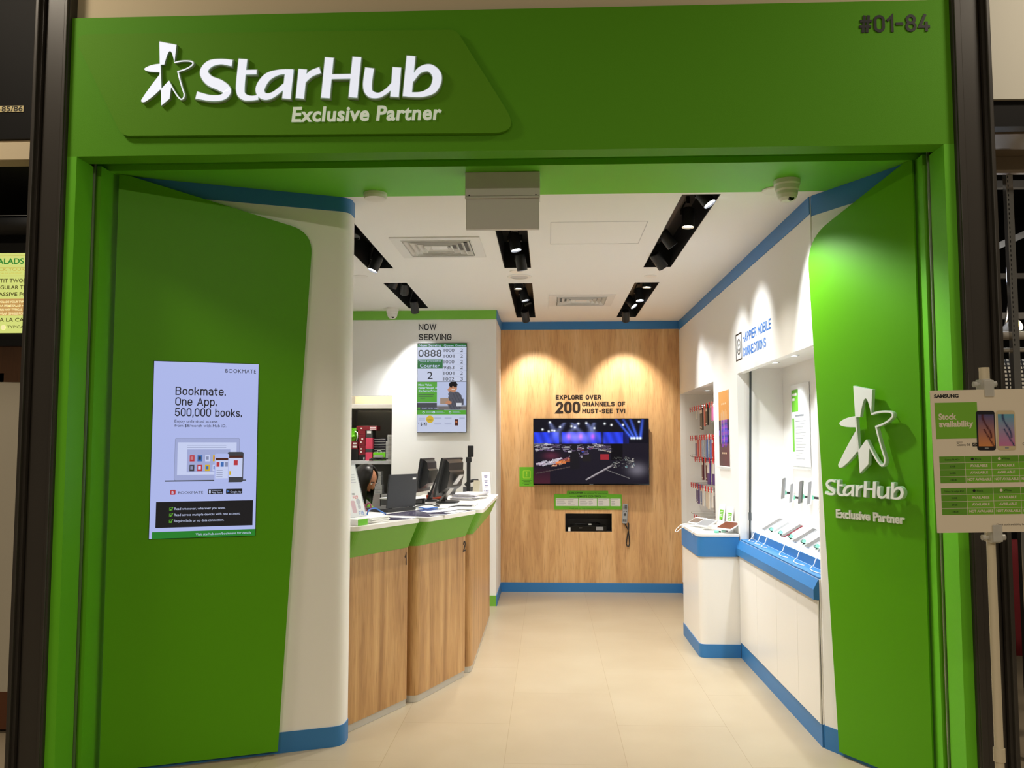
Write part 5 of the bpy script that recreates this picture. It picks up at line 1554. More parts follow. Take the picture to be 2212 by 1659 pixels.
# ================================================================== closet shelf unit and what lies on it
CY = 8.72
t = thing('shelf_unit', 'pale metal shelf unit inside the grey closet opening', 'shelf unit', (-1.80, 8.95, 0))
mb = MB(LGREY)
for z, zz in ((1.926, 1.974), (1.356, 1.394), (0.84, 0.875), (.20, .24)):
    mb = MB(LGREY); mb.wbox(-2.095, -1.545, CY, 9.22, z, zz, .003); mb.build('shelf', t)
for x in (-2.073, -1.553):
    for y in (CY - .018, 9.21):
        mb = MB(GREYP); mb.wbox(x - .012, x + .005, y, y + .016, 0, 2.0); mb.build('post', t)
def carton(name, label, x0, x1, y0, y1, z0, z1, m_, cat='box', band=None, group=None, prints=None):
    t = thing(name, label, cat, ((x0 + x1) / 2, (y0 + y1) / 2, z0), group)
    mb = MB(m_); mb.wbox(x0, x1, y0, y1, z0, z1, .002, 1); mb.build('carton', t)
    F = FRONT(y0)
    if band:
        mb = MB(band); mb.box(F, x0 + .004, x1 - .004, z1 - .010, z1 - .006, 0.0003, .001); mb.build('lid_seam', t)
    if prints:
        mb = MB(prints[0])
        for (a, b, c, d) in prints[1]:
            mb.fr(F, x0 + (x1 - x0) * a, z0 + (z1 - z0) * b, x0 + (x1 - x0) * c, z0 + (z1 - z0) * d, .0006)
        mb.build('print', t)
    return t
CRIM = mat('crimson_card', (.45, .06, .12), .45); PINKB = mat('pink_card', (.80, .25, .36), .45); BLKB = mat('black_card', (.06, .055, .06), .45); PURB = mat('dark_purple_card', (.11, .08, .14), .4)
WBOX = mat('white_box_card', (.62, .62, .61), .5); LIME = mat('lime_plastic', (.42, .78, .12), .4)
S1 = 1.3945; yy = CY + .01
carton('phone_box', 'wide black box at the bottom of the closet shelf, against the post', -2.058, -1.945, yy, yy + .18, S1, S1 + .115, BLKB)
carton('phone_box', 'dark crimson box lying on the black box under the green bag', -2.055, -1.952, yy, yy + .18, S1 + .116, S1 + .195, CRIM, prints=(PAPER, [(.1, .2, .35, .5), (.5, .2, .9, .45), (.55, .65, .9, .85)]))
carton('phone_box', 'flat black box below the upright crimson boxes', -1.943, -1.872, yy, yy + .16, S1, S1 + .055, BLKB, prints=(PAPER, [(.75, .2, .9, .6)]))
carton('phone_box', 'crimson box, lower of the upright pair on the closet shelf', -1.942, -1.872, yy, yy + .16, S1 + .056, S1 + .150, CRIM, prints=(PAPER, [(.3, .25, .5, .45), (.3, .6, .5, .75)]))
carton('phone_box', 'crimson box, upper of the upright pair on the closet shelf', -1.945, -1.874, yy, yy + .16, S1 + .151, S1 + .265, CRIM, prints=(PAPER, [(.3, .25, .5, .4), (.45, .55, .7, .68)]))
carton('phone_box', 'wide crimson box lying on top of the upright boxes', -1.965, -1.752, yy, yy + .17, S1 + .3085, S1 + .355, CRIM, prints=(PAPER, [(.65, .2, .95, .35), (.65, .6, .95, .75), (.2, .3, .28, .6)]))
carton('phone_box', 'dark red box wedged just under the wide crimson box', -1.950, -1.874, yy, yy + .16, S1 + .266, S1 + .3075, CRIM)
carton('phone_box', 'bright pink box standing at the bottom of the pink column', -1.870, -1.800, yy, yy + .16, S1, S1 + .085, PINKB)
carton('phone_box', 'grey box between two pink boxes', -1.870, -1.800, yy, yy + .16, S1 + .086, S1 + .117, DGREY)
carton('phone_box', 'tall bright pink box above the grey box', -1.870, -1.798, yy, yy + .16, S1 + .118, S1 + .232, PINKB)
carton('phone_box', 'grey box topping the pink column', -1.870, -1.800, yy, yy + .16, S1 + .233, S1 + .3075, DGREY, prints=(PAPER, [(.2, .6, .8, .75), (.2, .85, .8, .95)]))
ORD = ['lowest', 'second from bottom', 'third from bottom', 'third from top', 'second from top', 'topmost']
for i in range(6):
    carton('slim_box', 'slim dark purple box, %s in its stack behind the green carrier' % ORD[i], -1.795, -1.672, yy + .06, yy + .2, S1 + .070 + i * .0262 - (.070 if i == 0 else 0), S1 + .095 + i * .0262, PURB, band=LGREY, group='slim dark purple boxes on the closet shelf')
t = thing('carrier_box', 'lime and white carry box with a handle in front of the purple boxes', 'box', (-1.735, yy + .02, S1))
mb = MB(LIME); mb.wbox(-1.79, -1.665, yy - .004, yy + .05, S1, S1 + .082, .003); mb.build('carton', t)
mb = MB(WBOX); mb.box(FRONT(yy - .004), -1.785, -1.69, S1 + .008, S1 + .055, .0003, .001); mb.build('white_panel', t)
mb = MB(PAPER); mb.tube([(-1.752, yy + .02, S1 + .08), (-1.752, yy + .02, S1 + .10), (-1.712, yy + .02, S1 + .10), (-1.712, yy + .02, S1 + .08)], .005, 6); mb.build('handle', t)
for i in range(4):
    z0 = S1 + (0, .075, .150, .197)[i]; z1 = S1 + (.074, .149, .196, .262)[i]
    carton('white_phone_box', 'white phone box, %s of the column at the closet edge' % ('lowest', 'second', 'third', 'topmost')[i], -1.660 if i < 3 else -1.645, -1.575, yy, yy + .14, z0, z1, WBOX, prints=(GREYP, [(.2, .3, .8, .4), (.2, .55, .6, .65)]), group='white phone boxes in a column')
t = thing('plastic_bag', 'crumpled lime green plastic bag on top of the crimson box', 'bag', (-2.0, yy + .08, S1 + .196))
mb = MB(LIME); r_ = random.Random(5)
vs = []; n_ = 12
for j in range(7):
    for i in range(n_):
        a = 2 * math.pi * i / n_; ph = j / 6
        rr = (.055 * math.sin(math.pi * (.12 + .80 * ph)) + .012) * r_.uniform(.82, 1.2)
        vs.append((-2.012 + rr * math.cos(a) * .95, yy + .08 + rr * .9 * math.sin(a), S1 + .1965 + ph * .14))
fs = [(j * n_ + i, j * n_ + (i + 1) % n_, (j + 1) * n_ + (i + 1) % n_, (j + 1) * n_ + i) for j in range(6) for i in range(n_)]
fs += [tuple(range(n_ - 1, -1, -1)), tuple(range(6 * n_, 7 * n_))]
mb.add(vs, fs, False); mb.build('bag', t)
mb = MB(PAPER); mb.tube([(-1.985, yy + .02, S1 + .30), (-1.955, yy - .012, S1 + .285), (-1.952, yy - .012, S1 + .24), (-1.968, yy + .02, S1 + .205)], .006, 6); mb.build('white_handle', t)
pts = []
for i in range(26):
    pts.append((-1.83 + .2 * ((i * .37) % 1), yy - .03 + .018 * math.sin(i * 1.9), S1 + .008 + .022 * abs(math.sin(i * 2.3))))
CY0 = CY
cord('cable_tangle', 'dark tangle of cable in front of the boxes on the closet shelf', [(x, y + .022, z) for x, y, z in pts], .004, BLACKP)
# lower shelf
S2 = 0.8755
carton('carton', 'large plain grey carton on the lower closet shelf behind the person', -1.865, -1.715, yy, yy + .3, S2, S2 + .178, mat('grey_carton', (.55, .53, .52), .6))
for i in range(3):
    carton('white_phone_box', 'white box, %s of three beside the grey carton' % ('lowest', 'middle', 'topmost')[i], -1.705, -1.58, yy, yy + .2, S2 + i * .058, S2 + .057 + i * .058, WBOX, prints=(GREYP, [(.2, .3, .8, .45), (.2, .6, .5, .75)]), group='white boxes beside the grey carton')
for i, (a, b, k_) in enumerate(((-1.865, -1.780, 0), (-1.778, -1.695, 0), (-1.865, -1.780, 1), (-1.778, -1.695, 1), (-1.865, -1.790, 2), (-1.788, -1.705, 2), (-1.788, -1.705, 3), (-1.788, -1.705, 4))):
    z0 = S2 + .179 + k_ * .046
    carton('white_phone_box', 'white box on the grey carton, %s' % ('bottom row nearest the person', 'bottom row near the laptop', 'second row nearest the person', 'second row near the laptop', 'third row nearest the person', 'third row near the laptop', 'fourth row alone', 'topmost of all')[i], a, b, yy, yy + .12, z0, z0 + .045, WBOX, prints=(GREYP, [(.15, .25, .8, .4), (.15, .6, .5, .75)]), group='white boxes stacked on the grey carton')

# ================================================================== the person sitting behind the counters
SKIN = mat('skin', (0.72, 0.50, 0.37), 0.5)
HAIR = mat('black_hair', (0.055, 0.042, 0.038), 0.35)
SHIRT = mat('lime_shirt', (0.50, 0.84, 0.16), 0.65)
TROUS = mat('dark_trousers', (0.10, 0.10, 0.12), 0.7)
def skin_mesh(name, verts, edges, radii, material, parent, root=0, extra=None, voxel=0.0, sub=2):
    """grow a smooth surface over a skeleton; extra is a MB whose shapes are fused in"""
    me = bpy.data.meshes.new(name)
    org = Vector(parent.location)
    me.from_pydata([tuple(Vector(v) - org) for v in verts], edges, [])
    o = bpy.data.objects.new(name, me); COL.objects.link(o); o.parent = parent
    o.modifiers.new('skin', 'SKIN')
    for i, sv in enumerate(me.skin_vertices[0].data):
        r = radii[i]
        sv.radius = r if isinstance(r, tuple) else (r, r)
        sv.use_root = (i == root)
    m2 = o.modifiers.new('smooth', 'SUBSURF'); m2.levels = m2.render_levels = sub
    bpy.context.view_layer.update()
    dg = bpy.context.evaluated_depsgraph_get()
    ev = o.evaluated_get(dg)
    new = bpy.data.meshes.new_from_object(ev, depsgraph=dg)
    o.modifiers.clear()
    if extra is not None:
        k = len(new.vertices)
        vs = [tuple(v.co) for v in new.vertices] + [tuple(v - org) for v in extra.v]
        fs = [tuple(p.vertices) for p in new.polygons] + [tuple(i + k for i in f) for f in extra.f]
        new = bpy.data.meshes.new(name); new.from_pydata(vs, [], fs)
    o.data = new
    if voxel:
        rm = o.modifiers.new('fuse', 'REMESH'); rm.mode = 'VOXEL'; rm.voxel_size = voxel; rm.use_smooth_shade = True
        sm_ = o.modifiers.new('relax', 'SMOOTH'); sm_.iterations = 3; sm_.factor = .5
        bpy.context.view_layer.update()
        dg = bpy.context.evaluated_depsgraph_get()
        new = bpy.data.meshes.new_from_object(o.evaluated_get(dg), depsgraph=dg)
        o.modifiers.clear(); o.data = new
    o.data.materials.clear(); o.data.materials.append(material)
    for p in o.data.polygons:
        p.use_smooth = True; p.material_index = 0
    return o
def ball(mb, F, c, r, nu=16, nv=12, fn=None):
    """an ellipsoid in frame F; fn(u, v, n) may shift points"""
    vs = []; fs = []
    for j in range(nv + 1):
        t_ = math.pi * j / nv
        for i in range(nu):
            p_ = 2 * math.pi * i / nu
            q = Vector((math.sin(t_) * math.cos(p_), math.cos(t_), math.sin(t_) * math.sin(p_)))
            q = Vector((c[0] + q.x * r[0], c[1] + q.y * r[1], c[2] + q.z * r[2]))
            if fn: q = fn(q)
            vs.append(F.p(*q))
    for j in range(nv):
        for i in range(nu):
            a = j * nu + i; b = j * nu + (i + 1) % nu
            fs.append((a, a + nu, b + nu, b))
    mb.add(vs, fs, True)
    return mb
fw = Vector((0.93, -0.36, 0)).normalized(); sd = Vector((fw.y, -fw.x, 0))      # sd: the person's right hand side
hip = Vector((-1.745, 7.29, 0.545))
B = lambda f, s_, z: Vector((hip.x, hip.y, 0)) + fw * f + sd * s_ + Vector((0, 0, z))
t = thing('person', 'seated person with long black hair and lime shirt, head bent behind the laptop', 'person', (hip.x, hip.y, 0))
Vb = []; Eb = []; Rb = []
def add(p, r, parent_=None):
    Vb.append(p); Rb.append(r)
    if parent_ is not None: Eb.append((parent_, len(Vb) - 1))
    return len(Vb) - 1
pel = add(B(0, 0, .56), (.15, .11)); bel = add(B(.03, 0, .72), (.125, .095), pel); che = add(B(.09, 0, .90), (.14, .10), bel); upc = add(B(.145, 0, 1.01), (.10, .08), che)
nek = add(B(.17, 0, 1.085), .052, upc); hed = add(B(.195, 0, 1.16), .055, nek)
for s_ in (-1, 1):
    sh = add(B(.13, .165 * s_, .985), .058, upc); el = add(B(.23, .21 * s_, .74), .044, sh); wr = add(B(.40, .12 * s_, .675), .030, el); pa = add(B(.455, .095 * s_, .668), (.040, .022), wr)
    for k_, (ds, ln) in enumerate(((-.030, .060), (-.010, .072), (.010, .067), (.030, .052))):
        b1 = add(B(.485, .095 * s_ + ds, .668), .0095, pa); b2 = add(B(.485 + ln * .55, .095 * s_ + ds * 1.15, .664), .0085, b1); add(B(.485 + ln, .095 * s_ + ds * 1.2, .650), .0075, b2)
    th = add(B(.445, .095 * s_ - .036 * s_, .668), .011, pa); add(B(.480, .095 * s_ - .062 * s_, .660), .009, th)
    hp = add(B(.03, .09 * s_, .55), .088, pel); kn = add(B(.43, .11 * s_, .545), .062, hp); an = add(B(.40, .115 * s_, .095), .038, kn); he = add(B(.39, .115 * s_, .045), .036, an); add(B(.55, .125 * s_, .032), (.042, .028), he)
HC = B(.222, 0, 1.262)
HU = (Vector((0, 0, 1)) * math.cos(math.radians(34)) + fw * math.sin(math.radians(34)))
HF = Fr(HC, -sd, HU)               # n: where the face looks
if HF.N.dot(fw) < 0:
    HF = Fr(HC, sd, HU)
def face(q):
    # narrower chin, flatter face
    k_ = 1.0
    if q.y < 0: k_ = 1 + q.y * 2.6
    return Vector((q.x * k_, q.y, q.z * (1 + (q.y * .8 if q.y < 0 else 0))))
hb = MB(SKIN)
ball(hb, HF, (0, 0, 0), (.074, .108, .092), 20, 14, face)
ball(hb, HF, (0, -.012, .094), (.013, .026, .016), 10, 8)            # nose
ball(hb, HF, (0, -.060, .070), (.024, .010, .014), 10, 6)            # lips
for s_ in (-1, 1):
    ball(hb, HF, (.030 * s_, .014, .078), (.015, .008, .010), 10, 6)
    ball(hb, HF, (.073 * s_, -.008, -.004), (.010, .030, .018), 10, 8)
skin_mesh('body', Vb, Eb, Rb, SKIN, t, 0, hb, 0.0065, 1)
for s_ in (-1, 1):
    mb = MB(PAPER); ball(mb, HF, (.030 * s_, .014, .082), (.0125, .0065, .008), 12, 8); mb.m(INK); ball(mb, HF, (.030 * s_, .013, .0885), (.0055, .0055, .003), 10, 6); mb.build('eye', t)
    mb = MB(HAIR); mb.tube([HF.p(.014 * s_, .032, .091), HF.p(.030 * s_, .036, .088), HF.p(.046 * s_, .030, .078)], .0035, 6); mb.build('eyebrow', t)
mb = MB(mat('lips', (.62, .32, .28), .4)); ball(mb, HF, (0, -.059, .0785), (.020, .006, .008), 12, 6); mb.build('mouth', t)
# hair: a cap that leaves the face open, with long sides
def haircap(q):
    return q
mb = MB(HAIR)
hv = []; hf = []; nu, nv = 28, 20
for j in range(nv + 1):
    ty = j / nv
    for i in range(nu + 1):
        a = math.radians(-232 + 284 * i / nu)            # opens to the front
        low = .02 + .10 * (1 - ty)
        if ty < .5:
            ph = math.pi / 2 * (1 - ty / .5)              # top half: dome
            r_ = math.cos(ph); y_ = .004 + .128 * math.sin(ph)
        else:
            y_ = .004 - (ty - .5) * 2 * .20; r_ = 1 - (ty - .5) * .35
        wob = 1 + .03 * math.sin(i * 2.7 + j * .6)
        x_ = .096 * r_ * math.cos(a) * wob; z_ = .112 * r_ * math.sin(a) * wob - .012
        hv.append((x_, y_, z_))
pts3 = [HF.p(*q) for q in hv]
# long strands hang straight down instead of following the tilted head
for k_, q in enumerate(hv):
    if q[1] < -.02:
        base_ = HF.p(q[0], -.02, q[2]); drop = (-.02 - q[1])
        pts3[k_] = base_ + Vector((0, 0, -drop)) + HF.N * (-.04 * drop) + sd * 0
for j in range(nv):
    for i in range(nu):
        a = j * (nu + 1) + i
        hf.append((a, a + 1, a + nu + 2, a + nu + 1))
cen = sum(pts3, Vector()) / len(pts3)
inner = [p + (HC - p) * .12 for p in pts3]
n0 = len(pts3)
mb.add(pts3 + inner, hf + [tuple(n0 + i for i in reversed(f)) for f in hf] + [((nv * (nu + 1)) + i, (nv * (nu + 1)) + i + 1, n0 + nv * (nu + 1) + i + 1, n0 + nv * (nu + 1) + i) for i in range(nu)]
       + [(j * (nu + 1), (j + 1) * (nu + 1), n0 + (j + 1) * (nu + 1), n0 + j * (nu + 1)) for j in range(nv)] + [((j + 1) * (nu + 1) + nu, j * (nu + 1) + nu, n0 + j * (nu + 1) + nu, n0 + (j + 1) * (nu + 1) + nu) for j in range(nv)], True)
mb.build('hair', t)
# shirt and trousers
Vc = [B(0, 0, .60), B(.03, 0, .72), B(.09, 0, .90), B(.142, 0, 1.015), B(.160, 0, 1.055)]; Rc = [(.165, .128), (.142, .112), (.157, .117), (.115, .094), .070]; Ec = [(0, 1), (1, 2), (2, 3), (3, 4)]
for s_ in (-1, 1):
    k_ = len(Vc); Vc += [B(.13, .165 * s_, .985), B(.19, .195 * s_, .84)]; Rc += [.072, .064]; Ec += [(3, k_), (k_, k_ + 1)]
skin_mesh('shirt', Vc, Ec, Rc, SHIRT, t, 0, None, 0, 2)
Vc = [B(0, 0, .575)]; Rc = [(.170, .130)]; Ec = []
for s_ in (-1, 1):
    k_ = len(Vc); Vc += [B(.03, .09 * s_, .556), B(.435, .11 * s_, .552), B(.40, .115 * s_, .12)]; Rc += [.102, .076, .058]; Ec += [(0, k_), (k_, k_ + 1), (k_ + 1, k_ + 2)]
skin_mesh('trousers', Vc, Ec, Rc, TROUS, t, 0, None, 0, 2)
t = thing('stool', 'grey swivel stool under the seated person behind the counter', 'stool', (hip.x, hip.y, 0))
SF_ = Fr((hip.x, hip.y, 0), (1, 0, 0), (0, 1, 0))
mb = MB(DGREY); mb.lathe(SF_, [(.0005, .375), (.17, .375), (.19, .385), (.19, .40), (.17, .41), (.0005, .412)], 26); mb.build('seat', t)
mb = MB(GREYM); mb.cyl(SF_, .025, .06, .3745, 16); mb.build('post', t)
mb = MB(BLACKP)
for k_ in range(5):
    a = 2 * math.pi * k_ / 5 + .3
    mb.tube([SF_.p(0, 0, .07), SF_.p(.24 * math.cos(a), .24 * math.sin(a), .045)], .016, 8); mb.tube([SF_.p(.24 * math.cos(a), .24 * math.sin(a), .044), SF_.p(.24 * math.cos(a), .24 * math.sin(a), 0.0005)], .02, 8)
mb.build('star_base', t)

# ================================================================== corner counter in front of the accessory niche
t = thing('corner_counter', 'white corner counter with a blue apron and blue plinth on the display side', 'counter', (1.26, 6.83, 0))
def cpl(o, far=0.0):
    return rnd([(1.4035, 6.443 - o), (1.108 - o, 6.443 - o), (1.108 - o, 7.215), (1.4035, 7.215)], [0, .055, .0, 0], 8)
mb = MB(BLUE); mb.prism(PLAN, cpl(.002), 0.001, .097, True); mb.build('plinth', t)
mb = MB(WHITEG); mb.prism(PLAN, cpl(-.002), .097, .731, True); mb.build('body', t)
mb = MB(BLUE); mb.prism(PLAN, cpl(.006), .731, .878, True); mb.build('apron', t)
mb = MB(WHITEG); mb.prism(PLAN, cpl(.009), .878, .896, True); mb.build('worktop', t)
TOPR = .8965
MINT = mat('mint_plastic', (.45, .78, .66), .35)
WP = mat('white_gloss_plastic', (.92, .92, .92), .25)
SCR_OFF = mat('sleeping_phone_glass', (.30, .30, .31), .2, spec=.6)
def tablet(label, p, ang, w, h, face, name='display_tablet', cat='tablet', lift=.030, lean=24):
    K = Fr(p, (math.cos(math.radians(ang)), math.sin(math.radians(ang)), 0), (-math.sin(math.radians(ang)), math.cos(math.radians(ang)), 0))
    t = thing(name, label, cat, K.p(w / 2, h / 2, 0))
    a = math.radians(lean)
    S_ = Fr(K.p(0, 0, lift), K.U, K.V * math.cos(a) + K.N * math.sin(a))
    mb = MB(WP); mb.prism(S_, rnd(rect(0, 0, w, h), .010, 4), -.008, 0); mb.build('casing', t)
    mb = MB(face); mb.flat(S_, rnd(rect(.006, .012, w - .006, h - .012), .003, 2), .0004); mb.build('display', t)
    mb = MB(ACRYL); mb.prism(Fr(K.p(w * .35, 0, 0), K.V, K.N), [(.012, 0.0005), (h * .8, 0.0005), (h * .8, lift + h * .8 * math.tan(a) - .012), (.012, lift - .006)], 0, w * .3); mb.build('stand', t)
    return t
BRS = mat('brown_screen', (.42, .24, .18), .2, emit=.06)
tablet('white tablet showing a plain brown screen, nearest on the corner counter', (1.26, 6.60, TOPR), -62, .17, .125, BRS)
tablet('grey tablet on a stand behind the brown one on the corner counter', (1.14, 6.83, TOPR), -62, .16, .115, GREYP)
tablet('dark tablet on a stand at the far edge of the corner counter', (1.125, 7.06, TOPR), -62, .15, .10, SCR_OFF)
for i, (y, lab) in enumerate(((6.97, 'white price holder with a green card, farther of two on the corner counter'), (6.66, 'white price holder with a green card, nearer of two on the corner counter'))):
    K = Fr((1.357, y + .055, TOPR), (.25, -1, 0), (0, 0, 1)).tilt(8)
    t = thing('price_holder', lab, 'price holder', K.p(.055, 0, 0))
    mb = MB(WP); mb.prism(K, rnd(rect(0, 0, .11, .185), [0, 0, .01, .01], 3), -.004, 0); mb.prism(Fr(K.p(0, 0.002, 0), K.U, -K.N), rect(0, 0, .11, .04), .0, .004) if False else None
    mb.build('holder', t)
    mb = MB(GREENINK); mb.fr(K, .025, .06, .085, .14, .0006); mb.m(INK); mb.fr(K, .065, .060, .083, .075, .0009); mb.m(PAPER)
    for j in range(4): mb.fr(K, .03, .088 + j * .012, .075, .093 + j * .012, .0009)
    mb.build('price_card', t)
def loop(label, pts, r=.0032, m_=None):
    return cord('display_cable', label, pts, r, m_ or WP, 'cable')
loop('white cable hanging in a loop over the far edge of the corner counter', [(1.15, 7.12, TOPR + .012), (1.10, 7.08, TOPR + .018), (1.06, 7.03, TOPR + .004), (1.02, 7.00, TOPR - .030), (1.035, 6.99, TOPR - .036), (1.075, 7.0, TOPR - .006), (1.12, 7.03, TOPR + .014), (1.16, 7.0, TOPR + .006)])
loop('white cable hanging in a small loop over the rounded counter corner', [(1.19, 6.72, TOPR + .006), (1.13, 6.66, TOPR + .016), (1.085, 6.58, TOPR + .004), (1.080, 6.55, TOPR - .022), (1.078, 6.525, TOPR + .002), (1.12, 6.53, TOPR + .022), (1.19, 6.58, TOPR + .006)])
for x, y, lab in ((1.30, 6.56, 'mint green clip under the brown tablet'), (1.24, 6.52, 'second mint green clip beside the brown tablet')):
    t = thing('security_clip', lab + ' on the corner counter', 'security clip', (x, y, TOPR))
    mb = MB(MINT); mb.tube([(x, y, TOPR + .011), (x + .03, y - .01, TOPR + .011)], .010, 12); mb.build('clip', t)
    mb = MB(BLACKP); mb.tube([(x + .031, y - .01, TOPR + .011), (x + .045, y - .015, TOPR + .011)], .007, 10); mb.build('plug', t)

# ================================================================== accessory niche: pegs and hanging packs
XT, XB = 1.495, 1.748
KINDS_ = {'purple': (.28, .16, .48), 'black': (.10, .10, .11), 'red': (.72, .12, .14), 'blue': (.34, .46, .68), 'pale blue': (.62, .70, .80), 'coral': (.86, .36, .32), 'white': (.90, .89, .86), 'maroon': (.36, .12, .18), 'grey': (.48, .47, .47), 'pink': (.80, .42, .62), 'cream': (.87, .83, .76)}
PACKM = {k: mat('pack_' + k.replace(' ', '_'), v, .35) for k, v in KINDS_.items()}
def hook(y, z, lab, tagged=True):
    t = thing('display_hook', lab, 'display hook', (XB, y, z), 'wire hooks in the accessory niche')
    mb = MB(CHROME); mb.tube([(XB + .0015, y, z), (XT + .012, y, z - .004), (XT + .002, y, z + .004), (XT, y, z + .014)], .003, 6); mb.tube([(XB, y, z + .022), (XT + .01, y, z + .020)], .0022, 6); mb.box(Fr((XB, y, z), (0, -1, 0), (0, 0, 1)), -.012, .012, -.012, .03, 0.0005, .003); mb.build('wire', t)
    if tagged:
        K = Fr((XT + .004, y, z), (0, -1, 0), (0, 0, 1))
        mb = MB(REDP); mb.prism(K, rnd(rect(-.015, -.012, .015, .024), .005, 3), .0, .005); mb.box(K, -.009, .009, -.028, -.013, -.002, .004, .001); mb.build('red_tag', t)
    return t
def pack(y, z, colour, w, h, x, lab, style):
    """a pack hanging from the hook at (y, z)"""
    t = thing('accessory_pack', lab, 'phone accessory', (x, y, z), 'packed phone accessories on hooks')
    K = Fr((x, y, z - .012), (0, -1, 0), (0, 0, 1))
    mb = MB(PACKM[colour] if style != 'sleeve' else WP); mb.prism(K, rnd(rect(-w / 2, -h, w / 2, .030), [.003, .003, .012, .012], 3), -.006, .006) if style != 'sleeve' else mb.prism(K, rect(-w / 2, -h, w / 2, .030), -.0015, .0015)
    mb.build('card', t)
    mb = MB(PACKM[colour] if style != 'window' else PACKM['white'])
    if style == 'sleeve':
        mb.prism(K, rnd(rect(-w * .43, -h * .97, w * .43, -.006), .008, 3), .002, .010); mb.build('case', t)
    elif style == 'window':
        mb.prism(K, rect(-w * .42, -h * .52, w * .42, -.004), .0062, .010); mb.build('window', t)
    else:
        mb.m(PACKM['white']); mb.fr(K, -w * .40, -h * .22, w * .40, -h * .05, .0064); mb.fr(K, -w * .40, -h * .93, w * .1, -h * .86, .0064); mb.build('print', t)
    return t
ROWZ = [1.925, 1.628, 1.412, 1.142, 0.858]
ROWN = ['top', 'second', 'middle', 'fourth', 'bottom']
NTH = ['farthest', 'second farthest', 'third farthest', 'fourth', 'fifth', 'sixth', 'seventh', 'eighth', 'ninth', 'tenth']
PLANS = [
    # (offset from the far end, colour or None, width, height, style)
    [(0.0, None), (.13, None), (.27, 'white', .05, .10, 'sleeve'), (.40, 'black', .075, .20, 'card'), (.52, 'black', .075, .21, 'card'), (.64, 'coral', .07, .18, 'sleeve'), (.78, 'black', .11, .17, 'card'), (.94, 'grey', .08, .15, 'sleeve'), (1.08, 'pink', .07, .14, 'sleeve'), (1.22, 'pink', .07, .12, 'card')],
    [(0.0, None), (.12, 'purple', .10, .20, 'card'), (.28, 'coral', .08, .19, 'sleeve'), (.40, 'coral', .08, .20, 'sleeve'), (.54, 'pale blue', .08, .19, 'sleeve'), (.66, 'pale blue', .08, .20, 'sleeve'), (.78, 'blue', .08, .19, 'sleeve'), (.92, 'blue', .08, .20, 'sleeve'), (1.06, 'red', .085, .20, 'card'), (1.2, 'red', .085, .19, 'card')],
    [(0.0, None, 'bare'), (.10, None, 'bare'), (.26, None), (.38, None), (.52, 'maroon', .08, .19, 'card'), (.68, 'maroon', .08, .19, 'card'), (.84, 'purple', .12, .22, 'window'), (1.04, 'purple', .12, .22, 'window'), (1.22, 'blue', .08, .15, 'sleeve')],
    [(0.0, None), (.12, 'purple', .085, .16, 'card'), (.24, 'purple', .085, .17, 'card'), (.38, 'blue', .10, .17, 'card'), (.54, 'white', .09, .18, 'sleeve'), (.68, 'cream', .09, .18, 'sleeve'), (.82, 'cream', .09, .19, 'sleeve'), (.96, 'white', .09, .17, 'sleeve'), (1.10, 'grey', .075, .20, 'card')],
    [(0.0, None, 'bare'), (.16, None), (.28, None), (.44, None), (.60, None), (.76, None), (.94, None), (1.12, None)],
]
for ri, row in enumerate(PLANS):
    z = ROWZ[ri]; z2 = z - (.035 if ri == 4 else 0)
    for k_, it in enumerate(row):
        y = 9.10 - it[0]
        bare = len(it) == 3
        hook(y, z2 + (.02 if bare else 0), '%swire hook %s along the %s row of the accessory niche' % ('bare ' if bare else 'red-tagged ', NTH[k_], ROWN[ri]), not bare)
        if it[1]:
            _, c, w, h, st = it
            pack(y, z2, c, w, h, XT + .035 + (.01 if k_ % 2 else 0), '%s pack hanging %s along the %s row of the accessory niche' % (c, NTH[k_], ROWN[ri]), st)
# two small downlights of that niche
def downlight(x, y, z, r, lab, e, em=10, spot=95):
    t = thing('downlight', lab, 'downlight', (x, y, z), 'small recessed downlights of the niches')
    G = Fr((x, y, z), (1, 0, 0), (0, -1, 0))
    mb = MB(LGREY); mb.lathe(G, [(r * 1.35, 0.0003), (r * 1.35, .003), (r, .004), (r * .95, .001)], 22); mb.build('rim', t)
    mb = MB(lens_mat('niche', (.95, .98, 1.0), em)); mb.disc(G, r * .95, .0012, 22); mb.build('lens', t)
    lamp('downlight_beam', 'SPOT', (x, y, z - .012), e, (.86, .94, 1.0), (x, y, 0), .03, spot, .7)
downlight(1.58, 8.55, 2.092, .032, 'small downlight in the accessory niche ceiling, the farther one', 9)
downlight(1.58, 7.85, 2.092, .032, 'small downlight in the accessory niche ceiling, the nearer one', 9)

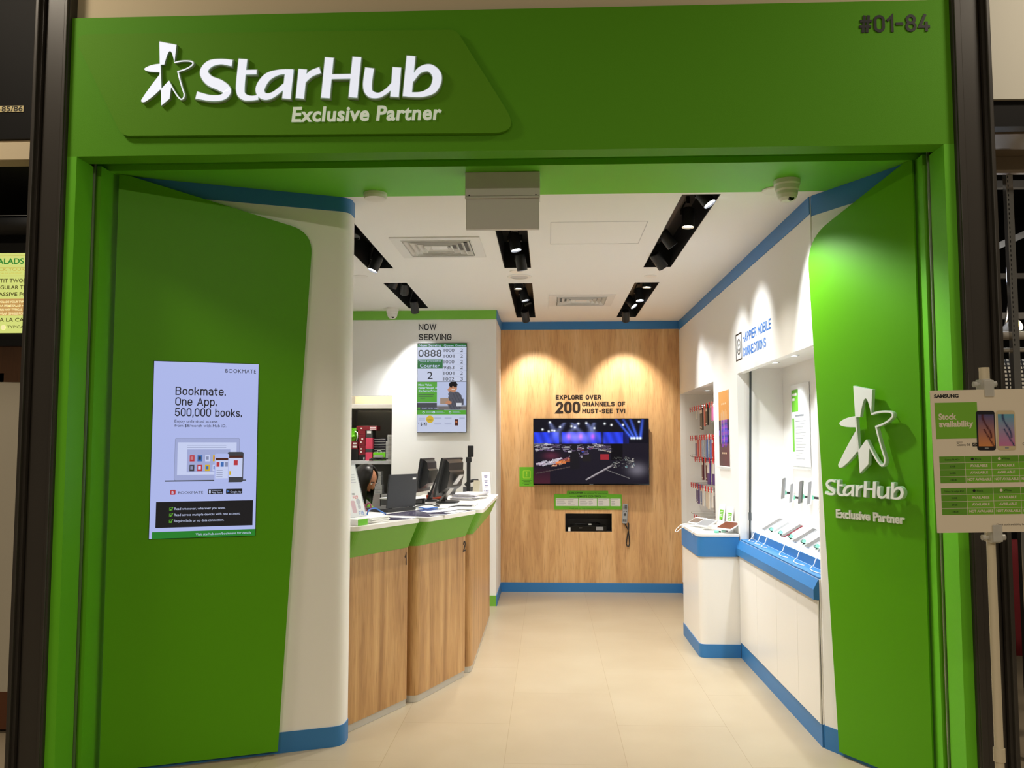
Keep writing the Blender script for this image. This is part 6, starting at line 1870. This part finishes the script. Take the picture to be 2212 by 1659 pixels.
# ---- poster between the niches with a clear ledge
t = thing('phone_poster', 'tall poster of a golden and violet phone on the white wall between the niches', 'poster', RIGHT.p(-6.93, 1.385, 0))
mb = MB(ACRYL); mb.box(RIGHT, -7.135, -6.72, 1.37, 1.378, .001, .03); mb.box(RIGHT, -7.135, -6.72, 1.36, 1.372, .001, .012); mb.build('ledge', t)
def poster(x, y):
    c = lin((.78, .55, .30)) if y > .62 else lin((.16, .13, .22))
    k_ = max(0, 1 - abs(y - .62) / .03)
    if y <= .30: c = lin((.36 + .1 * x, .30, .30))
    for cx in (.36, .66):
        dx = (x - cx) / .15; dy = (y - .50) / .24
        if abs(dx) ** 4 + abs(dy) ** 6 < 1:
            c = lin((.80, .62, .42)) if y > .62 else lin((.30 + .25 * math.sin(y * 40 + cx * 9) ** 2, .27, .62 + .2 * math.sin(y * 22) ** 2))
            if abs(abs(dx) - .85) < .1: c = lin((.75, .68, .60))
    if .40 < y < .47 and math.sin(x * 30) > -.3: c = [a * .5 + b * .5 for a, b in zip(c, lin((.52, .40, .88)))]
    if (.82 < y < .84 or .17 < y < .19) and .25 < x < .75 and int(x * 34) % 3: c = lin((.90, .80, .66))
    return c
mb = MB(attr_mat('poster_print', 0)); mb.pic(RIGHT, -7.13, 1.385, -6.73, 1.985, 28, 44, poster, .003); mb.m(PAPER); mb.box(RIGHT, -7.13, -6.73, 1.3785, 1.985, .0008, .0026); mb.build('print', t)

# ---- smiley icon and blue words over the display niche
t = thing('wall_lettering', 'blue words HAPPIER MOBILE CONNECTIONS with a smiley frame on the white wall', 'wall lettering', RIGHT.p(-6.0, 2.18, 0))
mb = MB(INK); mb.stroke(RIGHT, rect(-6.445, 2.180, -6.262, 2.370), .010, .0006, .002, closed=True)
K = RIGHT.at(-6.353, 2.275); mb.stroke(K, [(.052 * math.cos(a), .056 * math.sin(a)) for a in [i * math.pi / 12 for i in range(24)]], .008, .0006, .002, closed=True)
mb.stroke(K, [(-.022, .006), (-.022, .022)], .007, .0006, .002); mb.stroke(K, [(.022, .006), (.022, .022)], .007, .0006, .002); mb.stroke(K, [(.03 * math.cos(a), -.006 + .026 * math.sin(a)) for a in [math.radians(200 + 14 * i) for i in range(11)]], .007, .0006, .002)
mb.build('smiley_frame', t)
mb = MB(BLUEINK); din(mb, RIGHT, 'HAPPIER MOBILE', -6.222, 2.288, .064, .785, n=.0006, wt=1.5, ext=.0015); din(mb, RIGHT, 'CONNECTIONS', -6.214, 2.186, .064, .645, n=.0006, wt=1.5, ext=.0015)
mb.build('words', t)

# ================================================================== lit phone display
t = thing('display_cabinet', 'white cabinet with four flush doors under the lit phone display', 'cabinet', RIGHT.p(-5.5, .12, 0))
js = [-6.43, -5.918, -5.421, -4.974, -4.592]
mb = MB(DGREY); mb.box(RIGHT, -6.432, -4.592, .1165, .744, .0005, .002); mb.build('carcass', t)
for a, b in zip(js, js[1:]):
    mb = MB(WHITEG); mb.box(RIGHT, a + .0015, b - .0015, .117, .744, .0022, .010, .001, 1); mb.build('door', t)
t = thing('display_ledge', 'blue ledge running along the front of the lit phone display', 'ledge', RIGHT.p(-5.5, .75, 0))
BLUED = BLUE
mb = MB(BLUE); mb.prism(Fr((1.41, -6.455 * -1, 0), (1, 0, 0), (0, 0, 1)), [(-.030, .748), (-.0007, .748), (-.0007, .8515), (-.004, .8515), (-.030, .800)], 0, 1.862); mb.build('front_rail', t)
mb = MB(BLUE); mb.box(RIGHT, -6.428, -4.596, .8535, .862, -.095, -.001); mb.build('ledge_top', t)
mb = MB(BLUE); mb.box(RIGHT, -6.428, -4.596, .8625, .915, -.103, -.096); mb.build('riser', t)
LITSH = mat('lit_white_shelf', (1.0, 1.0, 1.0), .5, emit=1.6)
t = thing('light_shelf', 'glowing white shelf that the phones stand on in the display niche', 'shelf', RIGHT.p(-5.5, .915, -.2))
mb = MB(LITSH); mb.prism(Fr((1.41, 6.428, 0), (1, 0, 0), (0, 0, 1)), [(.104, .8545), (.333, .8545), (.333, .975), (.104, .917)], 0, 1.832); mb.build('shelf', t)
t = thing('display_upright', 'slim dark grey metal upright at the far end of the display niche', 'upright', (1.49, 6.40, .87))
mb = MB(mat('dark_steel', (.33, .35, .36), .35, metal=.6)); mb.tube([(1.4745, 6.40, .8665), (1.502, 6.40, 2.12)], .0085, 8); mb.wbox(1.468, 1.486, 6.385, 6.41, 1.00, 1.06, .002); mb.build('upright', t)
def phone(label, K, w, h, cover, group):
    """K: origin at the middle of the phone, n out of the screen"""
    t = thing('display_phone', label, 'mobile phone', K.O, group)
    mb = MB(cover); mb.prism(K, rnd(rect(-w / 2, -h / 2, w / 2, h / 2), .010, 4), -.008, 0); mb.build('body', t)
    mb = MB(SCR_OFF if cover != WP else GREYP); mb.flat(K, rnd(rect(-w / 2 + .0015, -h / 2 + .003, w / 2 - .0015, h / 2 - .003), .008, 3), .0004); mb.build('display', t)
    return t
def shelf_z(x): return .917 + (x - 1.514) * .2533
labs = ['grey phone with a stylus, farthest on the glowing shelf', 'slim pale phone, second farthest on the glowing shelf', 'grey phone with a red edge, third on the glowing shelf', 'long grey phone, fourth on the glowing shelf', 'wide grey phone, fifth on the glowing shelf', 'grey phone nearest the green panel on the glowing shelf']
REDE = mat('red_phone_shell', (.45, .10, .15), .35); SLV = mat('silver_phone_shell', (.62, .63, .65), .3, metal=.4)
ys = [6.16, 5.92, 5.68, 5.40, 5.14, 4.90]
for i, y in enumerate(ys):
    a = math.radians(31)
    x = 1.575
    c = Vector((x, y, shelf_z(x) + .066))
    K = Fr(c, (0, -1, 0), (math.cos(a), 0, math.sin(a)))
    w, h = ((.078, .15), (.064, .125), (.072, .145), (.080, .155), (.085, .16), (.080, .155))[i]
    phone(labs[i], K, w, h, (SLV, WP, REDE, SLV, SLV, SLV)[i], 'phones on the glowing shelf')
    t = thing('phone_stand', 'mint and black security stand under the %s' % ('farthest shelf phone', 'second farthest shelf phone', 'red-edged shelf phone', 'fourth shelf phone', 'fifth shelf phone', 'shelf phone nearest the green panel')[i], 'phone stand', (x, y, shelf_z(x)), 'security stands on the glowing shelf')
    b = K.p(0, -.02, -.0145)
    mb = MB(MINT)
    for q in (-.022, .0, .022):
        mb.tube([b + Vector((0, q - .009, -.010)), b + Vector((0, q + .009, -.010))], .0125, 12)
    mb.build('mint_clip', t)
    mb = MB(BLACKP); mb.tube([b + Vector((-.012, .0, -.016)), b + Vector((-.004, .0, -.020)), Vector((x + .002, y, shelf_z(x) + .012))], .006, 8); mb.build('arm', t)
    mb = MB(WP); mb.tube([Vector((x + .0025, y, shelf_z(x) + .0135)), Vector((x + .0055, y, shelf_z(x + .0055) + .0006))], .022, 16); mb.build('foot', t)
wl = ['grey phone standing upright, farthest on the niche back wall', 'pale phone standing upright, second on the niche back wall', 'dark green-grey phone standing upright, third on the niche back wall', 'dark phone with a red-topped case, nearest on the niche back wall']
for i, y in enumerate((6.22, 6.01, 5.80, 5.60)):
    c = Vector((1.672, y, (1.243, 1.222, 1.240, 1.246)[i]))
    K = Fr(c, (0, -1, 0), (0, 0, 1)).rot(9).tilt(8)
    phone(wl[i], K, .074, .15 if i != 1 else .135, (SLV, WP, mat('dark_green_phone_shell', (.30, .34, .31), .35), WP)[i], 'phones on the niche back wall')
    t = thing('phone_bracket', 'mint and black wall bracket holding the %s' % ('farthest wall phone', 'second wall phone', 'third wall phone', 'nearest wall phone')[i], 'phone bracket', (1.74, y, c.z), 'security brackets on the niche back wall')
    b = K.p(.012, -.03, -.0095)
    mb = MB(BLACKP); mb.tube([b + Vector((.012, 0, 0)), Vector((1.7445, y - .01, c.z - .035))], .008, 8); mb.build('arm', t)
    mb = MB(MINT); mb.tube([b + Vector((.001, 0, 0)), b + Vector((.013, 0, 0))], .015, 14); mb.build('mint_clip', t)
    cord('display_cable', 'thin white cable hanging below the %s' % ('farthest wall phone', 'second wall phone', 'third wall phone', 'nearest wall phone')[i], [(1.726, y - .012, c.z - .05), (1.722, y - .01, c.z - .13), (1.715, y + .02, c.z - .20), (1.725, y + .035, c.z - .15), (1.733, y + .03, c.z - .10)], .0022, WP)
for i, (y0, dy) in enumerate(((6.36, .13), (6.18, .13), (6.00, .13), (5.56, .20), (5.24, .22), (4.92, .22))):
    z = .8662; x0 = 1.492
    cord('display_cable', 'white cable looping over the blue ledge, %s from the far end' % ('first', 'second', 'third', 'fourth', 'fifth', 'sixth')[i],
         [(1.5185, y0, .923), (1.508, y0 - .004, .924), (x0, y0 - .01, .915), (1.478, y0 - .02, .885), (1.455, y0 - .03, z + .001), (1.440, y0 - dy * .55, z), (1.450, y0 - dy * .9, z), (1.462, y0 - dy, z)], .0028, WP)
# posters at the back of the niche
def back_poster(label, u0, w):
    K = Fr((1.741, 0, 0), (0, -1, 0), (0, 0, 1)).at(u0, 1.405)
    t = thing('plan_poster', label, 'poster', K.p(w / 2, 0, 0))
    mb = MB(WP); mb.box(K, 0, w, 0, .57, 0, .004); mb.build('sheet', t)
    mb = MB(GREENINK); mb.fr(K, .02, .38, .175, .535, .0045); mb.fr(K, .025, .10, .07, .335, .0045)
    mb.m(PAPER); mb.fr(K, .035, .492, .145, .510, .005); mb.fr(K, .035, .458, .095, .476, .005)
    mb.m(GREYP); mb.fr(K, .10, .345, .30, .358, .0045)
    for j in range(14): mb.fr(K, .10, .31 - j * .02, .34 - .03 * (j % 4), .313 - j * .02, .0045)
    for j in range(4): mb.fr(K, .20, .42 + j * .018, .30, .423 + j * .018, .0045)
    mb.build('print', t)
    mb = MB(ACRYL); mb.box(K, -.005, w + .005, -.018, -.002, 0, .03); mb.build('ledge', t)
back_poster('white and green plan poster in the far half of the display niche', -6.20, .42)
back_poster('green and white plan poster half hidden by the big green panel', -5.60, .42)
for i, y in enumerate((5.98, 5.52, 5.06)):
    downlight(1.56, y, 2.123, .034, 'small downlight in the display niche ceiling, %s' % ('farthest', 'middle', 'nearest the green panel')[i], 26, 10, 100)
t = thing('closet_lamp', 'round lamp added out of view on the closet ceiling to brighten its shelves', 'lamp', (-1.82, 8.63, 2.60))  # lamp added out of view to lift the light on the closet goods
CL = Fr((-1.82, 8.63, 2.5995), (1, 0, 0), (0, -1, 0))
mb = MB(WP); mb.lathe(CL, [(.11, 0), (.11, .03), (.10, .035)], 24); mb.build('rim', t)
mb = MB(lens_mat('closet', (1, .9, .75), 4)); mb.disc(CL, .10, .034, 24); mb.build('lens', t)
lamp('closet_lamp_light', 'AREA', (-1.82, 8.63, 2.555), 16, NEUT, (-1.82, 8.63, 0), .2)

# ================================================================== stock sign on its stand, in front of the right column
t = thing('sign_stand', 'white pole stand with a clipped phone stock sign in front of the dark column', 'sign stand', (1.214, 2.43, 0))
CREAMP = mat('cream_enamel', (.78, .74, .64), .35)
G = Fr((1.214, 2.43, 0), (1, 0, 0), (0, 1, 0))
mb = MB(CREAMP); mb.lathe(G, [(.16, 0.0005), (.16, .012), (.15, .02), (.03, .03), (.016, .05)], 30); mb.build('base', t)
mb = MB(CREAMP); mb.cyl(G, .0115, .03, 1.745, 18); mb.cyl(G, .015, .700, .735, 18); mb.cyl(G, .0135, 1.72, 1.766, 18); mb.build('pole', t)
S0 = Fr((1.046, 2.40, 1.314), (1, 0, 0), (0, 0, 1)).rot(1.0)
S0 = S0.at(.012, -.002)
CARDM = mat('sign_card', (.86, .82, .74), .55)
sw_, sh_ = .330, .388
mb = MB(CARDM); mb.box(S0, 0, sw_, 0, sh_, -.003, 0); card = mb.build('sign_card', t)
PG = mat('sign_green', (.43, .67, .15), .55); PGD = mat('sign_dark_green', (.36, .58, .13), .55)
D = S0.at(0, 0, .0004)
mb = MB(INK); mb.text(D, 'SAMSUNG', .010, sh_ - .020, .0085, .066, n=0, bold=.05)
mb.m(PG); mb.fr(D, .010, .255, .124, .354)
mb.m(CARDM); mb.text(D, 'Stock', .019, .308, .0155, .048, n=.0004, bold=.035); mb.text(D, 'availability', .019, .288, .0155, .092, n=.0004, bold=.035)
mb.m(INK); mb.text(D, 'Galaxy S6', .064, .235, .0065, .036, n=0); mb.text(D, 'SAMSUNG', .064, .244, .0025, .016, n=0); mb.fr(D, .106, .233, .119, .243); mb.text(D, 'Galaxy S6 edge', .240, .235, .0065, .055, n=0)
mb.m(CARDM); mb.text(D, '4G+', .1125, .2355, .005, .010, 'c', n=.0004)
for ti, (y1, nm) in enumerate(((.208, 'Galaxy S6 4G+'), (.122, 'Galaxy S6 edge 4G+'))):
    xs = [.015, .084, .155, .228, .300]
    for r in range(4):
        ya = y1 - .0185 * (r + 1); yb = y1 - .0185 * r - .0012
        for c in range(4):
            mb.m(PGD if (c == 0 or r == 0) else PG); mb.fr(D, xs[c], ya, xs[c + 1] - .0012, yb)
            xm = (xs[c] + xs[c + 1]) / 2; ym = ya + .0062
            if r == 0 and c:
                mb.m((INK, CARDM, mat('sign_gold', (.72, .60, .32), .5))[c - 1]); mb.disc(D.at(xm - .016, ym + .003), .004, .0004, 12)
                mb.m(INK); mb.text(D, ('Black', 'White', 'Gold')[c - 1], xm - .009, ym, .0055, n=.0004)
            elif c == 0:
                mb.m(INK); mb.text(D, nm if r == 0 else ('32GB', '64GB', '128GB')[r - 1], xm, ym, .0045, al='c', n=.0004, maxw=.060)
            else:
                mb.m(CARDM); mb.text(D, 'NOT AVAILABLE' if r == 3 else 'AVAILABLE', xm, ym, .0065, al='c', n=.0004, maxw=.064, bold=.03)
mb.m(INK); mb.text(D, 'Check stock availability before purchase.', .158, .018, .005, .115, n=0)
mb.build('print', card)
def phonepic(cols):
    def f(x, y):
        a = [cols[0][i] * (1 - y) + cols[1][i] * y for i in range(3)]
        w_ = x - .55 - .25 * math.sin(y * 5); k_ = math.exp(-(w_ / .07) ** 2)
        v_ = x - .9 + 1.1 * (y - .05); k2 = math.exp(-(v_ / .06) ** 2) if y < .55 else 0
        m_ = max(k_ * (y > .25), k2)
        return [q * (1 - m_) + d * m_ for q, d in zip(a, cols[2])]
    return f
for i, (x0, nm) in enumerate(((.118, 'black'), (.172, 'gold'))):
    P2 = D.at(x0, .222).rot(-1)
    mb = MB(mat('print_phone_' + nm, (.10, .10, .13) if i == 0 else (.78, .72, .58), .35)); mb.flat(P2, rnd(rect(0, 0, .050, .108), .008, 4), .0008)
    mb.m(attr_mat('sign_phone_print', 0)); mb.pic(P2, .004, .011, .047, .098, 14, 24, phonepic(((lin((.80, .52, .30)), lin((.30, .30, .48)), lin((.30, .12, .14))) if i == 0 else (lin((.75, .45, .62)), lin((.35, .62, .72)), lin((.20, .24, .40))))), .0011)
    mb.m(GREYP); mb.fr(P2, .020, .004, .030, .008, .0011)
    mb.build('phone_print', card)
for z, up in ((sh_ - .004, 1), (.004, -1)):
    K = S0.at(.158, z)
    mb = MB(mat('clear_plastic_clip', (.80, .80, .78), .12, alpha=.5, spec=.6)); mb.box(K, -.013, .013, -.016 if up > 0 else -.03, .03 if up > 0 else .016, .0012, .006, .002); mb.box(K, -.013, .013, -.012 if up > 0 else -.034, .034 if up > 0 else .012, -.046, -.004, .003)
    mb.tube([K.p(-.028, .020 * up, -.02), K.p(.028, .020 * up, -.02)], .005, 10); mb.tube([K.p(-.031, .020 * up, -.02), K.p(-.022, .020 * up, -.02)], .008, 10); mb.tube([K.p(.022, .020 * up, -.02), K.p(.031, .020 * up, -.02)], .008, 10)
    mb.build('clip', t)

# ================================================================== neighbouring shop on the left
structure(MB(mat('black_board', (.04, .036, .032), .6, spec=.2)).wbox(-3.6, -2.36, 3.88, 3.95, 3.005, 4.8).build('wall_salad_shop_fascia'))
structure(MB(CREAM).wbox(-3.6, -2.36, 3.87, 3.97, 2.90, 2.985, .003).build('trim_9'))
structure(MB(CREAM).wbox(-3.6, -2.36, 3.90, 4.2, 2.986, 3.004).build('trim_10'))
t = thing('unit_number', 'cream strip with the cut-out unit number 85/86 on the black board', 'number sign', (-2.6, 3.88, 3.14))
NFm = FRONT(3.88)
mb = MB(mat('cream_print', (.82, .76, .56), .5)); mb.box(NFm, -2.71, -2.494, 3.136, 3.166, .0005, .003); mb.build('strip', t)
mb = MB(INK); mb.text(NFm, '#01-85/86', -2.690, 3.1385, .0245, .192, n=.0035, bold=.01); mb.build('lettering', t)
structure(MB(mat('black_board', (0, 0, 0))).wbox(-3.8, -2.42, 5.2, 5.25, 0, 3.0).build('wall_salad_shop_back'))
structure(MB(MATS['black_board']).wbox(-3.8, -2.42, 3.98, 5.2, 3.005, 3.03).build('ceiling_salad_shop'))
structure(MB(DARKCOL).wbox(-2.42, -2.385, 4.0, 5.25, 0, 3.0).build('wall_salad_shop_side'))
t = thing('duct', 'grey horizontal bar in place of a reflection in the salad shop', 'duct', (-3.1, 4.7, 2.75))  # a grey reflection in the dark shop, modelled as a solid bar
mb = MB(DGREY); mb.tube([(-3.75, 4.7, 2.80), (-2.43, 4.7, 2.80)], .05, 16); mb.build('reflection_bar', t)
def fill_lamp(name, label, x, y, z, e, c):
    t = thing(name, label, 'lamp', (x, y, z))
    K = Fr((x, y, z - .0005), (1, 0, 0), (0, -1, 0))
    mb = MB(WP); mb.lathe(K, [(.07, 0), (.07, .02), (.06, .024)], 22); mb.build('rim', t)
    mb = MB(lens_mat('plain', (1, .92, .8), 6)); mb.disc(K, .06, .022, 22); mb.build('lens', t)
    lamp(name + '_light', 'AREA', (x, y, z - .04), e, c, (x, y, 0), .12)
fill_lamp('downlight', 'round unseen lamp added in the salad shop ceiling to brighten its counter', -2.52, 4.62, 3.005, 12, NEUT)  # added lamp, hidden behind the frame, that brightens the pale serving counter
# menu light box
t = thing('menu_board', 'glowing yellow-green salad menu board behind the left dark column', 'menu board', (-2.95, 4.6, 2.17))
MF = FRONT(4.6)
ML = mat('menu_glow', (.90, .95, .55), .4, emit=.62)
mb = MB(BLACK); mb.box(MF, -3.20, -2.52, 2.10, 2.68, -.08, -.006); mb.build('housing', t)
mb = MB(ML); mb.prism(MF, rnd(rect(-3.07, 2.172, -2.62, 2.622), .012, 4), -.0055, 0); mb.build('panel', t)
def me_(n_, c, e=.8): return mat('menu_' + n_, c, .4, emit=e)
mb = MB(me_('green', (.16, .50, .20))); mb.text(MF, 'SALADS', -3.092, 2.561, .030, .172, n=.0006, bold=.02)
MO = me_('ochre', (.72, .62, .30)); MD = me_('brown', (.24, .20, .08)); MT = me_('tan', (.76, .60, .36))
mb.m(MO); mb.text(MF, 'PICK YOUR PORTION', -3.085, 2.521, .017, .33, n=.0006); mb.text(MF, 'TYPICAL SALADS ONLY', -3.085, 2.504, .008, .155, n=.0006)
for z in (2.605, 2.540, 2.492): mb.fr(MF, -3.06, z, -2.63, z + .0015, .0004)
mb.m(MD)
for i, (s_, w_) in enumerate((('PETIT TWOS', .178), ('REGULAR THREES', .255), ('MASSIVE FOURS', .255))): mb.text(MF, s_, -3.083, 2.456 - i * .038, .020, w_, n=.0006, bold=.012)
mb.m(MT); mb.fr(MF, -3.07, 2.270, -2.62, 2.364, .0004)
mb.m(me_('pale', (.96, .93, .70)))
for i, s_ in enumerate(('UPGRADE YOUR TYPICAL SALAD', 'TO A PRIME SALAD +$2', 'TURN ANY TYPICAL SALAD INTO', 'A WRAP (SINGLE PORTION)')): mb.text(MF, s_, -3.065, 2.341 - i * .022, .011, n=.0008, bold=.03, maxw=.40)
mb.m(MD); mb.text(MF, 'A LA CARTE', -3.045, 2.236, .020, .20, n=.0006, bold=.01); mb.text(MF, 'TYPICAL SALAD', -3.000, 2.198, .015, .20, n=.0006)
mb.m(me_('pale', (0, 0, 0))); mb.disc(MF.at(-3.022, 2.203), .014, .0006, 16)
mb.build('print', t)
WOODN = wood_mat('dark_walnut', '3a2412', '4d3118', '5c3c20', 6, 2.2)
structure(MB(WOODN).wbox(-3.7, -2.42, 4.62, 4.66, 1.90, 2.10).build('trim_11'))
t = thing('serving_counter', 'pale grey serving counter with a curved front on a brown base', 'counter', (-2.95, 4.9, 0))
cp = [(-3.6, 4.62)] + [(-3.02 + .56 * math.sin(math.radians(a)), 4.95 - .33 * math.cos(math.radians(a))) for a in range(0, 91, 10)] + [(-2.46, 5.15), (-3.6, 5.15)]
mb = MB(mat('pale_grey_front', (.70, .67, .60), .5)); mb.prism(PLAN, cp, .22, 1.95, True); mb.build('front', t)
mb = MB(mat('red_brown_wood', (.34, .19, .10), .5)); mb.prism(PLAN, cp, .02, .22, True); mb.build('base', t)

# ================================================================== neighbouring clothes shop on the right
structure(MB(mat('pale_panel', (.80, .79, .74), .6)).wbox(1.975, 3.6, 3.86, 3.95, 3.112, 4.8).build('wall_clothes_shop_fascia'))
structure(MB(MATS['black_board']).wbox(1.975, 3.6, 3.88, 3.95, 2.992, 3.111).build('trim_12'))
structure(MB(mat('taupe_soffit', (.52, .47, .40), .6)).wbox(1.975, 3.6, 3.96, 4.30, 2.985, 3.02).build('trim_13'))
structure(MB(mat('taupe_soffit', (0, 0, 0))).wbox(1.975, 3.6, 4.27, 4.30, 2.90, 2.984).build('trim_14'))
structure(MB(MATS['black_board']).wbox(1.96, 4.4, 7.4, 7.45, 0, 3.6).build('wall_clothes_shop_back'))
structure(MB(MATS['black_board']).wbox(1.96, 4.4, 4.31, 7.4, 3.5, 3.53).build('ceiling_clothes_shop'))
structure(MB(mat('shop_grey', (.30, .29, .28), .7)).wbox(1.955, 1.985, 4.3, 7.4, 0, 3.5).build('wall_clothes_shop_side'))
t = thing('display_post', 'tall chrome slotted display post seen past the right dark column', 'post', (2.36, 4.41, 0))
mb = MB(CHROME); mb.wbox(2.343, 2.378, 4.395, 4.43, .0005, 3.085, .002); mb.build('tube', t)
mb = MB(BLACK)
for i in range(38):
    mb.box(FRONT(4.395), 2.350, 2.354, 2.05 + i * .024, 2.062 + i * .024, .0003, .001)
o = mb.build('slots', t); o['kind'] = 'stuff'
mb = MB(GREYM); mb.wbox(2.338, 2.383, 4.39, 4.435, 3.085, 3.10, .003); mb.build('cap', t)
def beam(label, a, b, r, m_=None, name='ceiling_beam'):
    t = thing(name, label, 'beam', ((a[0] + b[0]) / 2, (a[1] + b[1]) / 2, (a[2] + b[2]) / 2))
    d = (Vector(b) - Vector(a)).normalized(); u = d.cross(Vector((0, 1, 0))).normalized(); v = d.cross(u)
    mb = MB(m_ or LGREY); F = Fr(a, u, v); L = (Vector(b) - Vector(a)).length
    mb.box(F, -r, r, -r, r, 0, L * (1 if F.N.dot(d) > 0 else -1)) if F.N.dot(d) > 0 else mb.box(F, -r, r, -r, r, -L, 0)
    mb.build('bar', t); return t
BG = mat('beam_grey', (.50, .49, .47), .5)
beam('grey ceiling beam of the clothes shop, highest of three', (1.99, 5.2, 3.12), (4.3, 5.2, 3.12), .022, BG)
beam('grey ceiling beam of the clothes shop, middle of three', (1.99, 5.8, 2.68), (4.3, 5.8, 2.68), .016, BG)
beam('grey ceiling beam of the clothes shop, lowest of three', (1.99, 5.6, 2.38), (4.3, 5.6, 2.38), .020, BG)
beam('sloping grey brace just under the taupe soffit', (1.99, 4.7, 2.86), (2.62, 4.7, 3.22), .016, BG)
beam('sloping grey brace near the bright spotlight of the clothes shop', (1.99, 5.0, 2.42), (3.0, 5.0, 2.88), .018, BG)
structure(MB(mat('partition_grey', (.42, .41, .42), .6)).wbox(2.40, 2.62, 5.3, 5.34, 0, 2.30).build('wall_partition'))
def eyeball(label, x, y, z, r, warm):
    t = thing('spotlight', label, 'spotlight', (x, y, z))
    K = Fr((x, y, z), (0.9, .3, 0), (-.15, .3, .8))
    if K.N.y > 0: K = Fr(K.O, K.V, K.U)
    mb = MB(WP); mb.lathe(K, [(r, 0), (r * 1.05, -.02), (r * .8, -.09), (.001, -.11)], 18); mb.build('shade', t)
    mb = MB(mat('shop_lamp_' + ('warm' if warm else 'cool'), (1, .85, .5) if warm else (.92, .90, 1.0), .3, emit=5)); mb.disc(K, r * .9, -.004, 18); mb.build('lens', t)
    lamp('spotlight_light', 'POINT', K.p(0, 0, .05), 5, WARM if warm else COOL, None, .05)
    mb = MB(GREYM); mb.tube([K.p(0, 0, -.1), Vector((x, y + .05, z + .20)), Vector((x, y + .05, 3.4995))], .008, 8); mb.build('stem', t)
eyeball('white spotlight shining beside the chrome display post', 2.49, 4.85, 2.47, .035, False)
eyeball('warm spotlight deep in the clothes shop beside the post', 2.72, 5.05, 2.25, .04, True)
t = thing('clothes_rail', 'pale horizontal rail of the clothes shop with hangers', 'clothes rail', (2.6, 4.5, 2.10))
mb = MB(mat('rail_white', (.66, .64, .60), .4)); mb.tube([(1.9855, 4.52, 2.11), (2.5, 4.52, 2.12), (3.2, 4.52, 2.12)], .022, 12); mb.tube([(1.9855, 4.56, 2.04), (3.2, 4.56, 2.06)], .012, 10); mb.build('bar', t)
def dotted_mat():
    m = bpy.data.materials.new('black_white_dot_cloth'); m.use_nodes = True; nt = m.node_tree; b = nt.nodes['Principled BSDF']
    tc = nt.nodes.new('ShaderNodeTexCoord'); ch = nt.nodes.new('ShaderNodeVectorMath'); ch.operation = 'SCALE'; ch.inputs['Scale'].default_value = 48.0
    fr = nt.nodes.new('ShaderNodeVectorMath'); fr.operation = 'FRACTION'; nt.links.new(tc.outputs['Object'], ch.inputs[0]); nt.links.new(ch.outputs[0], fr.inputs[0])
    sx = nt.nodes.new('ShaderNodeSeparateXYZ'); nt.links.new(fr.outputs[0], sx.inputs[0])
    a = nt.nodes.new('ShaderNodeMath'); a.operation = 'GREATER_THAN'; a.inputs[1].default_value = .45; c = nt.nodes.new('ShaderNodeMath'); c.operation = 'GREATER_THAN'; c.inputs[1].default_value = .45
    nt.links.new(sx.outputs['X'], a.inputs[0]); nt.links.new(sx.outputs['Z'], c.inputs[0])
    mu = nt.nodes.new('ShaderNodeMath'); mu.operation = 'MULTIPLY'; nt.links.new(a.outputs[0], mu.inputs[0]); nt.links.new(c.outputs[0], mu.inputs[1])
    mx = nt.nodes.new('ShaderNodeMixRGB'); mx.inputs[1].default_value = (.008, .008, .01, 1); mx.inputs[2].default_value = (.72, .70, .64, 1); nt.links.new(mu.outputs[0], mx.inputs[0]); nt.links.new(mx.outputs[0], b.inputs['Base Color'])
    b.inputs['Roughness'].default_value = .8
    return m
def garment(label, x0, x1, y, z0, z1, m_, flare=0.0):
    t = thing('garment', label, 'garment', ((x0 + x1) / 2, y, z1))
    mb = MB(m_); n = 26
    vs = []
    for j in range(7):
        f = j / 6; z = z1 + (z0 - z1) * f; e = flare * f
        for i in range(n):
            a = 2 * math.pi * i / n; rx = (x1 - x0) / 2 + e; ry = .05 + .02 * f
            w_ = 1 + .06 * math.sin(a * 7) * f
            vs.append(((x0 + x1) / 2 + rx * math.cos(a) * w_ * (.55 if j == 0 else 1), y + ry * math.sin(a) * w_ * (.6 if j == 0 else 1), z))
    fs = [(j * n + (i + 1) % n, j * n + i, (j + 1) * n + i, (j + 1) * n + (i + 1) % n) for j in range(6) for i in range(n)]
    fs += [tuple(range(n)), tuple(range(7 * n - 1, 6 * n - 1, -1))]
    mb.add(vs, fs, True); mb.build('cloth', t)
    mb = MB(GREYM); xm = (x0 + x1) / 2; mb.tube([(xm, y, z1 + .001), (xm, y, z1 + .035), (xm + .012, y, z1 + .05)], .003, 6); mb.build('hanger', t)
    return t
garment('black garment with white dots hanging high beside the column', 2.285, 2.62, 4.64, 1.50, 2.005, dotted_mat(), .02)
garment('dark red garment hanging low at the picture edge', 2.325, 2.60, 4.62, .48, 1.06, mat('dark_red_cloth', (.42, .05, .10), .8), .03)
garment('long black garment hanging between the pole and the red garment', 2.235, 2.44, 4.84, .05, 1.10, mat('black_cloth', (.05, .045, .05), .85), .02)
t = thing('clothes_rail', 'lower dark clothes rail holding the red and long black garments', 'clothes rail', (2.6, 4.7, 1.13))
mb = MB(DGREY); mb.tube([(1.9855, 4.64, 1.145), (3.2, 4.64, 1.145)], .013, 10); mb.tube([(1.9855, 4.86, 1.175), (3.2, 4.86, 1.175)], .013, 10); mb.build('bar', t)
